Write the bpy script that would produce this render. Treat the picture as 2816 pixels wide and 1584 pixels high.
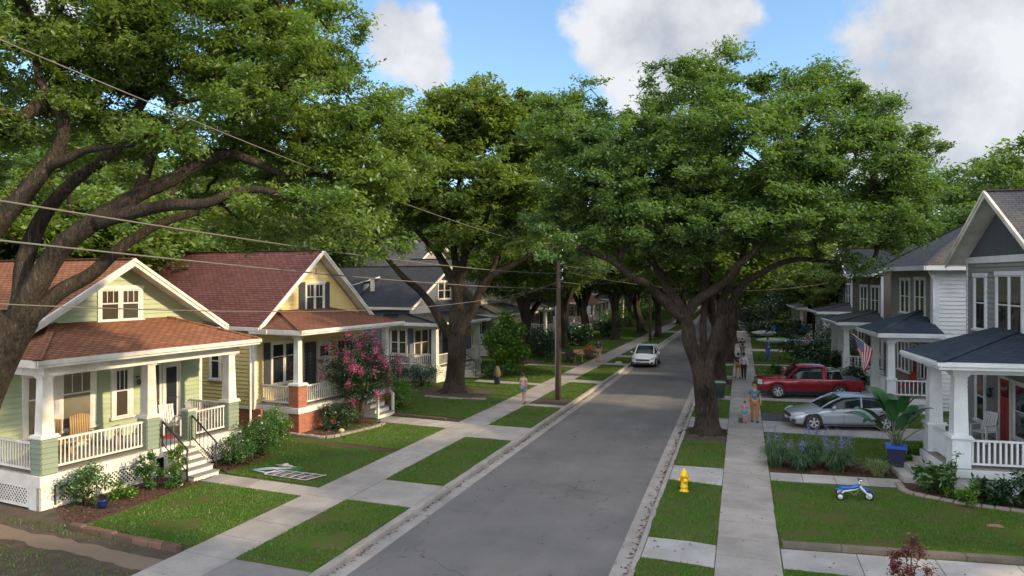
import bpy, math, random
import numpy as np
from mathutils import Vector, Matrix
for o in list(bpy.data.objects): bpy.data.objects.remove(o)
scene = bpy.context.scene
COL = scene.collection
R = math.radians
random.seed(7); rng = np.random.default_rng(7)

# ------------------------------------------------------------------ camera
# world axes: +Y runs up the street, +X to the right across it, z = 0 is lawn level
CAMH = 6.6; FPX = 2028.0; YAW = math.atan(632/2028)
cd = bpy.data.cameras.new('camera'); cam = bpy.data.objects.new('camera', cd); COL.objects.link(cam)
cam.location = (0, 0, CAMH); cam.rotation_euler = (R(90), 0, YAW)
cd.sensor_width = 36; cd.lens = 36*FPX/2816; cd.shift_y = -(792-760)/2816
cd.clip_start = 0.1; cd.clip_end = 3000
scene.camera = cam
cA, sA = math.cos(YAW), math.sin(YAW)
def at(u, v, d):
    "point at depth d seen at (u,v), u,v on a 2576-wide copy of the photo"
    xc = (u/.9148-1408)*d/FPX; z = CAMH+(760-v/.9148)*d/FPX
    return (xc*cA-d*sA, xc*sA+d*cA, z)

# ------------------------------------------------------------------ sun, sky, exposure
SUN_EL, SUN_AZ = R(24), R(96)      # azimuth clockwise from +Y (north): sun on the right
sd = bpy.data.lights.new('sun', 'SUN'); sd.energy = 2.6; sd.angle = R(1.6); sd.color = (1.0, .79, .50)
sun = bpy.data.objects.new('sun', sd); COL.objects.link(sun)
sdir = Vector((math.cos(SUN_EL)*math.sin(SUN_AZ), math.cos(SUN_EL)*math.cos(SUN_AZ), math.sin(SUN_EL)))
sun.rotation_euler = sdir.to_track_quat('Z', 'Y').to_euler()
sun.location = (60, -10, 40)
world = bpy.data.worlds.new('World'); scene.world = world; world.use_nodes = True
wt = world.node_tree; wn = wt.nodes; wl = wt.links; wn.clear()
def N(t, typ, **k):
    n = t.nodes.new(typ)
    for a, b in k.items():
        if a.startswith('i_'): n.inputs[int(a[2:])].default_value = b
        else: setattr(n, a, b)
    return n
def mth(t, op, a, b=None, c=None, clamp=False):
    n = t.nodes.new('ShaderNodeMath'); n.operation = op; n.use_clamp = clamp
    for i, x in enumerate((a, b, c)):
        if x is None: continue
        if isinstance(x, (int, float)): n.inputs[i].default_value = x
        else: t.links.new(x, n.inputs[i])
    return n.outputs[0]
sky = N(wt, 'ShaderNodeTexSky'); sky.sky_type = 'NISHITA'; sky.sun_disc = False
sky.sun_elevation = SUN_EL; sky.sun_rotation = SUN_AZ; sky.air_density = 1.0; sky.dust_density = .6; sky.ozone_density = 2.0
tc = N(wt, 'ShaderNodeTexCoord')
def cdir(u, v):
    p = Vector(at(u, v, 100))-Vector((0, 0, CAMH)); return p.normalized()
nz = N(wt, 'ShaderNodeTexNoise'); nz.inputs['Scale'].default_value = 8.5; nz.inputs['Detail'].default_value = 10; nz.inputs['Roughness'].default_value = .60
wl.new(tc.outputs['Generated'], nz.inputs['Vector'])
nz2 = N(wt, 'ShaderNodeTexNoise'); nz2.inputs['Scale'].default_value = 2.2; nz2.inputs['Detail'].default_value = 5
wl.new(tc.outputs['Generated'], nz2.inputs['Vector'])
dens = None
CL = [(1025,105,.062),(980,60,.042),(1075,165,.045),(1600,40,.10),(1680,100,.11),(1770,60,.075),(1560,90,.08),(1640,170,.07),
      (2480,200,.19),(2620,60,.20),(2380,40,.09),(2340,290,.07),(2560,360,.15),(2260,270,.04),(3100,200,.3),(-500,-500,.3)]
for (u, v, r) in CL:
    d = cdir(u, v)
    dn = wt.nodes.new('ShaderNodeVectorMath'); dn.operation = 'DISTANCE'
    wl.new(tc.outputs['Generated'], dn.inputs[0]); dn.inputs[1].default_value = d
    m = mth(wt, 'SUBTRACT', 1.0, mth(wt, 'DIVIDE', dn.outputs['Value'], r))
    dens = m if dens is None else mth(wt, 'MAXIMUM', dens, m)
for (d, r) in (((.0,-.2,.98),.62),((.3,-.9,.35),.62),((.95,-.1,.30),.36),((-.8,-.5,.4),.75),((.6,-.5,.6),.4),((.9,.45,.25),.22)):  # unseen clouds overhead, behind and beside the view, added as fill light
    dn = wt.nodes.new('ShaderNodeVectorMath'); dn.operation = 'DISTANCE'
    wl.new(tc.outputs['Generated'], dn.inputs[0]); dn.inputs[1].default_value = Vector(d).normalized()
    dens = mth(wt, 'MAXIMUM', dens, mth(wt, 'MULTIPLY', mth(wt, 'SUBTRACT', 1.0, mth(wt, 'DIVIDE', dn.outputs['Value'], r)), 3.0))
dens = mth(wt, 'MAXIMUM', dens, -1.0)
dd = mth(wt, 'ADD', dens, mth(wt, 'MULTIPLY', mth(wt, 'SUBTRACT', nz.outputs['Fac'], .50), 1.9))
mr = N(wt, 'ShaderNodeMapRange'); mr.interpolation_type = 'SMOOTHSTEP'
mr.inputs['From Min'].default_value = .08; mr.inputs['From Max'].default_value = .46
wl.new(dd, mr.inputs['Value'])
cr = N(wt, 'ShaderNodeValToRGB'); cr.color_ramp.elements[0].position = .40; cr.color_ramp.elements[0].color = (1.55,1.65,1.85,1)
cr.color_ramp.elements[1].position = .58; cr.color_ramp.elements[1].color = (2.85,2.85,2.9,1)
wl.new(mth(wt, 'ADD', mth(wt, 'MULTIPLY', nz2.outputs['Fac'], .5), mth(wt, 'MULTIPLY', nz.outputs['Fac'], .5)), cr.inputs['Fac'])
mixc = N(wt, 'ShaderNodeMix'); mixc.data_type = 'RGBA'
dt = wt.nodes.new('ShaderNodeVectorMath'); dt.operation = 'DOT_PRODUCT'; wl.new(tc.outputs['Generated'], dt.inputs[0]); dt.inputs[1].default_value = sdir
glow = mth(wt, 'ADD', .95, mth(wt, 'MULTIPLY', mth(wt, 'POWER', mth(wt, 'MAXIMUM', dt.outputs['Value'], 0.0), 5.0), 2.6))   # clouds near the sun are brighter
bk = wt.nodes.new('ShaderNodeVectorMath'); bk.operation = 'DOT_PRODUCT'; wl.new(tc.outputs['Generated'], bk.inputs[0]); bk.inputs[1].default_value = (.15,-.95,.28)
glow = mth(wt, 'ADD', glow, mth(wt, 'MULTIPLY', mth(wt, 'MAXIMUM', bk.outputs['Value'], 0.0), 2.8))   # added fill light: unseen cloud behind the camera is brightened
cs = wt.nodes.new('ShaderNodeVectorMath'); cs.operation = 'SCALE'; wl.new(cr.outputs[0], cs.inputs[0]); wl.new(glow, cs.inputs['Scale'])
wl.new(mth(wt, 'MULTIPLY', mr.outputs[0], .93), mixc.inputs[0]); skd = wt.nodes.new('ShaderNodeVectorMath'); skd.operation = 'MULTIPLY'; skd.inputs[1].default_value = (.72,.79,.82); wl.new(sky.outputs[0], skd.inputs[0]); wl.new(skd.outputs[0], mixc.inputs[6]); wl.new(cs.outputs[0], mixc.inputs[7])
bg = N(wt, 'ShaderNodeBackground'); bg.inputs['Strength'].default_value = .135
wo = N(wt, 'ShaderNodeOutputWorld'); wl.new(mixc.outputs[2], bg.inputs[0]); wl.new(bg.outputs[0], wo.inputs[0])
scene.view_settings.view_transform = 'Standard'; scene.view_settings.look = 'None'
scene.view_settings.gamma = 1; scene.view_settings.exposure = 1.3
scene.render.engine = 'CYCLES'
scene.cycles.transparent_max_bounces = 8; scene.cycles.max_bounces = 7

# ------------------------------------------------------------------ materials
MATS = {}
def mat(name, col, rough=.6, var=.12, scale=4., bump=0., bscale=40., metal=0., coat=0., spec=.5, col2=None, cscale=1.5, island=0.):
    if name in MATS: return MATS[name]
    m = bpy.data.materials.new(name); m.use_nodes = True; t = m.node_tree; nd = t.nodes; b = nd['Principled BSDF']
    MATS[name] = m
    b.inputs['Roughness'].default_value = rough; b.inputs['Metallic'].default_value = metal
    b.inputs['Specular IOR Level'].default_value = spec; b.inputs['Coat Weight'].default_value = coat
    tc = nd.new('ShaderNodeTexCoord'); c = None
    mx = nd.new('ShaderNodeMix'); mx.data_type = 'RGBA'
    n1 = N(t, 'ShaderNodeTexNoise'); n1.inputs['Scale'].default_value = cscale; n1.inputs['Detail'].default_value = 6; n1.inputs['Roughness'].default_value = .6
    t.links.new(tc.outputs['Object'], n1.inputs['Vector'])
    c2 = col2 if col2 else tuple(x*.72 for x in col)
    mx.inputs[6].default_value = (*col, 1); mx.inputs[7].default_value = (*c2, 1)
    rp = N(t, 'ShaderNodeMapRange'); rp.inputs[1].default_value = .38; rp.inputs[2].default_value = .68
    t.links.new(n1.outputs['Fac'], rp.inputs[0])
    t.links.new(mth(t, 'MULTIPLY', rp.outputs[0], 1.0 if col2 else min(1, var*3)), mx.inputs[0])
    n2 = N(t, 'ShaderNodeTexNoise'); n2.inputs['Scale'].default_value = scale*6; n2.inputs['Detail'].default_value = 4
    t.links.new(tc.outputs['Object'], n2.inputs['Vector'])
    f = mth(t, 'ADD', 1-var, mth(t, 'MULTIPLY', n2.outputs['Fac'], 2*var))
    if island:
        g = nd.new('ShaderNodeNewGeometry')
        f = mth(t, 'MULTIPLY', f, mth(t, 'ADD', 1-island, mth(t, 'MULTIPLY', g.outputs['Random Per Island'], 2*island)))
    vm = nd.new('ShaderNodeVectorMath'); vm.operation = 'SCALE'
    t.links.new(mx.outputs[2], vm.inputs[0]); t.links.new(f, vm.inputs['Scale'])
    t.links.new(vm.outputs[0], b.inputs['Base Color'])
    if bump:
        n3 = N(t, 'ShaderNodeTexNoise'); n3.inputs['Scale'].default_value = bscale; n3.inputs['Detail'].default_value = 5
        t.links.new(tc.outputs['Object'], n3.inputs['Vector'])
        bp = nd.new('ShaderNodeBump'); bp.inputs['Strength'].default_value = bump; bp.inputs['Distance'].default_value = .02
        t.links.new(n3.outputs['Fac'], bp.inputs['Height']); t.links.new(bp.outputs[0], b.inputs['Normal'])
    return m
def brickmat(name, c1, c2, mortar, bw, bh, ms=.012, rough=.85, bump=.6, dist=.012, var=.35, off=.5, patch=None):
    "brick-texture based material for shingles, bricks and pavers; works on the metre UVs every mesh here carries"
    if name in MATS: return MATS[name]
    m = bpy.data.materials.new(name); m.use_nodes = True; t = m.node_tree; nd = t.nodes; b = nd['Principled BSDF']; MATS[name] = m
    b.inputs['Roughness'].default_value = rough; b.inputs['Specular IOR Level'].default_value = .25
    uv = nd.new('ShaderNodeUVMap'); uv.uv_map = 'uv'
    wob = N(t, 'ShaderNodeTexNoise'); wob.inputs['Scale'].default_value = 1.3; t.links.new(uv.outputs[0], wob.inputs['Vector'])
    ad = nd.new('ShaderNodeVectorMath'); ad.operation = 'MULTIPLY_ADD'
    t.links.new(wob.outputs['Color'], ad.inputs[0]); ad.inputs[1].default_value = (.03, .02, 0); t.links.new(uv.outputs[0], ad.inputs[2])
    br = N(t, 'ShaderNodeTexBrick'); br.offset = off; br.inputs['Scale'].default_value = 1
    br.inputs['Color1'].default_value = (*c1, 1); br.inputs['Color2'].default_value = (*c2, 1); br.inputs['Mortar'].default_value = (*mortar, 1)
    br.inputs['Mortar Size'].default_value = ms; br.inputs['Mortar Smooth'].default_value = .3; br.inputs['Bias'].default_value = 0
    br.inputs['Brick Width'].default_value = bw; br.inputs['Row Height'].default_value = bh
    t.links.new(ad.outputs[0], br.inputs['Vector'])
    n1 = N(t, 'ShaderNodeTexNoise'); n1.inputs['Scale'].default_value = .9; n1.inputs['Detail'].default_value = 7; n1.inputs['Roughness'].default_value = .7; t.links.new(uv.outputs[0], n1.inputs['Vector'])
    n2 = N(t, 'ShaderNodeTexNoise'); n2.inputs['Scale'].default_value = 38; n2.inputs['Detail'].default_value = 3; t.links.new(uv.outputs[0], n2.inputs['Vector'])
    f = mth(t, 'MULTIPLY', mth(t, 'ADD', 1-var, mth(t, 'MULTIPLY', n1.outputs['Fac'], 2*var)), mth(t, 'ADD', .8, mth(t, 'MULTIPLY', n2.outputs['Fac'], .4)))
    vm = nd.new('ShaderNodeVectorMath'); vm.operation = 'SCALE'
    t.links.new(br.outputs['Color'], vm.inputs[0]); t.links.new(f, vm.inputs['Scale']); t.links.new(vm.outputs[0], b.inputs['Base Color'])
    # saw-tooth height: each row is thickest at its lower edge
    sx = nd.new('ShaderNodeSeparateXYZ'); t.links.new(ad.outputs[0], sx.inputs[0])
    saw = mth(t, 'SUBTRACT', 1.0, mth(t, 'FRACT', mth(t, 'DIVIDE', sx.outputs['Y'], bh)))
    h = mth(t, 'SUBTRACT', mth(t, 'ADD', mth(t, 'MULTIPLY', saw, .6), mth(t, 'MULTIPLY', n2.outputs['Fac'], .25)), mth(t, 'MULTIPLY', br.outputs['Fac'], .8))
    bp = nd.new('ShaderNodeBump'); bp.inputs['Strength'].default_value = bump; bp.inputs['Distance'].default_value = dist
    t.links.new(h, bp.inputs['Height']); t.links.new(bp.outputs[0], b.inputs['Normal'])
    return m
def glassmat(name, col=(.02,.024,.028), curtain=0.0):
    if name in MATS: return MATS[name]
    m = mat(name, col, rough=.05, var=.1, spec=.8)
    t = m.node_tree; nd = t.nodes; b = nd['Principled BSDF']
    tc = nd.new('ShaderNodeTexCoord'); n = N(t, 'ShaderNodeTexNoise'); n.inputs['Scale'].default_value = 2.0
    t.links.new(tc.outputs['Object'], n.inputs['Vector'])
    bp = nd.new('ShaderNodeBump'); bp.inputs['Strength'].default_value = .25; bp.inputs['Distance'].default_value = .02
    t.links.new(n.outputs['Fac'], bp.inputs['Height']); t.links.new(bp.outputs[0], b.inputs['Normal'])
    return m
def leafmat(name, c1, c2, trans=.35, gloss=.06, sc=.5):
    if name in MATS: return MATS[name]
    m = bpy.data.materials.new(name); m.use_nodes = True; t = m.node_tree; nd = t.nodes; nd.clear(); MATS[name] = m
    g = nd.new('ShaderNodeNewGeometry'); n = N(t, 'ShaderNodeTexNoise'); n.inputs['Scale'].default_value = sc; n.inputs['Detail'].default_value = 3
    t.links.new(g.outputs['Position'], n.inputs['Vector'])
    f = mth(t, 'ADD', mth(t, 'MULTIPLY', g.outputs['Random Per Island'], .55), mth(t, 'MULTIPLY', mth(t, 'SUBTRACT', n.outputs['Fac'], .3), 1.1), clamp=True)
    mx = nd.new('ShaderNodeMix'); mx.data_type = 'RGBA'; mx.inputs[6].default_value = (*c1, 1); mx.inputs[7].default_value = (*c2, 1)
    t.links.new(f, mx.inputs[0])
    d = nd.new('ShaderNodeBsdfDiffuse'); t.links.new(mx.outputs[2], d.inputs[0])
    tr = nd.new('ShaderNodeBsdfTranslucent')
    vm = nd.new('ShaderNodeVectorMath'); vm.operation = 'MULTIPLY'; vm.inputs[1].default_value = (1.5, 1.7, .5); t.links.new(mx.outputs[2], vm.inputs[0]); t.links.new(vm.outputs[0], tr.inputs[0])
    ms = nd.new('ShaderNodeMixShader'); ms.inputs[0].default_value = trans; t.links.new(d.outputs[0], ms.inputs[1]); t.links.new(tr.outputs[0], ms.inputs[2])
    gl = nd.new('ShaderNodeBsdfGlossy'); gl.inputs['Roughness'].default_value = .42; gl.inputs[0].default_value = (.9,.95,1,1)
    m2 = nd.new('ShaderNodeMixShader'); m2.inputs[0].default_value = gloss; t.links.new(ms.outputs[0], m2.inputs[1]); t.links.new(gl.outputs[0], m2.inputs[2])
    o = nd.new('ShaderNodeOutputMaterial'); t.links.new(m2.outputs[0], o.inputs[0])
    return m
def barkmat(name, c1, c2):
    if name in MATS: return MATS[name]
    m = bpy.data.materials.new(name); m.use_nodes = True; t = m.node_tree; nd = t.nodes; b = nd['Principled BSDF']; MATS[name] = m
    b.inputs['Roughness'].default_value = .9; b.inputs['Specular IOR Level'].default_value = .2
    tc = nd.new('ShaderNodeTexCoord'); mp = nd.new('ShaderNodeMapping'); mp.inputs['Scale'].default_value = (8, 8, 1.3); t.links.new(tc.outputs['Object'], mp.inputs[0])
    v = N(t, 'ShaderNodeTexNoise'); v.inputs['Scale'].default_value = 2.2; v.inputs['Detail'].default_value = 8; v.inputs['Roughness'].default_value = .7; t.links.new(mp.outputs[0], v.inputs['Vector'])
    vo = N(t, 'ShaderNodeTexVoronoi'); vo.feature = 'DISTANCE_TO_EDGE'; vo.inputs['Scale'].default_value = 2.6; wv = nd.new('ShaderNodeVectorMath'); wv.operation = 'MULTIPLY_ADD'; t.links.new(v.outputs['Color'], wv.inputs[0]); wv.inputs[1].default_value = (1.6,1.6,1.6); t.links.new(mp.outputs[0], wv.inputs[2]); t.links.new(wv.outputs[0], vo.inputs['Vector'])
    n1 = N(t, 'ShaderNodeTexNoise'); n1.inputs['Scale'].default_value = .8; n1.inputs['Detail'].default_value = 5; t.links.new(tc.outputs['Object'], n1.inputs['Vector'])
    mx = nd.new('ShaderNodeMix'); mx.data_type = 'RGBA'; mx.inputs[6].default_value = (*c1, 1); mx.inputs[7].default_value = (*c2, 1)
    rg = N(t, 'ShaderNodeMapRange'); rg.inputs[1].default_value = .38; rg.inputs[2].default_value = .62; t.links.new(mth(t, 'MULTIPLY', mth(t, 'ADD', v.outputs['Fac'], n1.outputs['Fac']), .5), rg.inputs[0]); t.links.new(rg.outputs[0], mx.inputs[0])
    crk = mth(t, 'MINIMUM', mth(t, 'ADD', mth(t, 'MULTIPLY', vo.outputs['Distance'], 2.2), mth(t, 'MULTIPLY', v.outputs['Fac'], .55)), 1.0)
    vm = nd.new('ShaderNodeVectorMath'); vm.operation = 'SCALE'; t.links.new(mx.outputs[2], vm.inputs[0]); t.links.new(mth(t, 'ADD', .25, mth(t, 'MULTIPLY', crk, .8)), vm.inputs['Scale'])
    t.links.new(vm.outputs[0], b.inputs['Base Color'])
    bp = nd.new('ShaderNodeBump'); bp.inputs['Strength'].default_value = 1; bp.inputs['Distance'].default_value = .08
    t.links.new(mth(t, 'ADD', crk, mth(t, 'MULTIPLY', v.outputs['Fac'], 1.2)), bp.inputs['Height']); t.links.new(bp.outputs[0], b.inputs['Normal'])
    return m

WHITE = mat('white_paint', (.66,.64,.60), .6, .10, 2, cscale=1.3, col2=(.47,.44,.38), bump=.15, bscale=14)
WHITE2 = mat('bluewhite_paint', (.62,.65,.69), .55, .06, 2, col2=(.50,.54,.59))
TRIM = WHITE
GREENS = mat('sage_siding', (.34,.39,.25), .6, .08, 1.0, col2=(.28,.33,.20))
GREEND = mat('sage_pedestal', (.18,.225,.16), .6, .08, 1.0, col2=(.145,.185,.13))
YELLOW = mat('yellow_siding', (.62,.49,.22), .6, .08, 1.0, col2=(.53,.41,.17))
GREYS = mat('grey_siding', (.20,.21,.22), .6, .08, 1.0)
SLATE = mat('slate_gable', (.075,.09,.105), .6, .08, 1.0)
TAUPE = mat('taupe_siding', (.22,.205,.18), .65, .08, 1.0)
BROWNS = mat('brown_siding', (.14,.115,.105), .65, .1, 1.0)
BLUES = mat('bluegrey_siding', (.105,.125,.165), .6, .08, 1.0)
CREAM = mat('cream_siding', (.46,.41,.32), .6, .08, 1.0)
MAUVE = mat('mauve_siding', (.28,.21,.19), .7, .1, 1.0)
SH_ORANGE = brickmat('orange_shingle', (.30,.125,.062), (.20,.085,.045), (.08,.028,.016), .32, .15, ms=.02)
SH_RED = brickmat('red_shingle', (.135,.052,.044), (.085,.034,.03), (.04,.013,.012), .32, .15, ms=.02)
SH_BROWN = brickmat('brown_shingle', (.17,.07,.04), (.12,.05,.032), (.06,.022,.015), .32, .15)
SH_DARK = brickmat('charcoal_shingle', (.045,.047,.055), (.032,.034,.04), (.014,.014,.017), .32, .15)
SH_BLUE = brickmat('blue_shingle', (.030,.044,.068), (.018,.028,.045), (.007,.010,.016), .30, .16, var=.3)
SH_GREY = brickmat('grey_shingle', (.085,.082,.085), (.062,.06,.063), (.025,.024,.026), .32, .15)
BRICK = brickmat('red_brick', (.36,.105,.055), (.25,.075,.045), (.30,.22,.17), .215, .075, ms=.008, bump=.4)
PAVER = brickmat('dark_paver', (.10,.10,.11), (.075,.075,.085), (.03,.03,.03), .22, .11, ms=.012)
GLASS = glassmat('window_glass'); GLASS2 = glassmat('warm_glass', (.055,.045,.032))
SCREEN = mat('screened_glass', (.17,.15,.11), .35, .12, 1.0, spec=.6, cscale=.7, col2=(.10,.09,.07))
DECK = mat('deck_paint', (.21,.19,.17), .6, .15, 3)
CONC = mat('concrete', (.33,.30,.275), .85, .14, 3, bump=.25, bscale=60, col2=(.25,.225,.205), cscale=1.1, island=.09)
CONC2 = mat('grey_concrete', (.36,.345,.34), .85, .13, 3, bump=.25, bscale=60, col2=(.27,.26,.25), cscale=1.1, island=.09)
AGG = mat('aggregate_concrete', (.21,.195,.185), .9, .3, 12, bump=.5, bscale=90, col2=(.16,.15,.14))
MULCH = mat('mulch', (.075,.036,.022), .95, .5, 10, bump=1, bscale=45, col2=(.042,.021,.014))
SOIL = mat('soil', (.080,.055,.038), .95, .4, 8, bump=1, bscale=30, col2=(.040,.032,.02), cscale=2.5)
METAL = mat('dark_metal', (.035,.045,.045), .4, .1, 3, metal=.4)
CHROME = mat('chrome', (.7,.7,.72), .18, .03, 3, metal=1)
BLACK = mat('black_rubber', (.02,.02,.021), .7, .15, 5)
BLACKP = mat('black_plastic', (.025,.026,.028), .4, .1, 5)
DARKSHADE = mat('underporch_shade', (.012,.011,.01), .9, .1, 3)  # near-black colour painted in for the shade under the porches
WOOD = mat('weathered_wood', (.10,.065,.042), .85, .25, 4, bump=.4, bscale=30, col2=(.065,.045,.032))
STONE = mat('edging_stone', (.24,.20,.175), .9, .2, 5, bump=.7, bscale=22, island=.22)
BRK_OLD = mat('old_dark_brick', (.12,.07,.05), .9, .25, 6, bump=.7, bscale=30, island=.3)
WICKER = mat('wicker', (.38,.25,.12), .7, .3, 14, bump=.8, bscale=50)
SKIN = mat('skin', (.42,.23,.155), .55, .06, 3)
BARK = barkmat('oak_bark', (.042,.034,.028), (.19,.15,.11))
BARK2 = barkmat('pale_bark', (.12,.085,.06), (.26,.19,.13))
LEAF1 = leafmat('oak_leaf_bright', (.062,.118,.023), (.195,.26,.05), .45, .07)
LEAF2 = leafmat('oak_leaf_deep', (.046,.102,.036), (.145,.21,.055), .45, .06)
LEAF3 = leafmat('far_leaf', (.058,.104,.026), (.185,.23,.048), .45, .05)
SHRUBL = leafmat('shrub_leaf', (.02,.07,.012), (.07,.15,.025), .25)
SHRUBD = leafmat('dark_shrub_leaf', (.010,.035,.012), (.03,.075,.02), .2)
LIMEL = leafmat('lime_leaf', (.05,.12,.012), (.14,.26,.02), .35)
PINK = leafmat('crape_blossom', (.42,.03,.18), (.62,.12,.33), .3, .02, 2)
BLADE = leafmat('grass_blade', (.055,.125,.014), (.105,.19,.022), .3, .03, .35)
BLUEG = leafmat('bluegreen_blade', (.032,.08,.042), (.085,.145,.07), .25, .05, 2)
PALEB = leafmat('pale_blade', (.10,.16,.07), (.27,.30,.15), .25, .05, 2)
PURP = leafmat('purple_flower', (.12,.12,.30), (.22,.22,.45), .2, .02, 3)
REDL = leafmat('maroon_leaf', (.075,.012,.014), (.17,.035,.03), .25, .05, 3)
# ------------------------------------------------------------------ mesh helpers
class MB:
    def __init__(s, sx=1): s.v = []; s.f = []; s.m = []; s.sm = []; s.sx = sx
    def add(s, vs, fs, m=0, smooth=False):
        n = len(s.v); s.v += [tuple(p) for p in vs]
        for f in fs: s.f.append(tuple(i+n for i in f)); s.m.append(m); s.sm.append(smooth)
        return s
    def box(s, x0, x1, y0, y1, z0, z1, m=0):
        return s.add([(x0,y0,z0),(x1,y0,z0),(x1,y1,z0),(x0,y1,z0),(x0,y0,z1),(x1,y0,z1),(x1,y1,z1),(x0,y1,z1)],
                     [(0,3,2,1),(4,5,6,7),(0,1,5,4),(1,2,6,5),(2,3,7,6),(3,0,4,7)], m)
    def frus(s, cx, cy, z0, z1, w0, w1, m=0, d0=None, d1=None):
        "square frustum, widths w0 bottom, w1 top"
        d0 = d0 or w0; d1 = d1 or w1
        P = [(cx+a*w/2, cy+b*d/2, z) for z, w, d in ((z0,w0,d0),(z1,w1,d1)) for a, b in ((-1,-1),(1,-1),(1,1),(-1,1))]
        return s.add(P, [(0,3,2,1),(4,5,6,7),(0,1,5,4),(1,2,6,5),(2,3,7,6),(3,0,4,7)], m)
    def slab(s, pts, t, m=0, mb=1, ms=None):
        "polygon sheet with thickness t downwards (top material m, rest mb)"
        n = len(pts); up = [tuple(p) for p in pts]; dn = [(p[0],p[1],p[2]-t) for p in up]
        s.add(up, [tuple(range(n))], m)
        s.add(dn, [tuple(range(n-1,-1,-1))], mb)
        s.add(up+dn, [(i,(i+1)%n,n+(i+1)%n,n+i) for i in range(n)], mb if ms is None else ms)
        return s
    def bar(s, p, q, w, h=None, m=0, up=(0,0,1)):
        h = h or w; p = Vector(p); q = Vector(q); d = (q-p).normalized(); u = Vector(up)
        if abs(d.dot(u)) > .98: u = Vector((0,1,0))
        a = d.cross(u).normalized()*w/2; b = a.cross(d).normalized()*h/2
        return s.add([p-a-b,p+a-b,p+a+b,p-a+b,q-a-b,q+a-b,q+a+b,q-a+b],[(0,1,2,3),(7,6,5,4),(0,4,5,1),(1,5,6,2),(2,6,7,3),(3,7,4,0)], m)
    def tube(s, path, rad, n=8, m=0, smooth=True, cap=True, wob=0):
        P = [Vector(p) for p in path]; k = len(P)
        if isinstance(rad, (int, float)): rad = [rad]*k
        ref = Vector((.3,.2,1)) ; vs = []; prev = None
        for i in range(k):
            d = (P[min(i+1,k-1)]-P[max(i-1,0)])
            d = d.normalized() if d.length > 1e-9 else Vector((0,0,1))
            if prev is None:
                a = d.cross(Vector((0,1,0)) if abs(d.y) < .9 else Vector((1,0,0))).normalized()
            else:
                a = (prev-d*prev.dot(d)).normalized()
            prev = a; b = d.cross(a)
            for j in range(n):
                t = 2*math.pi*j/n; r = rad[i]
                if wob: r *= 1+wob*math.sin(3*t+i*.35)+wob*.7*math.sin(5*t-i*.5+1)
                vs.append(P[i]+a*math.cos(t)*r+b*math.sin(t)*r)
        fs = [(i*n+j, i*n+(j+1)%n, (i+1)*n+(j+1)%n, (i+1)*n+j) for i in range(k-1) for j in range(n)]
        if cap: fs += [tuple(range(n-1,-1,-1)), tuple(range((k-1)*n, k*n))]
        return s.add(vs, fs, m, smooth)
    def lathe(s, prof, o=(0,0,0), n=16, m=0, axis='z', smooth=True, ring=False):
        vs = []; prof = list(prof)+([prof[0]] if ring else [])
        for r, z in prof:
            for j in range(n):
                t = 2*math.pi*j/n; a, b = r*math.cos(t), r*math.sin(t)
                vs.append((o[0]+a, o[1]+b, o[2]+z) if axis == 'z' else ((o[0]+a, o[1]+z, o[2]+b) if axis == 'y' else (o[0]+z, o[1]+a, o[2]+b)))
        k = len(prof)
        fs = [(i*n+j, i*n+(j+1)%n, (i+1)*n+(j+1)%n, (i+1)*n+j) for i in range(k-1) for j in range(n)]
        if prof[0][0] > 1e-6 and not ring: fs.append(tuple(range(n-1,-1,-1)))
        if prof[-1][0] > 1e-6 and not ring: fs.append(tuple(range((k-1)*n, k*n)))
        return s.add(vs, fs, m, smooth)
    def ell(s, c, r, n=12, k=8, m=0):
        vs = []; 
        for i in range(k+1):
            p = math.pi*i/k
            for j in range(n):
                t = 2*math.pi*j/n; vs.append((c[0]+r[0]*math.sin(p)*math.cos(t), c[1]+r[1]*math.sin(p)*math.sin(t), c[2]-r[2]*math.cos(p)))
        return s.add(vs, [(i*n+j, i*n+(j+1)%n, (i+1)*n+(j+1)%n, (i+1)*n+j) for i in range(k) for j in range(n)], m, True)
    def build(s, name, mats, parent=None, loc=None):
        me = bpy.data.meshes.new(name)
        if not isinstance(mats, (list, tuple)): mats = [mats]
        V = [(p[0]*s.sx, p[1], p[2]) for p in s.v] if s.sx == -1 else s.v
        F = [f[::-1] for f in s.f] if s.sx == -1 else s.f
        me.from_pydata([tuple(p) for p in V], [], F)
        for x in mats: me.materials.append(x)
        me.polygons.foreach_set('material_index', s.m); me.polygons.foreach_set('use_smooth', s.sm)
        autouv(me)
        o = bpy.data.objects.new(name, me); COL.objects.link(o)
        if parent: o.parent = parent
        if loc: o.location = loc
        return o
def autouv(me):
    nl = len(me.loops)
    if not nl: return
    co = np.empty(len(me.vertices)*3, np.float32); me.vertices.foreach_get('co', co); co = co.reshape(-1,3)
    li = np.empty(nl, np.int32); me.loops.foreach_get('vertex_index', li)
    pn = np.empty(len(me.polygons)*3, np.float32); me.polygons.foreach_get('normal', pn); pn = pn.reshape(-1,3)
    tot = np.empty(len(me.polygons), np.int32); me.polygons.foreach_get('loop_total', tot)
    n = np.repeat(pn, tot, axis=0); n = np.where(n[:,2:3] < -.001, -n, n)
    u = np.stack([-n[:,1], n[:,0], np.zeros(len(n))], 1); L = np.linalg.norm(u, axis=1)
    flat = L < .05; u[flat] = (1,0,0); u[~flat] /= L[~flat][:,None]
    v = np.cross(n, u); p = co[li]
    uv = np.stack([(p*u).sum(1), (p*v).sum(1)], 1).astype(np.float32)
    l = me.uv_layers.new(name='uv'); l.data.foreach_set('uv', uv.ravel())
def tag(o, label=None, cat=None, group=None, kind=None):
    if label: o['label'] = label
    if cat: o['category'] = cat
    if group: o['group'] = group
    if kind: o['kind'] = kind
    return o
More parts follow.
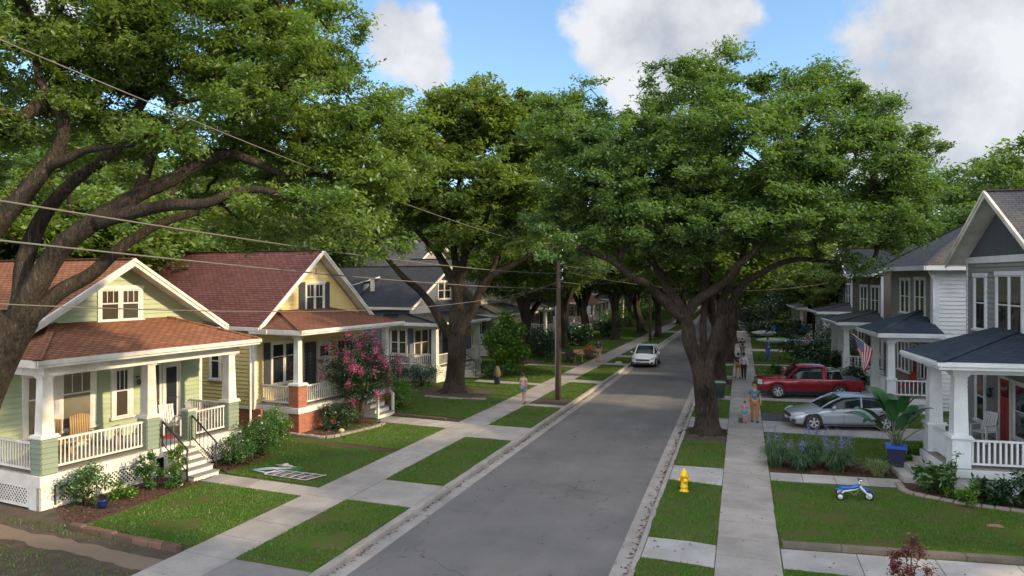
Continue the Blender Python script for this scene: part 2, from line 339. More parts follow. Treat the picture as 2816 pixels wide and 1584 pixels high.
def thing(name, label, cat, loc=(0,0,0), rz=0, group=None):
    o = bpy.data.objects.new(name, None); COL.objects.link(o); o.location = loc; o.rotation_euler = (0,0,rz); o.empty_display_size = .3
    return tag(o, label, cat, group)
def struct(o, label=None): 
    o['kind'] = 'structure'
    if label: o['label'] = label
    return o
def kids(o): return [c for c in bpy.data.objects if c.parent == o]
def copy_tree(o, parent=None):
    c = o.copy(); COL.objects.link(c); c.parent = parent
    for ch in kids(o): copy_tree(ch, c)
    return c
def dup(o, label, loc, rz=None, scale=None):
    c = copy_tree(o); c.location = loc; c['label'] = label
    if rz is not None: c.rotation_euler = (0,0,rz)
    if scale is not None: c.scale = (scale,)*3 if isinstance(scale,(int,float)) else scale
    return c
def crom(pts, per=5):
    P = [np.array(p, float) for p in pts]; P = [2*P[0]-P[1]]+P+[2*P[-1]-P[-2]]; out = []
    for i in range(1, len(P)-2):
        for k in range(per):
            t = k/per; a,b,c,d = P[i-1],P[i],P[i+1],P[i+2]
            out.append(.5*((2*b)+(c-a)*t+(2*a-5*b+4*c-d)*t*t+(3*b-a-3*c+d)*t**3))
    out.append(P[-2]); return out
def rawmesh(name, V, nper, mats, mi=None):
    "V (n*nper,3) -> n separate polygons of nper corners"
    me = bpy.data.meshes.new(name); n = len(V)//nper
    me.vertices.add(len(V)); me.vertices.foreach_set('co', V.astype(np.float32).ravel())
    me.loops.add(len(V)); me.loops.foreach_set('vertex_index', np.arange(len(V), dtype=np.int32))
    me.polygons.add(n); me.polygons.foreach_set('loop_start', np.arange(0, len(V), nper, dtype=np.int32))
    for x in (mats if isinstance(mats, (list,tuple)) else [mats]): me.materials.append(x)
    if mi is not None: me.polygons.foreach_set('material_index', mi.astype(np.int32))
    me.update(calc_edges=True); return me
def unit(a): return a/np.maximum(np.linalg.norm(a, axis=1, keepdims=True), 1e-9)
def leaves(C, L, W, up=.6, fold=.25, out=None, droop=0.):
    "diamond leaves centred at C (n,3)"
    n = len(C); nn = rng.normal(size=(n,3)); nn = unit(nn); nn[:,2] = np.abs(nn[:,2])+up
    if out is not None: nn = nn+out*.8
    nn = unit(nn); t = rng.normal(size=(n,3)); t[:,2] -= droop; t = unit(t-nn*(t*nn).sum(1)[:,None]); b = np.cross(nn, t)
    l = (L*rng.uniform(.5,1.5,n))[:,None]/2; w = (W*rng.uniform(.55,1.35,n))[:,None]/2
    f = nn*w*fold
    V = np.stack([C-t*l, C+b*w+f+t*l*.1, C+t*l-nn*l*.15, C-b*w+f+t*l*.1], 1)
    return V.reshape(-1,3)

# ------------------------------------------------------------------ trees
def crown_points(blobs, per, hole=.0, seed=1):
    r = np.random.default_rng(seed); out = []
    for (c, rad, w) in blobs:
        c = np.array(c); rad = np.array(rad); vol = rad.prod()
        n = max(4, int(per*w*vol**.85)); d = unit(r.normal(size=(n,3))); q = r.uniform(.15,1,n)**(1/2.4)
        q *= 1+.16*np.sin(d[:,0]*7+c[0])*np.sin(d[:,1]*6+c[1])+.12*np.sin(d[:,2]*9+d[:,0]*5)
        out.append(c+d*q[:,None]*rad)
    P = np.concatenate(out); return P
def grow(skel, clusters, minr=.012):
    """skel: list of (points, r0, r1) limbs; first is trunk. returns branch polylines (pts, radii)"""
    lines = []; nodes = []; 
    for pts, r0, r1 in skel:
        C = crom(pts, 5); k = len(C); lines.append((C, [r0+(r1-r0)*(i/(k-1))**.8 for i in range(k)]))
    start = skel[0][0][-1]
    for C, rr in lines[1:]: nodes += C[2:]
    if not nodes: nodes = list(lines[0][0][-4:])
    par = [-1]*len(nodes); NP = np.array(nodes); base = len(nodes)
    d0 = np.array([np.min(np.linalg.norm(NP-c, axis=1)) for c in clusters]); order = np.argsort(d0)
    cap = len(nodes)+len(clusters)*4; A = np.zeros((cap,3)); A[:base] = NP; n = base; cnt = np.zeros(cap); chains = []
    for ci in order:
        c = clusters[ci]; dv = np.linalg.norm(A[:n]-c, axis=1); pen = dv+.25*np.maximum(0, A[:n,2]-c[2]); j = int(np.argmin(pen)); p = A[j]
        if dv[j] < .05: continue
        k = 3; ch = [j]; prev = p; L = np.linalg.norm(c-p)
        for i in range(1, k+1):
            t = i/k; q = p+(c-p)*t; q = q+rng.normal(size=3)*L*.07*(1 if i < k else 0); q[2] += L*.10*math.sin(math.pi*t)
            A[n] = q; par.append(ch[-1]); ch.append(n); n += 1
        chains.append(ch)
    for i in range(n-1, base-1, -1):
        cnt[i] += .34; 
        if par[i] >= 0: cnt[par[i]] += cnt[i]
    for ch in chains:
        rs = [max(minr, .017*math.sqrt(cnt[i])) for i in ch]; rs[0] = rs[1]*1.05
        lines.append(([A[i] for i in ch], [min(.16, x) for x in rs]))
    return lines
def tree_meshes(skel, blobs, ncl, per, nleaf, L, W, csz, leafm, barkm, seed=1, flare=1.5, sides=12, up=.6, twigr=.012, low=None, tips=None):
    P = crown_points(blobs, per, seed=seed); r = np.random.default_rng(seed+5)
    if len(P) > ncl: P = P[r.permutation(len(P))[:ncl]]
    if tips: P = np.concatenate([P]+[np.array(s_[0][-1])+r.normal(size=(tips[0],3))*tips[1]*np.array([1,1,.5]) for s_ in skel[1:] if s_[0][-1][2] > tips[2]])
    if low is not None: P = P[P[:,2] > low]
    lines = grow(skel, P, twigr)
    mb = MB()
    for i, (C, rr) in enumerate(lines):
        rr = list(rr)
        if i == 0:
            z0 = C[0][2]
            rr = [x*(1+(flare-1)*max(0, 1-(c[2]-z0)/.9)**2) for c, x in zip(C, rr)]
            mb.tube(C, rr, sides+8, 0, wob=.045)
        else: mb.tube(C, rr, sides if i < len(skel) else (5 if max(rr) > .03 else 3), 0, cap=i < len(skel), wob=.02 if i < len(skel) else 0)
    if flare > 1.05:   # surface roots
        c0 = Vector(skel[0][0][0]); r0 = skel[0][1]
        for k in range(9):
            a = 2*math.pi*k/9+rng.uniform(-.25,.25); ln = r0*rng.uniform(1.9,2.9)
            mb.tube([c0+Vector((math.cos(a)*r0*.55, math.sin(a)*r0*.55, r0*.9)), c0+Vector((math.cos(a)*r0*1.15, math.sin(a)*r0*1.15, r0*.32)),
                     c0+Vector((math.cos(a+.1)*ln*.8, math.sin(a+.1)*ln*.8, .04)), c0+Vector((math.cos(a+.15)*ln, math.sin(a+.15)*ln, -.08))], [r0*.34, r0*.26, r0*.14, r0*.05], 8)
    # leaves: sprays round each cluster point
    n = len(P); k = nleaf//n; ctr = P.mean(0)
    idx = np.repeat(np.arange(n), k); sz = csz*r.uniform(.6,1.25,n)
    off = r.normal(size=(len(idx),3)); off[:,2] *= .55; off = off*sz[idx][:,None]*.5
    # sub-sprays: leaves sit along short random shoots
    sh = unit(r.normal(size=(n*6,3)))*np.repeat(sz,6)[:,None]*.95; sh[:,2] *= .6; pick = r.integers(0,6,len(idx)); tt = r.uniform(.1,1,len(idx))[:,None]
    C = P[idx]+sh[idx*6+pick]*tt+off*.42
    V = leaves(C, L, W, up)
    return mb, V
def make_tree(name, label, cat, group, loc, skel, blobs, ncl, per, nleaf, L, W, csz, leafm, barkm, **k):
    t = thing(name, label, cat, loc, 0, group); o = np.array(loc)
    sk = [([np.array(p, float)-o for p in pts], a, b) for pts, a, b in skel]
    bl = [(np.array(c, float)-o, rad, w) for c, rad, w in blobs]
    mb, V = tree_meshes(sk, bl, ncl, per, nleaf, L, W, csz, leafm, barkm, **k)
    mb.build('trunk', barkm, t)
    me = rawmesh('crown', V, 4, leafm); c = bpy.data.objects.new('crown', me); COL.objects.link(c); c.parent = t
    return t
# ------------------------------------------------------------------ ground, road, kerbs, paths
swL = lambda y: -12.75+.034*(y-15)
swR = lambda y: -11.3+.034*(y-15)
ci = lambda y: -9.13+.0235*(y-14)
def jag(pts, step=.35, amp=.03):
    "polygon with ragged edges"
    out = []; n = len(pts)
    for i in range(n):
        a = Vector(pts[i]); b = Vector(pts[(i+1)%n]); L = (b-a).length; k = max(1, min(60, int(L/step)))
        for j in range(k): 
            q = a.lerp(b, j/k); 
            if j: q = q+Vector((random.uniform(-amp,amp), random.uniform(-amp,amp)))
            out.append((q.x, q.y))
    return out
def sheet(name, polys, z, t, m, kind='structure', ragged=0.03, label=None):
    mb = MB()
    for i, p in enumerate(polys): mb.slab([(x,y,z+(i%6)*.0013) for x,y in (jag(p, amp=ragged) if ragged else p)], t, 0, 0)
    o = mb.build(name, m); o['kind'] = kind
    if label: o['label'] = label
    return o
ASPH = mat('asphalt', (.158,.146,.138), .9, .22, 14, bump=.5, bscale=120, col2=(.125,.117,.112), cscale=.5)
# cracks and tar patches in the asphalt
def add_cracks(m, sc=.35, w=.012, dark=.45):
    t = m.node_tree; nd = t.nodes; b = nd['Principled BSDF']; src = b.inputs['Base Color'].links[0].from_socket
    g = nd.new('ShaderNodeNewGeometry'); n = N(t, 'ShaderNodeTexNoise'); n.inputs['Scale'].default_value = 1.1; n.inputs['Detail'].default_value = 6
    t.links.new(g.outputs['Position'], n.inputs['Vector'])
    ad = nd.new('ShaderNodeVectorMath'); ad.operation = 'MULTIPLY_ADD'; t.links.new(n.outputs['Color'], ad.inputs[0]); ad.inputs[1].default_value = (1.3,1.3,1.3); t.links.new(g.outputs['Position'], ad.inputs[2])
    v = N(t, 'ShaderNodeTexVoronoi'); v.feature = 'DISTANCE_TO_EDGE'; v.inputs['Scale'].default_value = sc; t.links.new(ad.outputs[0], v.inputs['Vector'])
    n2 = N(t, 'ShaderNodeTexNoise'); n2.inputs['Scale'].default_value = .25; t.links.new(g.outputs['Position'], n2.inputs['Vector'])
    a = mth(t, 'LESS_THAN', v.outputs['Distance'], mth(t, 'MULTIPLY', mth(t, 'SUBTRACT', n2.outputs['Fac'], .42), w*9))
    vm = nd.new('ShaderNodeVectorMath'); vm.operation = 'SCALE'; t.links.new(src, vm.inputs[0]); t.links.new(mth(t, 'SUBTRACT', 1.0, mth(t, 'MULTIPLY', a, 1-dark)), vm.inputs['Scale'])
    t.links.new(vm.outputs[0], b.inputs['Base Color'])
def lanes(m):
    t = m.node_tree; nd = t.nodes; b = nd['Principled BSDF']; src = b.inputs['Base Color'].links[0].from_socket
    g = nd.new('ShaderNodeNewGeometry'); mp = nd.new('ShaderNodeMapping'); mp.inputs['Scale'].default_value = (1.1,.045,1); t.links.new(g.outputs['Position'], mp.inputs[0])
    n = N(t, 'ShaderNodeTexNoise'); n.inputs['Scale'].default_value = 1; n.inputs['Detail'].default_value = 4; t.links.new(mp.outputs[0], n.inputs['Vector'])
    p = N(t, 'ShaderNodeTexNoise'); p.inputs['Scale'].default_value = .45; p.inputs['Detail'].default_value = 7; p.inputs['Roughness'].default_value = .65; t.links.new(g.outputs['Position'], p.inputs['Vector'])
    f = mth(t, 'MULTIPLY', mth(t, 'ADD', .80, mth(t, 'MULTIPLY', n.outputs['Fac'], .4)), mth(t, 'ADD', .72, mth(t, 'MULTIPLY', p.outputs['Fac'], .56)))
    vm = nd.new('ShaderNodeVectorMath'); vm.operation = 'SCALE'; t.links.new(src, vm.inputs[0]); t.links.new(f, vm.inputs['Scale']); t.links.new(vm.outputs[0], b.inputs['Base Color'])
lanes(ASPH); lanes(CONC2); lanes(CONC)
add_cracks(ASPH, .3, .0048, .7); add_cracks(CONC2, .22, .0022, .75); add_cracks(CONC, .2, .0022, .75)
GROUND = mat('ground_cover', (.05,.085,.018), .95, .3, 2, bump=.6, bscale=12, col2=(.06,.055,.03), cscale=.25, spec=.0)
LAWN = mat('lawn_base', (.055,.11,.018), .95, .4, 7, bump=1, bscale=50, col2=(.10,.085,.042), cscale=1.4, spec=.0)
GY = 420
g = MB(); g.slab([(-400,-60,-.22),(400,-60,-.22),(400,GY,-.22),(-400,GY,-.22)], .3, 0, 0); struct(g.build('ground', GROUND))
# asphalt with a slight crown
mb = MB(); ys = [-25,0,8,14,20,30,45,60,80,110,150]
for i in range(len(ys)-1):
    a, b = ys[i], ys[i+1]
    for j in range(8):
        f0, f1 = j/8, (j+1)/8
        def pt(y, f):
            yy = min(y,110); x0 = ci(yy)+.60; x1 = -2.84; x = x0+(x1-x0)*f; return (x, y, -.145+.05*(1-(2*f-1)**2))
        mb.add([pt(a,f0),pt(a,f1),pt(b,f1),pt(b,f0)], [(0,1,2,3)], 0, True)
struct(mb.build('road', ASPH))
def strip(mb, fx0, fx1, y0, y1, z, t, step=3.0, gap=.012):
    y = y0
    while y < y1-.01:
        e = min(y+step, y1); yy = (y+e)/2
        mb.slab([(fx0(y),y+gap,z),(fx1(y),y+gap,z),(fx1(e),e-gap,z),(fx0(e),e-gap,z)], t, 0, 0); y = e
cc = lambda f: (lambda y: f(min(y,110)))
ciL = cc(ci)
mb = MB(); strip(mb, lambda y: ciL(y)+.2, lambda y: ciL(y)+.62, -20, 150, -.128, .2); strip(mb, lambda y: -2.86, lambda y: -2.42, -20, 150, -.128, .2)
struct(mb.build('gutter', CONC))
mb = MB()
def kerb(mb, fx0, fx1, y0, y1, face):
    y = y0
    while y < y1:
        e = y+3.0; a0, a1, b0, b1 = fx0(y), fx1(y), fx0(e), fx1(e); s = .035*face; zt = .012
        P = []
        for (x0, x1, yy) in ((a0,a1,y+.006),(b0,b1,e-.006)):
            P += [(x0,yy,-.3),(x0,yy,zt),(x1-s,yy,zt),(x1,yy,zt-.04),(x1+s*.6,yy,-.3)]
        mb.add(P, [(0,1,6,5),(1,2,7,6),(2,3,8,7),(3,4,9,8),(0,4,3,2,1),(5,6,7,8,9)], 0); y = e
kerb(mb, ciL, lambda y: ciL(y)+.18, -20, 150, 1); kerb(mb, lambda y: -2.28, lambda y: -2.43, -20, 150, -1)
struct(mb.build('kerb', CONC))
# raised yard ground on both sides (top z=-.01)
ysb = [-20,15,40,70,110,160,300]
mb = MB()
pl = [(ciL(y)-.01, y) for y in ysb]; mb.slab([(x,y,-.012) for x,y in pl]+[(-90,300,-.012),(-90,-20,-.012)], .22, 0, 0)
mb.slab([(-2.27,-20,-.012),(90,-20,-.012),(90,300,-.012),(-2.27,300,-.012)], .22, 0, 0)
mb.slab([(-7.2,150.2,-.013),(-2.2,150.2,-.013),(-2.2,300,-.013),(-7.2,300,-.013)], .22, 0, 0)
struct(mb.build('lawn_ground', LAWN))
# sidewalks
mb = MB(); y = -6.2; js = []
random.seed(3)
while y < 170:
    st = 1.22 if y < 60 else 2.6
    mb.slab([(swL(min(y,110)), y+.010+.11*0, .02),(swR(min(y,110)), y+.010-.16, .02),(swR(min(y+st,110)), y+st-.012-.16, .02),(swL(min(y+st,110)), y+st-.012, .02)], .06, 0, 0); y += st
struct(mb.build('left_sidewalk', CONC))
mb = MB(); y = -6.
while y < 170:
    st = 1.27 if y < 60 else 2.6
    mb.slab([(-.58,y+.012,.02),(.87,y+.012-.06,.02),(.87,y+st-.012-.06,.02),(-.58,y+st-.012,.02)], .06, 0, 0); y += st
struct(mb.build('right_sidewalk', CONC))
# joints filled with dark soil
sheet('sidewalk_bed', [[(swL(-6)+.0,-6),(swR(-6),-6.2),(swR(110),170),(swL(110),170)], [(-.58,-6),(.87,-6),(.87,170),(-.58,170)]], -.0, .02, SOIL, ragged=0)
def LQ(y0, y1, x0, x1=None, sk=.11):
    "left-hand quad between x0 and the sidewalk (or x1), its cross edges skewed"
    xa = swL(y0) if x1 is None else x1; xb = swL(y1) if x1 is None else x1; r = swL((y0+y1)/2)
    return [(x0, y0+sk*(r-x0)), (xa, y0+sk*(r-xa)), (xb, y1+sk*(r-xb)), (x0, y1+sk*(r-x0))]
def SQ(y0, y1, sk=.07):
    return [(swR(y0)+.02, y0), (ci(y0)-.02, y0-sk*2), (ci(y1)-.02, y1-sk*2), (swR(y1)+.02, y1)]
# concrete aprons and walks
mb = MB()
for a, b in ((19.4,21.62),(28.4,30.95),(36.2,36.8),(45.0,46.2),(54.6,55.9),(60.2,61.6),(69,72),(88,91)):
    mb.slab([(x,y,.008) for x,y in SQ(a,b)], .05, 0, 0)
for q in (LQ(19.28,20.15,-16.9), LQ(29.75,31.1,-15.9), LQ(43.0,43.9,-16.1), LQ(52.3,53.2,-17.5), LQ(61,62.2,-17.5)):
    n = 4
    for k in range(n):
        f0, f1 = k/n, (k+1)/n; A, B, C, D = [Vector(p) for p in q]; g_ = .008
        p = [A.lerp(B,f0+g_), A.lerp(B,f1-g_), D.lerp(C,f1-g_), D.lerp(C,f0+g_)]; mb.slab([(v.x,v.y,.012) for v in p], .05, 0, 0)
struct(mb.build('left_front_walks', CONC))
mb = MB()
for a, b, s in ((17.35,18.85,.1),(24.25,26.3,.2),(33.2,35.6,.0),(41.0,42.4,0),(49.4,50.1,0),(50.4,51,0),(56.8,58,0),(66,68,0)):
    mb.slab([(-2.26,a+s,.006),(-.60,a-s,.006),(-.60,b+s*0,.006),(-2.26,b,.006)], .05, 0, 0)
mb.slab([(-2.26,18.05,.009),(-.6,18.0,.009),(-.6,18.02,.009),(-2.26,18.07,.009)], .01, 0, 0)
for k in range(4):
    x0, x1 = .9+k*1.0, .9+(k+1)*1.0-.02; mb.slab([(x0,25.18+x0*.1,.012),(x1,25.18+x1*.1,.012),(x1,26.18+x1*.09,.012),(x0,26.18+x0*.09,.012)], .05, 0, 0)
for k in range(6):
    x0, x1 = .9+k*1.7, .9+(k+1)*1.7-.02; mb.slab([(x0,17.7+.02*k,.012),(x1,17.7+.02*k,.012),(x1,18.86+x1*.1,.012),(x0,18.86+x0*.1,.012)], .05, 0, 0)
struct(mb.build('right_front_walks', CONC2))
mb = MB()
for (y0, y1, x1) in ((33.05,35.6,8.5),(41.4,43.95,8.3)):
    for k in range(2):
        mb.slab([(.89,y0+k*1.28,.014),(x1,y0+k*1.28,.014),(x1,y0+k*1.28+1.26,.014),(.89,y0+k*1.28+1.26,.014)], .06, 0, 0)
mb.slab([(.89,46.9,.014),(8,47.2,.014),(8,47.9,.014),(.89,47.7,.014)], .05, 0, 0); mb.slab([(.89,57.6,.014),(8,57.9,.014),(8,58.6,.014),(.89,58.4,.014)], .05, 0, 0)
mb.slab([(.89,68.6,.014),(8,68.9,.014),(8,70.6,.014),(.89,70.4,.014)], .05, 0, 0)
struct(mb.build('driveways', CONC2))
sheet('paver_strip', [[(.9,35.75),(3.2,35.8),(3.2,37.65),(.9,37.65)]], .012, .05, PAVER, ragged=0)
sheet('left_driveway', [[(swR(0)+.02,-5),(ci(0)-.02,-5),(ci(14)-.02,14.35),(swR(14)+.02,14.5)]], .008, .05, AGG, ragged=.01)
sheet('soil_patches', [LQ(-6,14.6,-30), [(-16.7,14.7),(-16.7,20.4),(-19,22),(-24,16),(-24,14)], SQ(36.85,38.9), [(-2.2,30.4),(-.62,30.3),(-.62,33.1),(-2.2,33.15)], [(-2.2,46),(-.62,46),(-.62,48.7),(-2.2,48.7)],
     [(-17.9,38.6),(-16.2,37.2),(-14.2,37.4),(-13.2,38.6),(-13.6,40.2),(-15.6,41.2),(-17.6,40.6)], LQ(53.4,55.0,-17.5,-14.5), [(-17.5,50.6),(-14.2,50.8),(-13.9,52.0),(-17.5,52.1)],[(-2.2,58.4),(-.62,58.4),(-.62,60.7),(-2.2,60.7)]], .004, .03, SOIL, ragged=.09)
sheet('mulch_beds', [[(-18.7,16.2),(-16.75,14.95),(-16.55,20.35),(-17.7,20.6)], [(-17.4,21.2),(-16.35,20.75),(-16.1,21.6),(-16.6,24.2),(-17.6,24.4)],
     [(-17.6,26.9),(-16.15,26.35),(-15.9,26.7),(-15.4,29.6),(-16.8,30.9),(-17.3,29.5)], LQ(31.25,31.9,-15.9), LQ(25.0,25.45,-16.2), 
     [(-17.2,32.4),(-15.9,32.1),(-15.7,34.2),(-16.8,34.6)],
     [(.92,26.35),(5.0,26.85),(5.2,28.3),(3.4,28.45),(.95,28.1)], [(5.05,26.9),(4.72,25.6),(5.0,24.75),(5.9,24.25),(7.4,23.9),(11,23.7),(11,25.6),(6.0,25.6),(6.0,28.6)],
     [(2.0,51.6),(8,51.8),(8,53.5),(3.5,54.2),(1.9,53.2)]], .010, .03, MULCH, ragged=.05)
sheet('old_path', [LQ(13.35,13.95,-22)], .012, .03, mat('old_path_concrete', (.155,.115,.082), .95, .4, 6, bump=.7, bscale=25, col2=(.17,.125,.09), cscale=2.2), ragged=.08)
# grass: blades over the mown patches
GR = [LQ(14.85,19.2,-16.5), LQ(20.3,25.0,-16.5), [(-18.6,24.4),(-16.5,23.2),(-16.3,25.3),(-18.3,26.0)], LQ(25.5,29.65,-15.4), [(-16.2,27.2),(-15.4,26.7),(-15.4,29.8),(-16.3,29.4)], LQ(32.0,36.8,-16.4),
      LQ(37.5,42.9,-13.3,None), LQ(41.1,42.9,-16.5), LQ(44.0,52.2,-17), SQ(14.6,19.3), SQ(21.75,28.3), SQ(31.05,36.1), SQ(38.9,41.2), SQ(41.4,44.9), SQ(46.3,54.5), SQ(56,60.1), SQ(61.7,69), SQ(72.2,88),
      LQ(55,61,-17), LQ(62.3,72,-17), LQ(73,90,-16),
      [(-2.26,18.95),(-.6,18.75),(-.6,24.1),(-2.26,24.35)], [(-2.26,26.45),(-.6,26.3),(-.6,30.3),(-2.26,30.3)], [(-2.26,35.65),(-.6,35.65),(-.6,41),(-2.26,41)], [(-2.26,42.5),(-.6,42.5),(-.6,46),(-2.26,46)], [(-2.26,51.1),(-.6,51.1),(-.6,56.7),(-2.26,56.7)],
      [(-2.26,60.8),(-.6,60.8),(-.6,66),(-2.26,66)], [(-2.26,10),(-.6,10),(-.6,17.25),(-2.26,17.4)], [(.9,10),(12,10),(12,17.7),(.9,17.65)],
      [(.9,19.35),(11.5,20.3),(11.5,23.5),(.9,25.15)], [(.9,23.3),(7.2,23.2),(5.0,24.6),(.9,25.2)], [(.9,28.2),(5.6,28.5),(5.8,33),(.9,33)], [(.9,37.75),(8.3,37.75),(8.3,41.3),(.9,41.3)], [(.9,44.05),(6,44.05),(6,46.8),(.9,46.8)], [(.9,47.95),(6,48),(6,51.6),(.9,51.6)], [(.9,53.4),(6,54.4),(6,57.7),(.9,57.5)], [(.9,59),(7,59),(7,68),(.9,68)]]
sheet('lawns', GR, .014, .03, LAWN, ragged=.055)
def scatter(polys, dens, L, W, lean=.5):
    Vs = []
    for q in polys:
        A, B, C, D = [np.array(p) for p in q]; cy = (A[1]+C[1])/2
        area = abs(np.cross(B-A, D-A))/2+abs(np.cross(B-C, D-C))/2
        k = 1.0 if cy < 28 else (.45 if cy < 45 else .16); s = 1.0 if cy < 28 else (1.35 if cy < 45 else 2.0)
        n = int(area*dens*k)
        u = rng.random(n)[:,None]; v = rng.random(n)[:,None]
        P = (A*(1-u)+B*u)*(1-v)+(D*(1-u)+C*u)*v
        # thin patches
        f = np.sin(P[:,0]*1.3+P[:,1]*.7)+np.sin(P[:,0]*2.9-P[:,1]*1.9+1)+np.sin(P[:,1]*3.3+2)+rng.normal(size=n)*.6; P = P[(f > -1.15)]; n = len(P)
        a = rng.random(n)*6.283; w = W*s*rng.uniform(.6,1.3,n); l = L*s**.4*rng.uniform(.5,1.3,n)
        dx = np.stack([np.cos(a), np.sin(a), 0*a], 1)*w[:,None]/2
        c = np.concatenate([P, np.full((n,1), .012)], 1); tip = c+np.stack([rng.normal(size=n)*lean*l, rng.normal(size=n)*lean*l, l], 1)
        Vs.append(np.stack([c-dx, c+dx, tip], 1).reshape(-1,3))
    return np.concatenate(Vs)
o = bpy.data.objects.new('grass', rawmesh('grass', np.concatenate([scatter(GR, 1000, .055, .018), scatter([LQ(10.5,13.1,-22), LQ(14.1,14.6,-20)], 130, .07, .02)]), 3, BLADE)); COL.objects.link(o); tag(o, 'short green lawn grass along both sidewalks', 'grass', None, 'stuff')
# edging bricks and stones
def stones(name, label, cat, pts, w, d, h, m, z=0.0, gap=.02):
    mb = MB(); P = crom([(x,y,0) for x,y in pts], 12); 
    S = [0]; 
    for i in range(1,len(P)): S.append(S[-1]+np.linalg.norm(P[i]-P[i-1]))
    s = 0
    while s < S[-1]-w*.5:
        l = w*random.uniform(.8,1.25); m0 = min(s+l/2, S[-1]); i = max(1, int(np.searchsorted(S, m0))); i = min(i, len(P)-1)
        c = P[i-1]+(P[i]-P[i-1])*((m0-S[i-1])/max(1e-6,S[i]-S[i-1])); t = Vector(P[i]-P[i-1]).normalized()*(l/2-gap/2)
        hh = h*random.uniform(.85,1.12); c = Vector(c)+Vector((0,0,z)); n_ = Vector((-t.y,t.x,0)).normalized()
        dd_ = d*random.uniform(.85,1.1)/2; e = .02
        V = [c-t-n_*dd_, c+t-n_*dd_, c+t+n_*dd_, c-t+n_*dd_]
        top = [c+(p-c)*.86+Vector((random.uniform(-.01,.01),random.uniform(-.01,.01),hh)) for p in V]; mid = [p+Vector((0,0,hh*.75)) for p in V]
        mb.add(V+mid+top, [(0,1,5,4),(1,2,6,5),(2,3,7,6),(3,0,4,7),(4,5,9,8),(5,6,10,9),(6,7,11,10),(7,4,8,11),(8,9,10,11)]); s += l
    return tag(mb.build(name, m), label, cat)
stones('brick_edging', 'low dark brick edging along the near end of the green house lawn', 'edging', [(-16.7,14.95),(-14.8,14.72),(-12.9,14.5)], .55, .16, .16, BRK_OLD)
stones('timber_edging', 'low pale edging along the walk to the yellow house, far side', 'edging', [(-15.8,31.75),(-12.3,31.3)], 1.3, .12, .12, WOOD)
stones('stone_edging', 'small stone border round the bed of the pink crape myrtle', 'edging', [(-18.1,26.6),(-16.9,26.45),(-16.1,26.55),(-15.6,27.8),(-15.2,29.4),(-15.6,30.2)], .32, .2, .10, STONE)
stones('curved_edging', 'curved border of grey pavers round the bed beside the blue roofed porch', 'edging', [(4.72,26.0),(4.75,25.2),(5.05,24.8),(5.9,24.3),(7.3,23.9),(9,23.75),(11,23.7)], .34, .2, .09, STONE)
stones('root_edging', 'low stone border in front of the big oak on the left lawn', 'edging', [(-16.6,37.2),(-14.8,36.9),(-13.0,37.3)], .4, .2, .10, STONE)
# retaining wall, right foreground
mb = MB()
for k in range(9):
    x0, x1 = .95+k*1.35, .95+(k+1)*1.35-.015; f = lambda x: 19.08+.1*(x-.95)
    mb.slab([(x0,f(x0),.10),(x1,f(x1),.10),(x1,f(x1)+.24,.10),(x0,f(x0)+.24,.10)], .3, 0, 0)
tag(mb.build('retaining_wall', mat('wall_stone', (.155,.125,.10), .9, .3, 5, bump=.9, bscale=18, col2=(.09,.075,.065), island=.12)), 'low mossy stone wall at the near edge of the right lawn', 'wall')
# fallen leaves in the right-hand gutter
n = 480; yy = rng.uniform(14,40,n); xx = -2.45-np.abs(rng.normal(size=n))*.10; C = np.stack([xx,yy,np.full(n,-.118)],1)
n2 = 500; C2 = np.stack([rng.uniform(-9,11,n2), rng.uniform(13,34,n2), np.full(n2,.03)],1); C2[(C2[:,0]<-2.8)&(C2[:,0]>-8.6),2] = -.09
n3 = 500; y3 = rng.uniform(13,45,n3); C3 = np.stack([ci(y3)+.24+np.abs(rng.normal(size=n3))*.06, y3, np.full(n3,-.118)],1)
V = leaves(np.concatenate([C,C2,C3]), .09, .05, 2.2)
o = bpy.data.objects.new('fallen_leaves', rawmesh('fallen_leaves', V, 4, mat('dead_leaf', (.13,.075,.04), .9, .3, 3, island=.6))); COL.objects.link(o); tag(o, 'dry brown leaves scattered along the gutters', 'leaves', None, 'stuff')
# mulch chips
def chips(n, polys):
    Vs = []
    for q in polys:
        A, B, C, D = [np.array(p) for p in q]; u = rng.random(n)[:,None]; v = rng.random(n)[:,None]; P = (A*(1-u)+B*u)*(1-v)+(D*(1-u)+C*u)*v
        Vs.append(np.concatenate([P, np.full((n,1), .022)], 1))
    return leaves(np.concatenate(Vs), .07, .03, 1.2)
o = bpy.data.objects.new('mulch_chips', rawmesh('mulch_chips', chips(2600, [[(-18.7,16.2),(-16.75,14.95),(-16.55,20.35),(-17.7,20.6)], [(-17.4,21.2),(-16.35,20.75),(-16.4,23.4),(-17.5,23.6)], [(-17.2,27),(-16.0,26.6),(-15.5,29.6),(-16.8,30.4)], [(.95,26.4),(5.0,26.9),(5.2,28.2),(.95,28.0)], [(5.0,24.9),(11,23.9),(11,25.2),(5.6,25.6)]]), 4, mat('chip', (.11,.055,.033), .95, .3, 3, island=.6))); COL.objects.link(o); tag(o, 'dark bark mulch chips in the planting beds', 'mulch', None, 'stuff')
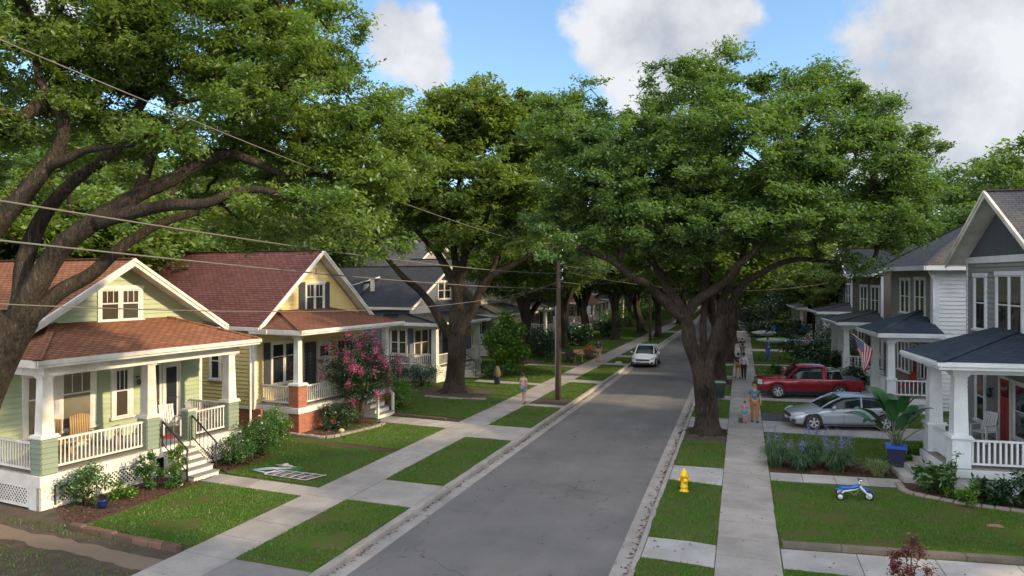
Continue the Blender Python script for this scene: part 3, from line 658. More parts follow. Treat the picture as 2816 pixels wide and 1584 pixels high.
# ------------------------------------------------------------------ house kit
# local axes: x = outwards to the street, y = along the facade away from the camera (right-hand houses are mirrored with sx=-1)
class House:
    def __init__(s, name, label, O, th, sx=1):
        s.O = O; s.th = R(th); s.sx = sx
        s.e = thing(name, label, 'house', (O[0], O[1], 0), -R(th))
    def W(s, x, y, z=0):
        "local -> world"
        x = x*s.sx; c, n = math.cos(s.th), math.sin(s.th)
        return (s.O[0]+x*c+y*n, s.O[1]-x*n+y*c, z)
    def rz(s): return -s.th
    def mb(s): return MB(s.sx)
    def part(s, mb, name, mats, parent=None): return mb.build(name, mats, parent or s.e)
def P3(ax, c0, a, b, o):
    "point on a wall: ax 'x' = wall facing +x at x=c0 (a along y); 'y' = wall facing -y at y=c0 (a along x)"
    return (c0+o, a, b) if ax == 'x' else (a, c0-o, b)
def siding(mb, ax, c0, a0, a1, z0, z1, h=.17, rng_=None, m=0):
    z = z0
    while z < z1-.01:
        e = min(z+h, z1)
        A0, A1 = (rng_(z) if rng_ else (a0,a1)); B0, B1 = (rng_(e) if rng_ else (a0,a1))
        if A1-A0 > .05:
            if B1 < B0: B0 = B1 = (B0+B1)/2
            p = [P3(ax,c0,A0,z,.0),P3(ax,c0,A1,z,.0),P3(ax,c0,A1,z,.034),P3(ax,c0,A0,z,.034),P3(ax,c0,B0,e,.0),P3(ax,c0,B1,e,.0)]
            mb.add(p, [(0,1,2,3),(3,2,5,4),(0,3,4),(1,5,2)], m)
        z = e
def vsiding(mb, ax, c0, rng_, z0, z1, a0, a1, h=.14):
    a = a0
    while a < a1:
        zt0, zt1 = rng_(a), rng_(min(a+h,a1)); 
        mb.add([P3(ax,c0,a,z0,0),P3(ax,c0,a+h-.015,z0,0),P3(ax,c0,a+h-.015,zt1,0),P3(ax,c0,a,zt0,0),P3(ax,c0,a,z0,.02),P3(ax,c0,a+h-.015,z0,.02),P3(ax,c0,a+h-.015,zt1,.02),P3(ax,c0,a,zt0,.02)],[(4,5,6,7),(0,4,7,3),(1,2,6,5)]); a += h
def pbox(mb, ax, c0, a0, a1, z0, z1, o0, o1, m=0):
    if ax == 'x': mb.box(c0+o0, c0+o1, a0, a1, z0, z1, m)
    else: mb.box(a0, a1, c0-o1, c0-o0, z0, z1, m)
def window(H, ax, c0, a0, a1, z0, z1, units=1, fr=.12, split=.5, munt=0, glass=GLASS, trim=None, shut=None, sill=True, name='window', blind=None, sashm=None):
    trim = trim or WHITE; mb = H.mb(); t = .08
    pbox(mb, ax, c0, a0, a0+fr, z0, z1, 0, t); pbox(mb, ax, c0, a1-fr, a1, z0, z1, 0, t)
    pbox(mb, ax, c0, a0-.03, a1+.03, z1-fr*.9, z1+.03, 0, t+.02); 
    if sill: pbox(mb, ax, c0, a0-.05, a1+.05, z0-.02, z0+.06, 0, t+.05)
    u0, u1 = a0+fr, a1-fr; mul = fr*.75; w = (u1-u0-mul*(units-1))/units; gz0, gz1 = z0+.06, z1-fr*.9
    for k in range(units-1): pbox(mb, ax, c0, u0+(k+1)*w+k*mul, u0+(k+1)*(w+mul), gz0, gz1, 0, t-.003)
    wob = H.part(mb, name, trim); sm = H.mb(); gm = H.mb(); bm = H.mb()
    for k in range(units):
        b0 = u0+k*(w+mul); b1 = b0+w; f = .045; zs = gz0+(gz1-gz0)*(1-split)
        for (za, zb, o) in ((gz0, zs+.02, .052), (zs-.02, gz1, .062)):
            pbox(sm, ax, c0, b0, b0+f, za, zb, .0, o); pbox(sm, ax, c0, b1-f, b1, za, zb, .0, o)
            pbox(sm, ax, c0, b0+f, b1-f, za, za+f, .0, o-.002); pbox(sm, ax, c0, b0+f, b1-f, zb-f, zb, .0, o-.002)
        for j in range(munt): 
            q = b0+(b1-b0)*(j+1)/(munt+1); pbox(sm, ax, c0, q-.012, q+.012, zs+f, gz1-f, .02, .056)
        pbox(gm, ax, c0, b0+.02, b1-.02, gz0+.02, gz1-.02, .0, .044)
        if blind:
            pbox(bm, ax, c0, b0+.05, b1-.05, gz1-(gz1-gz0)*blind, gz1-.05, .044, .0465)
    sash = H.part(sm, 'sash', sashm or trim, wob); H.part(gm, 'pane', glass, wob)
    if blind: H.part(bm, 'curtain', mat('curtain_cloth', (.11,.115,.10), .2, .3, 1, spec=.8, coat=.4), wob)
    if shut:
        for (s0, s1) in shut:
            q = H.mb(); pbox(q, ax, c0, s0, s1, z0, z1, .02, .06); n = int((z1-z0)/.07)
            for i in range(n): pbox(q, ax, c0, s0+.05, s1-.05, z0+.05+i*(z1-z0-.1)/n, z0+.05+(i+.6)*(z1-z0-.1)/n, .06, .072)
            H.part(q, 'shutter', mat('charcoal_shutter', (.045,.05,.055), .5, .08, 2))
    return wob
def door(H, ax, c0, a0, a1, z0, z1, col, glass=None, trim=None, panes=True):
    mb = H.mb(); fr = .1
    pbox(mb, ax, c0, a0-fr, a0, z0, z1+fr, 0, .08); pbox(mb, ax, c0, a1, a1+fr, z0, z1+fr, 0, .08); pbox(mb, ax, c0, a0, a1, z1, z1+fr, 0, .078)
    f = H.part(mb, 'door_frame', trim or WHITE)
    mb = H.mb(); pbox(mb, ax, c0, a0, a1, z0, z1, 0, .045); w = a1-a0
    for (x0, x1) in ((.12,.46),(.54,.88)):
        for (q0, q1) in ((.06,.30),(.36,.62)): pbox(mb, ax, c0, a0+w*x0, a0+w*x1, z0+(z1-z0)*q0, z0+(z1-z0)*q1, .045, .057)
    d = H.part(mb, 'door', col)
    mb = H.mb()
    if glass == 'full': pbox(mb, ax, c0, a0+w*.14, a1-w*.14, z0+(z1-z0)*.14, z1-(z1-z0)*.06, .045, .061)
    else: pbox(mb, ax, c0, a0+w*.15, a1-w*.15, z0+(z1-z0)*.72, z0+(z1-z0)*.93, .045, .059)
    H.part(mb, 'pane', GLASS, d)
    mb = H.mb(); mb.ell(P3(ax, c0, a1-w*.09, z0+(z1-z0)*.45, .07), (.03,.03,.03), 8, 6); H.part(mb, 'handle', CHROME, d)
def railing(H, p, q, z0, z1, m=None, sp=.125, name='railing', w=.035):
    mb = H.mb(); p = Vector((p[0],p[1],0)); q = Vector((q[0],q[1],0)); up = Vector((0,0,1))
    mb.bar(p+up*(z1-.03), q+up*(z1-.03), .09, .06); mb.bar(p+up*(z0+.03), q+up*(z0+.03), .05, .06)
    n = max(2, int((q-p).length/sp))
    for i in range(n):
        r = p.lerp(q, (i+.5)/n); mb.box(r.x-w/2, r.x+w/2, r.y-w/2, r.y+w/2, z0+.06, z1-.06)
    return H.part(mb, name, m or WHITE)
def lattice(H, ax, c0, a0, a1, z0, z1, m=None, sp=.13, w=.035):
    mb = H.mb(); W_, Hh = a1-a0, z1-z0
    for s in (1,-1):
        k = -Hh
        while k < W_:
            pa = max(0, k); pb = min(W_, k+Hh)
            if pb-pa > .03:
                za, zb = pa-k, pb-k
                if s == -1: za, zb = Hh-za, Hh-zb
                o = .012 if s == 1 else .022
                A = P3(ax, c0, a0+pa, z0+za, o); B = P3(ax, c0, a0+pb, z0+zb, o)
                mb.bar(A, B, .008 if ax == 'x' else w, w if ax == 'x' else w, 0, up=(1,0,0) if ax == 'x' else (0,0,1)) if False else mb.add(
                    [P3(ax,c0,a0+pa-w*.7*0,z0+za-w*.7,o),P3(ax,c0,a0+pb,z0+zb-w*.7,o),P3(ax,c0,a0+pb,z0+zb+w*.7,o),P3(ax,c0,a0+pa,z0+za+w*.7,o),
                     P3(ax,c0,a0+pa,z0+za-w*.7,o-.008),P3(ax,c0,a0+pb,z0+zb-w*.7,o-.008),P3(ax,c0,a0+pb,z0+zb+w*.7,o-.008),P3(ax,c0,a0+pa,z0+za+w*.7,o-.008)],
                    [(0,1,2,3),(0,4,5,1),(3,2,6,7)])
            k += sp
    for (q0,q1,r0,r1) in ((a0-.05,a1+.05,z0-.05,z0+.03),(a0-.05,a1+.05,z1-.03,z1+.05),(a0-.05,a0+.03,z0+.03,z1-.03),(a1-.03,a1+.05,z0+.03,z1-.03)): pbox(mb, ax, c0, q0, q1, r0, r1, -.02, .035)
    H.part(mb, 'lattice', m or WHITE)
def column(H, x, y, z0, zp, z1, wp, w0, w1, pedm, colm, cap=True):
    "pedestal (z0..zp, width wp) plus tapered shaft; x,y centre"
    mb = H.mb()
    if zp > z0:
        mb.box(x-wp/2, x+wp/2, y-wp/2, y+wp/2, z0, zp)
        if pedm in (GREEND,):
            siding(mb, 'x', x+wp/2, y-wp/2, y+wp/2, z0, zp, .15); siding(mb, 'y', y-wp/2, x-wp/2, x+wp/2, z0, zp, .15)
        H.part(mb, 'pedestal', pedm)
    mb = H.mb(); c = wp*.62
    mb.box(x-c, x+c, y-c, y+c, zp, zp+.05); mb.box(x-c*.9, x+c*.9, y-c*.9, y+c*.9, zp+.05, zp+.10)
    mb.frus(x, y, zp+.10, z1-.10, w0, w1); mb.box(x-w1*.62, x+w1*.62, y-w1*.62, y+w1*.62, z1-.10, z1-.05); mb.box(x-w1*.7, x+w1*.7, y-w1*.7, y+w1*.7, z1-.05, z1)
    H.part(mb, 'column', colm)
def ridge(mb, p, q, m=0, w=.2):
    mb.bar(Vector(p)+Vector((0,0,.02)), Vector(q)+Vector((0,0,.02)), w, .035, m)
def fascia(mb, p, q, h=.16, t=.03, m=0, drop=.02):
    p = Vector(p); q = Vector(q); z = Vector((0,0,-h/2-drop)); mb.bar(p+z, q+z, t, h, m)
def gable_x(H, ya, yb, ym, ze, zm, x0, x1, sh, soff=.0, rake=.2, name='roof'):
    "gable roof, ridge along x from x1 (back) to x0 (front); eaves at ya, yb height ze, ridge ym,zm"
    mb = H.mb(); t = .10
    A = [(x0,ya,ze),(x0,ym,zm),(x1,ym,zm),(x1,ya,ze)]; B = [(x0,yb,ze),(x1,yb,ze),(x1,ym,zm),(x0,ym,zm)]
    mb.slab(A, t, 0, 1); mb.slab(B, t, 0, 1); ridge(mb, (x0,ym,zm), (x1,ym,zm))
    r = H.part(mb, name, [sh, WHITE]); mb = H.mb()
    d = rake
    for (p, q) in (((ya,ze),(ym,zm)),((yb,ze),(ym,zm))):
        for (o, hh, tt) in ((.015, d, .05), (.06, d*.42, .035)):
            mb.add([(x0+o-tt/2,p[0],p[1]+.02),(x0+o+tt/2,p[0],p[1]+.02),(x0+o+tt/2,q[0],q[1]+.02),(x0+o-tt/2,q[0],q[1]+.02),
                    (x0+o-tt/2,p[0],p[1]-hh),(x0+o+tt/2,p[0],p[1]-hh),(x0+o+tt/2,q[0],q[1]-hh),(x0+o-tt/2,q[0],q[1]-hh)],
                   [(0,1,2,3),(4,7,6,5),(0,4,5,1),(1,5,6,2),(2,6,7,3),(3,7,4,0)])
    H.part(mb, 'bargeboard', WHITE, r)
    for y_, s in ((ya,-1),(yb,1)):
        mb = H.mb(); mb.box(x1, x0, y_-.06*(s<0), y_+.06*(s>0), ze-.15, ze-.0); H.part(mb, 'gutter', WHITE, r)
    return r
def hip_porch(H, x0, x1, ya, yb, ze, zt, ta, tb, sh, beam=.3, inset=.5, trim=None, ov=.0):
    "lean-to porch roof hipped at both ends: eave at x0 (street), wall at x1; top edge from ta to tb"
    trim = trim or WHITE
    mb = H.mb(); t = .07; E0, E1, T0, T1 = (x0,ya,ze),(x0,yb,ze),(x1,ta,zt),(x1,tb,zt); W0, W1 = (x1,ya,ze),(x1,yb,ze)
    mb.slab([E0,E1,T1,T0], t, 0, 1); mb.slab([E0,T0,W0], t, 0, 1); mb.slab([E1,W1,T1], t, 0, 1)
    ridge(mb, E0, T0, 0, .22); ridge(mb, E1, T1, 0, .22)
    r = H.part(mb, 'porch_roof', [sh, trim]); mb = H.mb()
    mb.box(x0-.03, x0+.03, ya, yb, ze-.2, ze-.01); mb.box(x1, x0-.03, ya-.03, ya+.03, ze-.2, ze-.01); mb.box(x1, x0-.03, yb-.03, yb+.03, ze-.2, ze-.01)
    mb.box(x0+.03, x0+.09, ya-.03, yb+.03, ze-.12, ze-.005)
    mb.box(x1, x0-.03, ya+.03, yb-.03, ze-.21, ze-.18)
    H.part(mb, 'porch_fascia', trim, r)
    mb = H.mb(); a, b, x = ya+inset, yb-inset, x0-inset
    mb.box(x-.28, x, a, b, ze-.2-beam, ze-.21); mb.box(x1, x-.28, a, a+.28, ze-.2-beam, ze-.21); mb.box(x1, x-.28, b-.28, b, ze-.2-beam, ze-.21)
    H.part(mb, 'porch_beam', trim, r); return r
def steps(H, x0, x1, y0, y1, z1, n, m, mr=None):
    mb = H.mb(); 
    for i in range(n):
        za = z1*(n-i)/(n+1); xa = x0+(x1-x0)*i/n; xb = x0+(x1-x0)*(i+1)/n
        mb.box(xa, xb, y0, y1, 0, za-.04, 1); mb.box(xa, xb+.03, y0-.02, y1+.02, za-.04, za, 0)
    H.part(mb, 'steps', [m, mr or WHITE])
def handrail(H, x0, x1, y, z1, m=METAL, h=.85):
    mb = H.mb(); A = Vector((x0,y,z1+h)); B = Vector((x1,y,.2+h))
    mb.tube([A,B,B+Vector((.06,0,-.06))], .028, 8); mb.bar(A-Vector((0,0,h-.12)), B-Vector((0,0,h-.12)), .025, .025)
    mb.tube([(x0,y,z1),A], .022, 6); mb.tube([(x1,y,0),B], .028, 6)
    for i in range(1,6):
        p = A.lerp(B, i/6); mb.tube([p-Vector((0,0,h-.12)), p], .011, 5)
    H.part(mb, 'handrail', m)
def corner(H, x, y, z0, z1, w=.11, m=None):
    mb = H.mb(); mb.box(x-w, x+.035, y-.035, y+w, z0, z1); H.part(mb, 'corner_board', m or WHITE)
def body(H, x0, x1, y0, y1, z0, z1, m, gab=None, front=True, near=True, hz=.17):
    "wall box with clapboards on the street face (x0) and camera-side face (y0); gab=(ym,zm) adds the front gable triangle"
    mb = H.mb(); mb.box(x1, x0-.002, y0+.002, y1, z0, z1)
    if front: siding(mb, 'x', x0, y0, y1, z0, z1, hz)
    if near: siding(mb, 'y', y0, x1, x0, z0, z1, hz)
    siding(mb, 'x', x0, y0, y1, z0, z0, hz)
    if gab:
        ym, zm = gab; s0 = (ym-y0)/(zm-z1); s1 = (y1-ym)/(zm-z1)
        siding(mb, 'x', x0, 0, 0, z1, zm, hz, lambda z: (y0+(z-z1)*s0, y1-(z-z1)*s1))
        mb.add([(x0-.01,y0,z1),(x0-.01,y1,z1),(x0-.01,ym,zm)], [(0,1,2)]); mb.add([(x1,y0,z1),(x1,y1,z1),(x1,ym,zm)], [(0,1,2)])
    H.part(mb, 'wall', m)

# ------------------------------------------------------------------ green house
H = House('green_house', 'sage green bungalow with an orange shingled porch roof and white lattice, nearest on the left', (-18.8,15.86), 8.5); G = H
body(H, -2.6, -13, .0, 7.8, .2, 4.75, GREENS)
mb = H.mb(); s0 = 4.1/2.5
siding(mb, 'x', -2.6, 0,0, 4.75, 7.0, .17, lambda z: (.45+(z-4.75)*s0*1.0, 8.15-(z-4.75)*s0)); mb.add([(-2.61,.45,4.75),(-2.61,8.15,4.75),(-2.61,4.3,7.1)],[(0,1,2)])
H.part(mb, 'gable_wall', GREENS)
gable_x(H, .2, 8.42, 4.31, 4.68, 7.2, -1.85, -13, SH_ORANGE, rake=.24)
mb = H.mb(); mb.box(-2.6, -1.9, .2, 1.1, 4.55, 4.62); mb.box(-2.6,-1.9,7.5,8.4,4.55,4.62); H.part(mb, 'eave_return', WHITE)
mb = H.mb(); mb.box(-7, -.02, -.02, 7.28, .93, 1.0, 0); H.part(mb, 'porch_floor', DECK)
mb = H.mb(); mb.box(-.02,.06,-.08,7.3,.66,.97); mb.box(-7,-.02,-.08,-.02,.66,.97)
for y in (-.08,3.4,7.0): mb.box(-.1,.03,y,y+.42 if y<1 else y+.3,0,.66)
mb.box(-.45,.03,-.08,-.02,0,.66); mb.box(-2.6,-2.2,-.08,0,0,.66); mb.box(-.04,.03,.3,3.4,0,.06); H.part(mb, 'porch_skirt', WHITE)
lattice(H, 'x', .0, .46, 3.35, .1, .62); lattice(H, 'x', .0, 5.1, 6.9, .1, .62); lattice(H, 'y', -.04, -2.1, -.52, .1, .62); lattice(H, 'y', -.04, -5, -2.75, .1, .62)
mb = H.mb(); mb.box(-2.4,-.15,.1,7.1,.02,.6); H.part(mb, 'crawl_shade_block', DARKSHADE)  # solid black block stands in for the shade behind the lattice
for y in (.23,3.61,6.97): column(H, -.23, y, 1.0, 2.0, 3.8, .46, .36, .28, GREEND, WHITE)
mb = H.mb(); mb.box(-.3,.0,4.97,5.27,1.0,1.98); siding(mb,'x',0,4.97,5.27,1.0,1.98,.15); siding(mb,'y',4.97,-.3,0,1.0,1.98,.15); H.part(mb,'pedestal',GREEND)
mb = H.mb(); mb.box(-.34,.04,4.93,5.31,1.98,2.05); H.part(mb,'pedestal_cap',WHITE)
hip_porch(H, .5, -2.6, -.42, 7.75, 4.28, 5.08, 2.0, 6.3, SH_ORANGE, beam=.32, inset=.5)
railing(H, (-.2,.48), (-.2,3.38), 1.1, 1.92); railing(H, (-.2,5.27), (-.2,6.74), 1.1, 1.92); railing(H, (-6,-.0), (-.46,-.0), 1.1, 1.9); railing(H, (-2.5,7.2), (-.46,7.2), 1.1, 1.9)
steps(H, .06, 1.45, 3.95, 4.95, 1.0, 5, DECK); handrail(H, .1, 1.25, 3.86, 1.0); handrail(H, .1, 1.25, 5.03, 1.0)
window(H, 'x', -2.6, 1.0, 2.1, 1.55, 3.6, 1, .14, .4, 2, SCREEN); window(H, 'x', -2.6, 2.08, 3.4, 1.55, 3.6, 1, .16, .38, 2, SCREEN)
window(H, 'x', -2.6, 3.95, 4.78, 1.65, 3.5, 1, .16, .45, 2, GLASS2); door(H, 'x', -2.6, 5.2, 5.85, 1.0, 3.35, mat('dark_door', (.06,.05,.045), .5), None); door(H, 'x', -2.6, 6.08, 6.7, 1.0, 3.35, WHITE, 'full')
window(H, 'x', -2.6, 3.45, 5.17, 5.02, 6.25, 2, .13, .45, 2, GLASS2)
corner(H, -2.6, 7.7, 1.0, 4.1)
mb = H.mb(); mb.lathe([(.0,0),(.06,.0),(.07,.05),(.03,.06)], (-2.45,4.9,3.0), 10); mb.lathe([(.05,0),(.07,.12),(.02,.2)], (-2.45,4.95,2.75), 8); H.part(mb, 'porch_lamp', METAL)

# ------------------------------------------------------------------ yellow house
H = House('yellow_house', 'butter yellow cottage with a dark red roof and brick footed porch', (-17.76,26.87), 8.5); Y = H
body(H, -2.3, -14, -.2, 7.5, .9, 4.35, YELLOW)
mb = H.mb(); mb.box(-13.9, -2.32, -.19, 7.45, 0, .9); mb.box(-2.3,-1.9,-.2,0,0,.9); H.part(mb, 'foundation', BRICK)
mb = H.mb(); mb.box(-14,-2.25,-.24,-.2,.86,.98); H.part(mb,'skirt_board',WHITE)
mb = H.mb(); s0 = 4.0/3.35
siding(mb, 'x', -2.3, 0,0, 4.3, 7.6, .17, lambda z: (-.35+(z-4.3)*s0, 7.65-(z-4.3)*s0)); mb.add([(-2.31,-.35,4.3),(-2.31,7.65,4.3),(-2.31,3.65,7.7)],[(0,1,2)])
H.part(mb, 'gable_wall', YELLOW)
gable_x(H, -.45, 7.75, 3.65, 4.42, 7.84, -1.75, -11.5, SH_RED, rake=.2)
mb = H.mb(); mb.slab([(-11.5,-.45,4.42),(-11.5,3.65,7.84),(-15,-.45,4.42)], .1, 0, 1); mb.slab([(-11.5,7.75,4.42),(-15,7.75,4.42),(-11.5,3.65,7.84)], .1, 0, 1); mb.slab([(-15,-.45,4.42),(-11.5,3.65,7.84),(-15,7.75,4.42)], .1, 0, 1); H.part(mb, 'hip_roof', [SH_RED, WHITE])
mb = H.mb(); mb.box(-2.3,-1.3,-.5,.1,4.15,4.35); H.part(mb, 'eave_return', WHITE)
mb = H.mb(); mb.tube([(-2.42,-.3,4.2),(-2.42,-.27,3.9),(-2.42,-.27,.3),(-2.42,-.4,.15)], .05, 8); H.part(mb, 'downspout', WHITE)
corner(H, -2.27, -.2, .98, 4.2, .12)
mb = H.mb(); mb.box(-2.3,-.02,.02,6.9,1.02,1.1,0); H.part(mb, 'porch_floor', DECK)
mb = H.mb(); mb.box(-.02,.06,-.06,6.95,.82,1.06); mb.box(-2.6,-.02,-.06,.02,.82,1.06); H.part(mb, 'porch_band', WHITE)
mb = H.mb(); mb.box(-.55,.02,.0,.54,0,.82); mb.box(-.1,.0,.54,6.9,0,.82); mb.box(-2.62,-2.2,-.02,.1,0,.82); mb.box(-2.3,-.1,6.8,6.9,0,.82); H.part(mb, 'brick_foundation', BRICK)
mb = H.mb(); mb.box(-.53,.0,.0,.53,1.06,1.98); H.part(mb, 'brick_pier', BRICK)
mb = H.mb(); mb.box(-.53,.0,6.3,6.83,1.06,1.98); H.part(mb, 'brick_pier', BRICK)
lattice(H, 'y', .03, -2.15, -.6, .14, .76)
mb = H.mb(); mb.box(-2.2,-.5,.1,.3,.02,.8); H.part(mb, 'crawl_shade_block', DARKSHADE)  # black block painted as the shade under this porch
column(H, -.26, .26, 1.98, 1.98, 4.08, .5, .26, .24, BRICK, WHITE); column(H, -.26, 6.55, 1.98, 1.98, 4.08, .5, .26, .24, BRICK, WHITE)
hip_porch(H, .5, -2.3, -.42, 7.0, 4.36, 5.08, 1.3, 4.6, SH_BROWN, beam=.1, inset=.55)
railing(H, (-2.25,.2), (-.53,.2), 1.18, 1.92); railing(H, (-.25,.53), (-.25,4.1), 1.18, 1.92); railing(H, (-.25,5.3), (-.25,6.3), 1.18, 1.92)
steps(H, .06, 1.15, 4.15, 5.25, 1.06, 4, DECK)
for y in (4.1,5.3):
    mb = H.mb(); mb.box(1.02,1.12,y-.05,y+.05,0,1.05); mb.bar((.0,y,1.85),(1.1,y,1.0),.07,.06); H.part(mb, 'stair_rail', WHITE)
window(H, 'x', -2.3, .75, 2.47, 1.75, 3.68, 2, .1, .33, 0, GLASS, shut=[(.34,.72)]); window(H, 'x', -2.3, 2.95, 4.32, 4.95, 6.32, 2, .09, .5, 1, GLASS2, shut=[(2.54,2.93),(4.34,4.70)])
mb = H.mb(); mb.box(-2.29,-2.24,2.95,3.3,1.3,3.5); mb.box(-2.29,-2.24,3.36,3.72,1.3,3.5); H.part(mb, 'shutter', mat('charcoal_shutter', (.045,.05,.055)))
door(H, 'x', -2.3, 3.9, 4.7, 1.1, 3.4, WHITE); window(H, 'x', -2.3, 5.2, 6.6, 1.75, 3.5, 2, .1, .4, 1)
mb = H.mb(); mb.box(-2.3,-2.24,3.55,3.8,6.62,7.1); H.part(mb, 'vent_frame', WHITE)
mb = H.mb(); mb.box(-2.24,-2.225,3.59,3.76,6.67,7.02); 
for k in range(5): mb.box(-2.225,-2.21,3.59,3.76,6.68+k*.07,6.71+k*.07)
H.part(mb, 'vent', mat('vent_slats', (.25,.2,.13), .7))
window(H, 'y', -.2, -4.9, -4.2, 2.0, 3.6, 1, .1, .45, 0, GLASS); window(H, 'y', -.2, -6.6, -5.9, 1.9, 3.7, 1, .1, .45, 0, GLASS)

# ------------------------------------------------------------------ further left: parametric bungalows
def bungalow(name, label, O, th, sx, wall, sh, w=8.2, depth=11, z0=.9, ze=4.3, zm=7.2, pd=2.4, py=(0,7), trim=None, dormer=False, wx=2, posts=3, body_y=(0,8), railon=True, glass=GLASS2, porch_z=3.45, square=.3):
    H = House(name, label, O, th, sx); y0, y1 = body_y; ym = (y0+y1)/2
    body(H, -pd, -depth, y0, y1, 0, ze-.05, wall, (ym, zm-.15))
    gable_x(H, y0-.45, y1+.45, ym, ze-.18, zm, -pd+.5, -depth, sh, rake=.18)
    mb = H.mb(); mb.box(-pd, 0, py[0], py[1], z0-.1, z0); H.part(mb, 'porch_floor', DECK)
    mb = H.mb(); mb.box(-.05,.05,py[0]-.05,py[1]+.05,z0-.35,z0-.02); mb.box(-pd,-.05,py[0]-.05,py[0]+.04,z0-.35,z0-.02); mb.box(-.12,.0,py[0],py[1],0,z0-.35); mb.box(-pd,-.1,py[0],py[0]+.1,0,z0-.35); H.part(mb, 'porch_skirt', WHITE)
    hip_porch(H, .4, -pd, py[0]-.4, py[1]+.4, porch_z, porch_z+.75, py[0]+1.2, py[1]-1.2, sh, beam=.22, inset=.42)
    for i in range(posts):
        y = py[0]+.2+(py[1]-py[0]-.4)*i/(posts-1); column(H, -.2, y, z0, z0, porch_z-.4, square+.1, square, square*.85, WHITE, WHITE)
    if railon:
        for i in range(posts-1):
            a = py[0]+.35+(py[1]-py[0]-.4)*i/(posts-1); b = py[0]+.05+(py[1]-py[0]-.4)*(i+1)/(posts-1)
            if i == posts-2: continue
            railing(H, (-.2,a), (-.2,b), z0+.1, z0+.85, sp=.16)
        railing(H, (-pd,py[0]+.2), (-.4,py[0]+.2), z0+.1, z0+.85, sp=.16)
    ys = py[1]-(py[1]-py[0])/(posts-1); steps(H, .05, 1.2, ys+.4, ys+1.6, z0, 4, DECK)
    door(H, 'x', -pd, ym-.1, ym+.8, z0, z0+2.1, mat('dark_door', (.06,.05,.045)))
    window(H, 'x', -pd, y0+.7, y0+2.7, z0+.7, z0+2.3, 2, .1, .45, 0, glass); window(H, 'x', -pd, y1-2.4, y1-.7, z0+.7, z0+2.3, 2, .1, .45, 0, glass)
    window(H, 'x', -pd, ym-.7, ym+.7, ze+.4, ze+1.7, 2, .1, .5, 0, glass)
    for k in range(wx): window(H, 'y', y0, -pd-2.2-k*3, -pd-1.1-k*3, z0+.7, z0+2.4, 1, .1, .5, 0, glass)
    corner(H, -pd+.02, y0, .2, ze-.25)
    return H
H = House('blue_grey_house', 'dark slate roofed house with blue grey siding and white porch behind the big left oak', (-18.0,42.6), 8.5); L3 = H
body(H, -2.3, -13, .1, 8.2, 0, 4.7, BLUES, (4.4, 7.15))
gable_x(H, -.35, 8.7, 4.4, 4.62, 7.3, -1.8, -13, SH_DARK, rake=.16)
mb = H.mb(); mb.box(-4.2,0,-.4,5.4,.82,.92); H.part(mb,'porch_floor',DECK)
mb = H.mb(); mb.box(-.05,.06,-.46,5.45,.6,.9); mb.box(-4.2,-.05,-.46,-.38,.6,.9); mb.box(-.35,.03,-.44,-.08,0,.6); mb.box(-.1,0,-.1,5.4,0,.6); mb.box(-4.2,-.3,-.42,-.36,0,.6); H.part(mb,'porch_skirt',WHITE)
for y in (-.22,2.4,5.2): column(H, -.2, y, .92, .92, 3.45, .42, .36, .32, WHITE, WHITE)
hip_porch(H, .45, -4.2, -.9, 5.9, 3.72, 4.5, .8, 5.0, SH_DARK, beam=.2, inset=.45)
railing(H, (-4.2,-.2), (-.4,-.2), 1.02, 1.7, sp=.15); railing(H, (-.2,0), (-.2,2.2), 1.02, 1.7, sp=.15); railing(H, (-.2,3.7), (-.2,5.0), 1.02, 1.7, sp=.15)
window(H, 'y', .1, -4.4, -2.45, 1.5, 3.25, 3, .1, .5, 0, GLASS2); window(H, 'x', -2.3, .5, 2.3, 1.4, 3.2, 2, .1, .5, 0, GLASS2); door(H, 'x', -2.3, 3.0, 3.9, .92, 3.1, WHITE); window(H, 'x', -2.3, 3.4, 5.2, 5.0, 6.3, 2, .1, .5)
steps(H, .06, 1.3, 2.55, 3.6, .92, 4, CONC); handrail(H, .1, 1.2, 2.5, .92)
mb = H.mb(); mb.box(-8.2,-6.9,-.2,2.0,4.5,6.1); H.part(mb, 'dormer', BLUES); mb = H.mb(); mb.slab([(-8.4,-.4,6.0),(-6.7,-.4,6.0),(-6.7,3.0,6.6),(-8.4,3.0,6.6)], .08, 0, 1); H.part(mb, 'dormer_roof', [SH_DARK, WHITE]); window(H, 'y', -.2, -8.0, -7.1, 4.8, 5.9, 1, .1)
mb = H.mb(); mb.box(-6.2,-6.0,1.2,1.4,5.6,6.4); mb.box(-6.25,-5.95,1.15,1.45,6.4,6.45); H.part(mb, 'vent_pipe', WHITE)
bungalow('brown_roofed_house', 'white porched house with a brown roof, third plot beyond the yellow cottage', (-19.2,57.5), 8, 1, mat('offwhite_siding',(.42,.42,.40),.6,.1), SH_GREY, zm=8.2, ze=4.6)
bungalow('grey_roofed_house', 'pale house under a grey roof behind the second pair of left oaks', (-18.8,72), 7, 1, MAUVE, SH_GREY, zm=8.0, ze=4.6)
bungalow('cream_house', 'cream house far along the left side, before the last bungalow', (-18.0,87), 7, 1, CREAM, SH_BROWN)
bungalow('far_bungalow', 'small white bungalow farthest along the left side', (-17.6,103), 7, 1, WHITE2, SH_GREY)
# tall rear house behind the brown roofed one
H = House('rear_house', 'tall mauve house seen between the trunks behind the left bungalows', (-30,64), 8); body(H, 0,-9,0,9,0,7.5,MAUVE,(4.5,10)); gable_x(H,-.4,9.4,4.5,7.3,10.2,.5,-9,SH_GREY); window(H,'x',0,1,2.2,4.8,6.6,1); window(H,'x',0,6,7.2,4.8,6.6,1); window(H,'y',0,-4,-2.8,4.8,6.6,1)

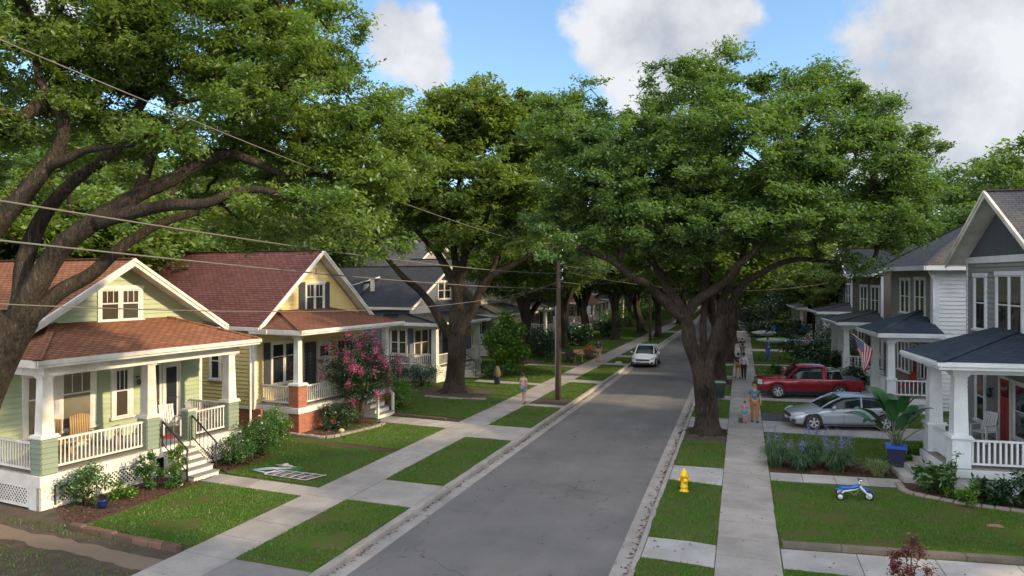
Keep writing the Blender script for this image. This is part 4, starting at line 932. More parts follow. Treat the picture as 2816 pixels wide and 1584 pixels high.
# ------------------------------------------------------------------ right side: two-storey houses
H = House('grey_gabled_house', 'grey two storey house with slate gable, red door and dark blue porch roof', (6.1,25.4), -5, -1); R1 = H
body(H, -3.1, -13, .6, 7.6, .3, 7.15, GREYS, None, hz=.19)
mb = H.mb(); mb.box(-3.15,-3.04,.5,7.7,7.1,7.34); H.part(mb, 'frieze', WHITE2)
mb = H.mb(); mb.add([(-3.12,.75,7.3),(-3.12,7.5,7.3),(-3.12,4.2,9.3)],[(0,1,2)]); f = lambda a: 7.3+2.0*(1-abs(a-4.15)/3.4); vsiding(mb, 'x', -3.12, f, 7.34, 9.3, .8, 7.5); H.part(mb, 'gable_wall', SLATE)
gable_x(H, .35, 7.95, 4.15, 7.15, 9.6, -2.45, -13, SH_GREY, rake=.22)
corner(H, -3.08, .6, .8, 7.1)
mb = H.mb(); mb.box(-3.15,-3.06,7.5,7.62,.8,7.1); H.part(mb, 'corner_board', WHITE2)
window(H, 'x', -3.1, 5.67, 6.82, 4.55, 6.7, 1, .13, .5, 0, GLASS, WHITE2, blind=.45); window(H, 'x', -3.1, 2.7, 4.84, 4.5, 6.75, 2, .13, .5, 0, GLASS, WHITE2, blind=.45)
window(H, 'x', -3.1, 5.75, 6.7, 1.1, 3.1, 1, .11, .5, 0, GLASS, WHITE2, blind=.5); door(H, 'x', -3.1, 3.7, 4.5, .78, 3.0, mat('red_door', (.30,.012,.016), .45, .1)); window(H, 'x', -3.1, 2.2, 3.45, 1.1, 3.05, 1, .1, .5, 0, GLASS, WHITE2)
mb = H.mb(); mb.lathe([(.03,-.16),(.08,-.12),(.09,.1),(.04,.16),(.0,.2)], (-2.95,5.15,2.35), 8); mb.box(-3.08,-2.95,5.12,5.18,2.5,2.54); H.part(mb, 'wall_lantern', METAL)
mb = H.mb(); mb.slab([(0,0,.77),(0,2.75,.77),(-3.05,5.9,.77),(-3.05,0,.77)], .08, 0, 0); mb.slab([(-3.05,0,.769),(-8,0,.769),(-8,.6,.769),(-3.05,.6,.769)], .08, 0, 0); H.part(mb, 'porch_floor', DECK)
mb = H.mb(); mb.box(-.0,.06,-.05,2.8,.5,.74); mb.box(-8,.0,-.06,-.0,.5,.74); mb.box(-8,-.02,.02,.1,.0,.5); mb.box(-.1,-.02,.0,2.7,0,.5); H.part(mb, 'porch_skirt', WHITE2)
lattice(H, 'y', -.0, -5.0, -1.5, .08, .46, WHITE2)
for y in (.27, 2.45): column(H, -.28, y, .75, 1.66, 3.64, .52, .42, .34, WHITE2, WHITE2)
column(H, -6.2, .27, .75, 1.66, 3.64, .52, .42, .34, WHITE2, WHITE2)
railing(H, (-.56,.2), (-5.9,.2), .85, 1.62, WHITE2, .15, w=.055); railing(H, (-.2,.56), (-.2,2.2), .85, 1.62, WHITE2, .15, w=.05)
mb = H.mb(); E0=(.55,-.75,4.06); E1=(.55,3.0,4.06); T=(-3.1,3.1,4.78); FW=(-3.1,6.4,4.2); BK=(-9,3.1,4.78); BE=(-9,-.75,4.06); TB=(-3.1,5.0,4.78)
mb.slab([E0,E1,TB,T], .07, 0, 1); mb.slab([E1,FW,TB], .07, 0, 1); mb.slab([E0,T,BK,BE], .07, 0, 1); ridge(mb, E0, T, 0, .22)
r = H.part(mb, 'porch_roof', [SH_BLUE, WHITE2])
mb = H.mb()
for p, q in ((E0,E1),(E1,FW),(E0,BE)): fascia(mb, p, q, .2, .06); fascia(mb, Vector(p)+Vector((.03,-.03,0)), Vector(q)+Vector((.03,-.03,0)), .1, .12)
mb.slab([(.5,-.7,3.87),(.5,2.95,3.87),(-3.05,6.3,3.87),(-3.05,-.7,3.87)], .02, 0, 0)
mb.box(-.5,-.05,.05,2.75,3.62,3.86); mb.box(-8,-.5,.05,.45,3.62,3.86); H.part(mb, 'porch_beam', WHITE2, r)
mb = H.mb()
for i in range(3): mb.box(.06+.34*i, .4+.34*i, .9, 2.4, 0, .56-.19*i, 0)
H.part(mb, 'steps', CONC2)

H = House('taupe_house', 'two storey house with white side boards, taupe front and a flag on its porch', (6.7,39.4), -4, -1); R2 = H
mb = H.mb(); mb.box(-12,-2.41,1.22,9.0,0,7.0); siding(mb,'x',-2.4,1.2,9.0,0,7.0,.19); H.part(mb,'wall',TAUPE)
mb = H.mb(); siding(mb,'y',1.2,-12,-2.4,0,7.0,.2); H.part(mb,'side_wall',WHITE2)
mb = H.mb(); mb.box(-2.62,-2.3,1.12,1.2,0,7.0); mb.box(-2.4,-2.28,1.2,1.34,0,7.0); H.part(mb,'corner_board',WHITE2)
mb = H.mb(); E=[(-1.85,.65,7.1),(-1.85,9.6,7.1),(-13,9.6,7.1),(-13,.65,7.1)]; A=(-6.0,5.1,9.9); B=(-10,5.1,9.9)
mb.slab([E[0],E[1],A],.08,0,1); mb.slab([E[0],A,B,E[3]],.08,0,1); mb.slab([E[1],E[2],B,A],.08,0,1); mb.slab([E[2],E[3],B],.08,0,1); ridge(mb,E[0],A); ridge(mb,E[1],A); ridge(mb,A,B); r = H.part(mb,'roof',[SH_GREY,WHITE2])
mb = H.mb(); mb.box(-13,-1.82,.58,.68,6.9,7.12); mb.box(-1.87,-1.78,.58,9.6,6.9,7.12); mb.box(-12.9,-1.9,.7,9.5,6.93,6.99); H.part(mb,'gutter',WHITE2,r)
window(H,'x',-2.4,5.1,6.9,4.55,6.5,2,.12,.5,0,GLASS2,WHITE2); window(H,'x',-2.4,2.4,4.2,4.55,6.55,2,.12,.5,0,GLASS2,WHITE2); window(H,'x',-2.4,1.9,3.2,1.3,3.1,2,.1,.5,0,GLASS2,WHITE2); door(H,'x',-2.4,3.7,4.5,.75,2.9,mat('crimson_door',(.22,.02,.02),.5)); window(H,'x',-2.4,5.2,7.4,1.3,3.1,3,.1,.5,0,GLASS2,WHITE2)
mb = H.mb(); mb.box(-2.4,0,0,4.1,.65,.75); H.part(mb,'porch_floor',DECK)
mb = H.mb(); mb.box(0,.06,-.05,4.15,.45,.72); mb.box(-2.4,0,-.06,0,.45,.72); mb.box(-2.3,-.05,.05,4.05,0,.5); H.part(mb,'porch_skirt',WHITE2)
for y in (.2,3.2): column(H,-.2,y,.75,1.6,3.45,.4,.34,.3,WHITE2,WHITE2)
railing(H,(-2.4,.2),(-.4,.2),.85,1.58,WHITE2,.17); railing(H,(-.2,.4),(-.2,2.2),.85,1.58,WHITE2,.17)
mb = H.mb(); E0=(.5,-.45,3.88); E1=(.5,4.25,3.88); T=(-2.4,3.4,4.85); N0=(-2.4,-.45,3.88); F1=(-2.4,4.25,3.88)
mb.slab([E0,E1,T],.07,0,1); mb.slab([E0,T,N0],.07,0,1); mb.slab([E1,F1,T],.07,0,1); ridge(mb,E0,T); r = H.part(mb,'porch_roof',[SH_BLUE,WHITE2])
mb = H.mb(); fascia(mb,E0,E1,.18,.06); fascia(mb,E0,N0,.18,.06); mb.box(-.4,-.02,.0,3.9,3.45,3.7); mb.box(-2.4,-.4,.0,.35,3.45,3.7); mb.box(-2.4,.45,-.4,4.2,3.69,3.71); H.part(mb,'porch_beam',WHITE2,r)
steps(H,.06,1.1,2.4,3.4,.75,3,DECK)
mb = H.mb(); mb.tube([(-2.1,1.1,6.95),(-2.2,1.05,6.7),(-2.33,1.08,6.5),(-2.33,1.08,.3)],.05,8); H.part(mb,'downspout',WHITE2)
mb = H.mb(); mb.ell((-4.6,1.1,3.45),(.14,.1,.08),10,6); mb.box(-4.66,-4.54,1.14,1.2,3.4,3.55); H.part(mb,'flood_lamp',CHROME)

def twostorey(name, label, O, th, wall, sh, y1=8, gable=True, pcol=WHITE2):
    H = House(name, label, O, th, -1); body(H,-2.4,-12,.5,y1,0,6.7,wall,None,hz=.19)
    if gable:
        gable_x(H,.1,y1+.4,(y1+.5)/2,6.6,9.0,-1.9,-12,sh,rake=.18); mb = H.mb(); mb.add([(-2.42,.5,6.7),(-2.42,y1,6.7),(-2.42,(y1+.5)/2,8.9)],[(0,1,2)]); H.part(mb,'gable_wall',SLATE)
    else:
        mb = H.mb(); xm = -6.5; mb.slab([(-1.85,.1,6.75),(-1.85,y1+.4,6.75),(xm,y1+.4,8.9),(xm,.1,8.9)],.1,0,1); mb.slab([(xm,.1,8.9),(xm,y1+.4,8.9),(-12.4,y1+.4,6.75),(-12.4,.1,6.75)],.1,0,1); H.part(mb,'roof',[sh,WHITE2])
        mb = H.mb(); mb.add([(-2.4,.5,6.7),(-12,.5,6.7),(xm,.5,8.85)],[(0,1,2)]); H.part(mb,'gable_wall',wall)
        mb = H.mb(); mb.box(-1.85,-1.77,.1,y1+.4,6.6,6.78); H.part(mb,'gutter',WHITE2)
    for a in (1.0,4.2): window(H,'x',-2.4,a,a+2.1,4.1,6.0,2,.11,.5,0,GLASS2,WHITE2)
    window(H,'x',-2.4,1.0,2.6,1.3,3.0,2,.11,.5,0,GLASS2,WHITE2); door(H,'x',-2.4,3.2,4.1,.75,2.9,mat('dark_door',(.06,.05,.045))); window(H,'x',-2.4,5,7,1.3,3.0,2,.11,.5,0,GLASS2,WHITE2); corner(H,-2.37,.5,0,6.6,m=WHITE2)
    mb = H.mb(); mb.box(-2.4,0,0,4.2,.65,.75); H.part(mb,'porch_floor',DECK); mb = H.mb(); mb.box(-.05,.04,-.05,4.2,.3,.72); mb.box(-2.4,-.05,-.05,.0,.3,.72); mb.box(-2.3,-.1,.05,4.1,0,.4); H.part(mb,'porch_skirt',pcol)
    for y in (.3,2.0,4.0): column(H,-.25,y,.75,1.5,3.3,.42,.36,.32,pcol,pcol)
    hip_porch(H,.45,-2.4,-.4,4.6,3.72,4.4,1.4,3.2,SH_DARK,beam=.25,inset=.42,trim=pcol); railing(H,(-2.4,.3),(-.5,.3),.85,1.55,pcol,.18); return H
R3 = twostorey('brown_boarded_house', 'dark brown two storey house third on the right, behind the red pickup', (6.1,50.8), -4, BROWNS, SH_DARK, 9, False)
R4 = twostorey('narrow_gabled_house', 'grey brown gabled house fourth on the right, half hidden by oak branches', (6.3,65.5), -3, mat('umber_siding',(.13,.115,.11),.65,.1), SH_DARK, 8, True)
bungalow('white_bungalow', 'low white columned bungalow beyond the two storey houses on the right', (5.6,80), -2, -1, WHITE2, SH_GREY, posts=5, py=(0,9), body_y=(0,9.5), ze=3.9, zm=6.3)
H = House('brick_red_house', 'tall pinkish brick house at the far right end of the street', (6.5,97), -2, -1); body(H,-1,-16,0,10,0,8.6,mat('pink_board',(.27,.185,.16),.8,.1),(5,11.5)); gable_x(H,-.4,10.4,5,8.4,11.6,-.5,-16,SH_BROWN); window(H,'x',-1,2,3.2,5,6.8,1); window(H,'x',-1,6,7.2,5,6.8,1); window(H,'y',0,-5,-3.8,5,6.8,1)
# ------------------------------------------------------------------ trees
def A_(lst): return [at(*p) for p in lst]
def blobs(lst): return [(at(u,v,d), r, w) for (u,v,d,r,w) in lst]
# big oak, left foreground
T1 = make_tree('oak_tree', 'great leaning oak in the left foreground whose boughs fill the upper left of the view', 'tree', 'street oaks', (-17.85,12.25,0),
  [([(-17.85,12.25,-.1)]+A_([(-150,1250,17),(-88,1105,17),(-42,985,17),(8,875,17),(45,800,17)]), .50, .42),
   (A_([(20,850,17),(52,760,17.0),(62,660,17.1),(100,560,17.2),(142,500,17.4),(205,440,17.5),(265,400,17.7),(320,330,17.9),(350,270,18.2)]), .25, .08),
   (A_([(40,810,17),(90,720,16.9),(150,625,16.8),(222,568,16.8),(293,522,16.9),(360,483,17),(426,455,17),(492,417,17.1),(568,388,17.3),(640,407,17.4),(710,436,17.6),(805,440,17.8),(850,468,18)]), .29, .05),
   (A_([(240,560,16.8),(331,535,16.6),(426,516,16.4),(520,511,16.3),(592,483,16.2),(658,478,16.2),(734,502,16.2),(805,526,16.3)]), .19, .04),
   (A_([(60,815,17),(150,735,17.2),(228,690,17.3),(284,640,17.5),(341,597,17.7),(402,563,17.9),(473,540,18),(545,530,18.3),(616,545,18.6),(690,548,18.8)]), .21, .04),
   (A_([(345,490,17),(365,440,17.2),(382,385,17.4),(393,355,17.5),(450,327,17.6),(511,295,17.7),(526,246,17.8),(540,200,17.9)]), .14, .06),
   (A_([(-90,1010,17),(-95,800,17),(-60,640,16.8),(0,560,16.6),(60,490,16.5),(108,430,16.4),(150,365,16.4),(158,300,16.3),(118,237,16.3),(96,180,16.2),(80,60,16)]), .30, .07),
   (A_([(115,420,16.4),(170,400,16.2),(213,379,16.1),(275,370,16),(350,364,15.9)]), .13, .04),
   (A_([(118,240,16.3),(60,290,15.8),(0,280,15.4),(-80,230,15)]), .17, .07),
   (A_([(300,360,17.8),(380,225,18),(450,175,18.2),(545,160,18.4),(600,90,18.6),(650,40,18.8)]), .12, .04),
   (A_([(426,265,17.6),(490,250,17.4),(560,235,17.3),(640,240,17.2)]), .09, .03)],
  blobs([(40,90,16.4,(2.6,2.8,2.0),1.2),(-180,250,17.5,(2.6,2.4,2.5),.8),(300,60,17.6,(2.6,2.6,1.8),1.15),(560,70,18,(2.6,2.8,1.9),1.25),(740,230,18.2,(2.1,2.5,1.9),1.35),(620,260,17.6,(1.9,2.2,1.2),1.0),
    (935,370,18.5,(1.5,2.0,1.45),1.4),(850,460,18.3,(1.5,1.8,1.1),1.35),(800,450,17.4,(.9,.7,.45),.9),(730,120,18.4,(1.3,1.8,1.3),1.1),(965,165,18.6,(.30,.8,.75),.8),(150,250,18.6,(2.4,2.0,1.2),.75),(420,400,19.2,(2.6,1.3,.8),.6),(660,390,19.2,(2.0,1.3,.85),1.1),
    (615,600,17.0,(.38,.5,.55),4.5),(590,560,17,(.5,.5,.3),2),(785,570,17.6,(.3,.5,.35),3),(720,540,17.5,(1.2,1,.55),1.0),(950,540,18,(.65,1.0,.75),1.6),(1005,605,18.2,(.32,.5,.55),3.5),(960,610,18,(.25,.4,.35),3),(560,480,18.6,(1.6,1.0,.5),.5),(300,-220,17,(5,4,2),.9),(880,60,19,(.0+.6,1.2,.8),.4),(60,420,18.5,(1.4,1.2,.8),.4),(1020,430,18.7,(.7,1.2,1.0),1.0)]),
  720, 22, 285000, .125, .058, .60, LEAF1, BARK, seed=11, up=.5, tips=(9,.7,3))
# big oak, left middle
T2 = make_tree('oak_tree', 'thick trunked oak standing on the left lawn beside the blue grey house', 'tree', 'street oaks', (-15.7,39.4,0),
  [([(-15.7,39.4,-.1)]+A_([(1146,940,42.3),(1148,880,42.3),(1150,820,42.3),(1152,775,42.3)]), .58, .46),
   (A_([(1146,860,42.3),(1112,815,42.2),(1090,775,42),(1056,731,41.5),(1015,697,41),(978,655,40.5),(930,600,40)]), .32, .10),
   (A_([(1152,800,42.3),(1150,735,42.3),(1130,690,42.5),(1102,640,42.8),(1075,610,43),(1030,560,43.2)]), .38, .12),
   (A_([(1152,790,42.3),(1160,700,42.3),(1170,640,42.4),(1196,605,42.6),(1220,560,43),(1240,500,43.3)]), .32, .09),
   (A_([(1155,830,42.3),(1188,782,42.3),(1208,731,42),(1233,697,41.8),(1287,668,41.5),(1330,645,41.2),(1400,610,41)]), .33, .09),
   (A_([(1208,735,42),(1235,690,42.5),(1252,645,42.8),(1262,600,43),(1290,540,43.5)]), .26, .08),
   (A_([(1152,700,42.5),(1140,600,42.5),(1150,480,42.5),(1180,380,42.5)]), .25, .08)],
  blobs([(1180,290,42.5,(2.8,3.2,1.9),1),(1080,360,42,(3.0,3.5,2.2),1),(1280,400,42.5,(2.5,3.4,2.4),1),(1160,470,42,(4.4,4.5,1.8),1),(1340,320,43,(2.2,2.6,1.9),.9),(1270,300,42.5,(1.8,2.4,1.3),.8),(1020,520,41,(2.6,3,1.5),.9),(1320,520,42,(2.6,3.5,1.7),1),(1200,600,41.5,(3.6,3.4,.9),.6),(940,590,40,(1.4,2,1.0),.8)]),
  520, 12, 95000, .29, .15, 1.05, LEAF3, BARK, seed=23, flare=1.45)
# big oak, right of the road
T3 = make_tree('oak_tree', 'forked oak with the widest crown, nearest on the verge right of the road', 'tree', 'street oaks', (-1.37,32.1,0),
  [([(-1.37,32.1,-.1)]+A_([(1778,1030,31.1),(1772,970,31.1),(1766,925,31.1)]), .50, .42),
   (A_([(1768,960,31.1),(1752,905,31.1),(1735,860,31),(1731,830,31),(1724,800,31),(1712,778,30.9)]), .33, .26),
   (A_([(1724,800,31),(1692,778,30.8),(1658,745,30.4),(1624,713,30),(1592,700,29.6),(1557,668,29.2),(1520,647,28.9),(1470,630,28.5),(1420,600,28.3)]), .25, .08),
   (A_([(1720,795,31),(1704,758,31.2),(1675,717,31.5),(1654,682,31.8),(1637,640,32),(1610,570,32.4),(1580,480,32.8)]), .23, .08),
   (A_([(1722,800,31),(1752,758,31),(1793,731,30.8),(1828,706,30.6),(1856,668,30.4),(1890,640,30.2),(1940,580,30),(2000,500,30)]), .24, .09),
   (A_([(1772,920,31.2),(1770,862,31.4),(1769,814,31.5),(1772,772,31.6),(1773,692,31.8),(1780,600,32),(1775,500,32),(1760,380,32)]), .19, .07),
   (A_([(1778,935,31.1),(1796,856,31.2),(1810,807,31.3),(1818,755,31.4),(1842,703,31.6),(1866,648,31.8),(1885,560,32),(1920,450,32.2)]), .25, .09),
   (A_([(1810,807,31.3),(1840,760,31.4),(1870,715,31.2),(1905,693,31),(1960,664,30.6),(2010,652,30.4),(2060,655,30.2),(2100,660,30),(2140,664,29.8),(2165,682,29.6)]), .19, .05),
   (A_([(1905,560,32),(2000,480,31.5),(2090,420,31),(2200,400,30.8)]), .15, .06),
   (A_([(1775,520,32),(1740,400,32.3),(1740,300,32.3),(1745,200,32.3)]), .14, .05),
   (A_([(1930,450,32.2),(2010,350,32.2),(2070,260,32.2)]), .13, .05)],
  blobs([(1850,410,31.5,(4.4,4.5,2.8),1),(1620,430,31.5,(3.2,4.0,2.2),1),(1480,420,32,(2.0,3,2.0),.95),(1430,540,31.5,(1.5,2.5,1.6),.9),(2150,430,31.5,(3.2,3.6,2.2),1),(2290,520,31,(1.5,2.2,1.4),1),
    (1750,220,32,(2.0,2.4,1.3),.75),(1640,300,32,(1.4,2,1.0),.7),(1470,260,33,(1.2,2,1.0),.5),(1410,330,33,(1.9,2.6,1.6),.9),(2080,230,32.5,(1.6,2.4,1.4),.85),(1930,260,32.5,(1.6,2.4,1.3),.8),(2210,290,32,(1.3,2,1.0),.55),(1900,560,31,(4.6,4.2,1.1),.85),(1620,560,30.5,(2.9,3.4,1.2),.9),(2250,590,30.5,(1.5,1.8,.6),.8),(1500,610,29.5,(1.2,1.6,.6),.5),(1730,620,31,(1.6,2,.7),.4),(2130,560,30,(2.2,2.4,.9),.8),(1840,130,32,(.5,1.2,.6),.5),(1640,170,32,(.45,1.2,.6),.5)]),
  1150, 17, 330000, .175, .085, .78, LEAF2, BARK, seed=37, flare=1.35, tips=(5,.8,6.6))
# generic oaks: two built, then copied
def generic(name, label, cat, group, loc, seed, nl, L=.30, h=12.5, rad=5.5, leafm=LEAF3, th=4.5, tr=.5, bark=BARK, lean=0.):
    r = random.Random(seed); x, y, _ = loc; P = lambda a, b, c: (x+a, y+b, c)
    sk = [([P(0,0,-.1),P(.1*lean,0,th*.4),P(.35*lean+.05,.05,th*.75),P(.6*lean+.05,0,th)], tr, tr*.72)]
    n = 7; 
    for i in range(n):
        a = 2*math.pi*i/n+r.uniform(-.3,.3); q = rad*r.uniform(.55,.9); hz = th+(h-th)*r.uniform(.35,.85) if i else h*.9; bx, by = math.cos(a), math.sin(a)
        if i == 0: q *= .25
        sk.append(([P(.5*lean,0,th*r.uniform(.7,.98)),P(bx*q*.22+.5*lean,by*q*.22,th+(hz-th)*.28),P(bx*q*.5+.3*lean,by*q*.5+r.uniform(-.4,.4),th+(hz-th)*.45),P(bx*q*.78,by*q*.78,th+(hz-th)*.8),P(bx*q,by*q,hz)], tr*r.uniform(.42,.58), tr*.14))
    bl = []
    for i in range(9):
        a = 2*math.pi*i/8+r.uniform(-.3,.3); q = rad*r.uniform(.45,.72) if i < 8 else 0; z = th+(h-th)*r.uniform(.38,.72) if i < 8 else h-1.6; s = rad*r.uniform(.34,.5)
        bl.append((P(math.cos(a)*q,math.sin(a)*q,z),(s,s,s*.62),1))
    bl.append((P(0,0,th+(h-th)*.5),(rad*.7,rad*.7,(h-th)*.36),.8))
    return make_tree(name, label, cat, group, loc, sk, bl, 300, 9, nl, L, L*.55, 1.35, leafm, bark, seed=seed)
GA = generic('oak_tree', 'second oak on the right verge, directly behind the forked one', 'tree', 'street oaks', (-1.36,47.3,0), 5, 60000, .27, 13.5, 6.4, LEAF3, 4.2, .45)
GB = generic('oak_tree', 'second oak along the left lawns, behind the utility pole', 'tree', 'street oaks', (-16.05,53.4,0), 8, 60000, .27, 12.5, 6.2, LEAF3, 3.6, .5, lean=1)
GC = generic('oak_tree', 'dark leafed tree standing behind the green house', 'tree', 'trees behind the houses', (-38,22,0), 14, 60000, .34, 14, 7.5, LEAF2, 3.5, .55)
GD = generic('oak_tree', 'bright leafed tree behind the yellow cottage', 'tree', 'trees behind the houses', (-35,41,0), 19, 60000, .32, 15, 7.5, LEAF1, 3.5, .5)
for i, (x, y, s, rz, src, lab) in enumerate([
    (-15.6,66,1.0,2.2,GA,'third oak along the left lawns, short trunked and dark'), (-15.4,75.5,.95,4.0,GB,'fourth oak along the left lawns'), (-12.6,76.5,.9,.7,GA,'leaning oak behind the white car, close to the left sidewalk'),
    (-11.2,86,.95,3.0,GB,'fat trunked oak past the white car on the left'), (-8.7,81.5,.85,1.6,GA,'slim oak on the left verge just beyond the second pole'), (-14.5,98,1.1,5.1,GB,'oak on the left side about a hundred metres away'),
    (-8.2,104,1.0,2.6,GA,'far oak on the left verge near the end of the street'), (-13,118,1.1,.2,GB,'very far oak on the left before the street end'), 
    (-1.0,60,.95,2.9,GB,'third oak on the right verge'), (-.9,76,1.0,.9,GA,'fourth oak on the right verge'), (-.8,94,1.0,3.9,GB,'fifth oak on the right verge, far away'), (6.5,73,.7,2.0,GA,'dark small tree beside the far right sidewalk'),
    (-.5,116,1.05,1.2,GA,'last oak on the right verge'), (7.5,90,1.0,4.4,GB,'tree in the garden before the pinkish brick house'),
    ]): dup(src, lab, (x,y,0), rz, s)['group'] = 'street oaks'
for i, (x, y, s, rz, src, lab) in enumerate([
    (-33,30,1.0,1.1,GD,'bright tree behind the gap between green house and yellow cottage'), (-45,33,1.2,2.2,GC,'tall tree far behind the green house'), (-50,18,1.25,.2,GD,'tree far behind the green house, at the left edge'), (-32,14,.9,3.3,GD,'tree behind the leaning foreground oak'),
    (-36,52,1.15,4.1,GC,'dark tree behind the blue grey house'), (-44,60,1.3,.9,GD,'tall tree rising behind the rear mauve house'), (-34,78,1.2,2.8,GC,'dark tree behind the grey roofed bungalow'), (-33,96,1.25,5.5,GD,'tree behind the cream house'), (-48,46,1.3,3.6,GC,'second tall dark tree far behind the yellow cottage'),
    (-30,112,1.3,1.9,GC,'tree behind the last left bungalow'), (-52,90,1.4,.5,GD,'distant tree on the left skyline'), (-21,128,1.3,2.5,GD,'tree closing the left of the street end'), (-10,134,1.3,4.7,GC,'tree closing the street end'), (-4,142,1.4,.6,GD,'bright tree at the very end of the street'), (5,132,1.3,3.5,GC,'dark tree at the right of the street end'),
    (14,125,1.3,1.5,GD,'tree behind the pinkish house'), (24,58,1.2,2.4,GD,'tall open tree behind the two storey houses at the right edge'), (30,66,1.35,4.8,GD,'tall tree on the right skyline beyond the grey gabled house'), (26,44,1.05,.4,GC,'dark tree just behind the taupe house'), (22,80,1.2,1.0,GC,'tree behind the brown boarded house'), (20,100,1.3,3.1,GC,'tree behind the white bungalow'),
    (15.5,8,1.1,2.0,GA,'unseen oak added in the near right garden to shade the foreground'), (17,20,1.15,4.4,GB,'unseen oak added beside the grey gabled house to shade the foreground'), (16.5,-4,1.15,1.0,GB,'unseen oak added behind the camera on the right to shade the foreground'), (27,30,1.2,1.2,GC,'tree behind the grey gabled house'), (11,112,1.0,.5,GD,'bright tree right of the far sidewalk end'), (-5.2,157,1.5,2.0,GD,'sunlit tree standing where the street ends'), (-7.5,170,1.5,4.0,GC,'dark tree behind the sunlit one at the street end'), (3.5,122,.9,3.0,GA,'low oak closing the right sidewalk'), (9,140,1.3,2.0,GD,'tall tree closing the view above the right sidewalk'), (-20,112,1.0,5.0,GD,'sunny tree among the last left gardens'),  # unseen oaks on the near right are added to shade the foreground
    (36,50,1.3,5.8,GC,'tree at the right edge behind the slate gable'), (-60,70,1.4,1.3,GC,'farthest dark tree on the left skyline')]):
    dup(src, lab, (x,y,0), rz, s)['group'] = 'trees behind the houses'

# ------------------------------------------------------------------ shrubs and garden plants
def shrub(name, label, cat, loc, r, h, n=3500, L=.09, leafm=SHRUBL, stems=9, W=None, group=None, dens=34, base=.12):
    t = thing(name, label, cat, loc, 0, group); mb = MB(); W = W or L*.5
    q = crown_points([((0,0,h*.55),(r,r,h*.45),1)], dens*3, seed=int(abs(loc[0]*31+loc[1]*17)))
    q = q[:dens]; 
    for i, p in enumerate(q):
        if i < stems*2: mb.tube([(random.uniform(-.08,.08),random.uniform(-.08,.08),0),(p[0]*.45,p[1]*.45,p[2]*.55),tuple(p)], [.016,.011,.005], 4)
    mb.build('stem', BARK2, t); idx = rng.integers(0,len(q),n); C = q[idx]+rng.normal(size=(n,3))*r*.17; C[:,2] = np.maximum(C[:,2], .02)
    me = rawmesh('foliage', leaves(C, L, W, .35), 4, leafm); c = bpy.data.objects.new('foliage', me); COL.objects.link(c); c.parent = t; return t
shrub('garden_shrub', 'loose leggy shrub at the near corner of the green house lattice', 'shrub', (-18.0,16.6,0), .62, 1.15, 1500, .10, SHRUBL, dens=30)
shrub('garden_shrub', 'low yellow green shrub in front of the green house lattice', 'shrub', (-17.6,17.6,0), .45, .42, 900, .09, LIMEL)
shrub('garden_shrub', 'leafy shrub left of the green house steps, before the pillar', 'shrub', (-17.65,18.55,0), .42, 1.1, 1400, .10, SHRUBL)
shrub('garden_shrub', 'tall leafy shrub at the foot of the near stair rail of the green house', 'shrub', (-17.3,19.3,0), .34, 1.4, 1500, .09, LIMEL)
shrub('garden_shrub', 'low fern like plant beside the green house bottom step', 'shrub', (-16.95,18.9,0), .34, .42, 800, .12, SHRUBL)
shrub('garden_shrub', 'dense shrub just right of the green house steps', 'shrub', (-16.95,21.9,0), .62, .95, 3000, .085, SHRUBL)
shrub('garden_shrub', 'taller rounded bush between green house and yellow cottage', 'shrub', (-17.0,23.3,0), .75, 1.35, 3800, .085, SHRUBL)
shrub('garden_shrub', 'upright bush next to the yellow cottage lattice', 'shrub', (-17.3,24.6,0), .6, 1.5, 3000, .085, LIMEL)
shrub('garden_shrub', 'round dark boxwood at the brick corner of the yellow cottage', 'shrub', (-16.6,28.1,0), .75, 1.15, 6000, .075, SHRUBD)
shrub('garden_shrub', 'dark low bush between boxwood and crape myrtle', 'shrub', (-16.9,29.6,0), .5, .8, 2000, .08, SHRUBD)
shrub('garden_shrub', 'yellowish airy shrub just past the yellow cottage steps', 'shrub', (-16.4,33.4,0), .75, 1.5, 2600, .10, LIMEL)
shrub('garden_shrub', 'clipped dark hedge ball under the blue grey house railing', 'shrub', (-18.4,40.9,0), 1.05, 1.25, 4500, .09, SHRUBD)
shrub('garden_shrub', 'second clipped dark bush under the blue grey house railing', 'shrub', (-20.1,40.4,0), 1.0, 1.2, 4000, .09, SHRUBD)
shrub('garden_shrub', 'tall glossy bright green bush right of the blue grey house porch', 'shrub', (-15.0,47.0,0), 1.25, 3.9, 4500, .26, LIMEL, dens=60)
shrub('garden_shrub', 'small bush at the foot of the tall glossy bush', 'shrub', (-15.2,45.2,0), .7, .9, 1500, .12, SHRUBL)
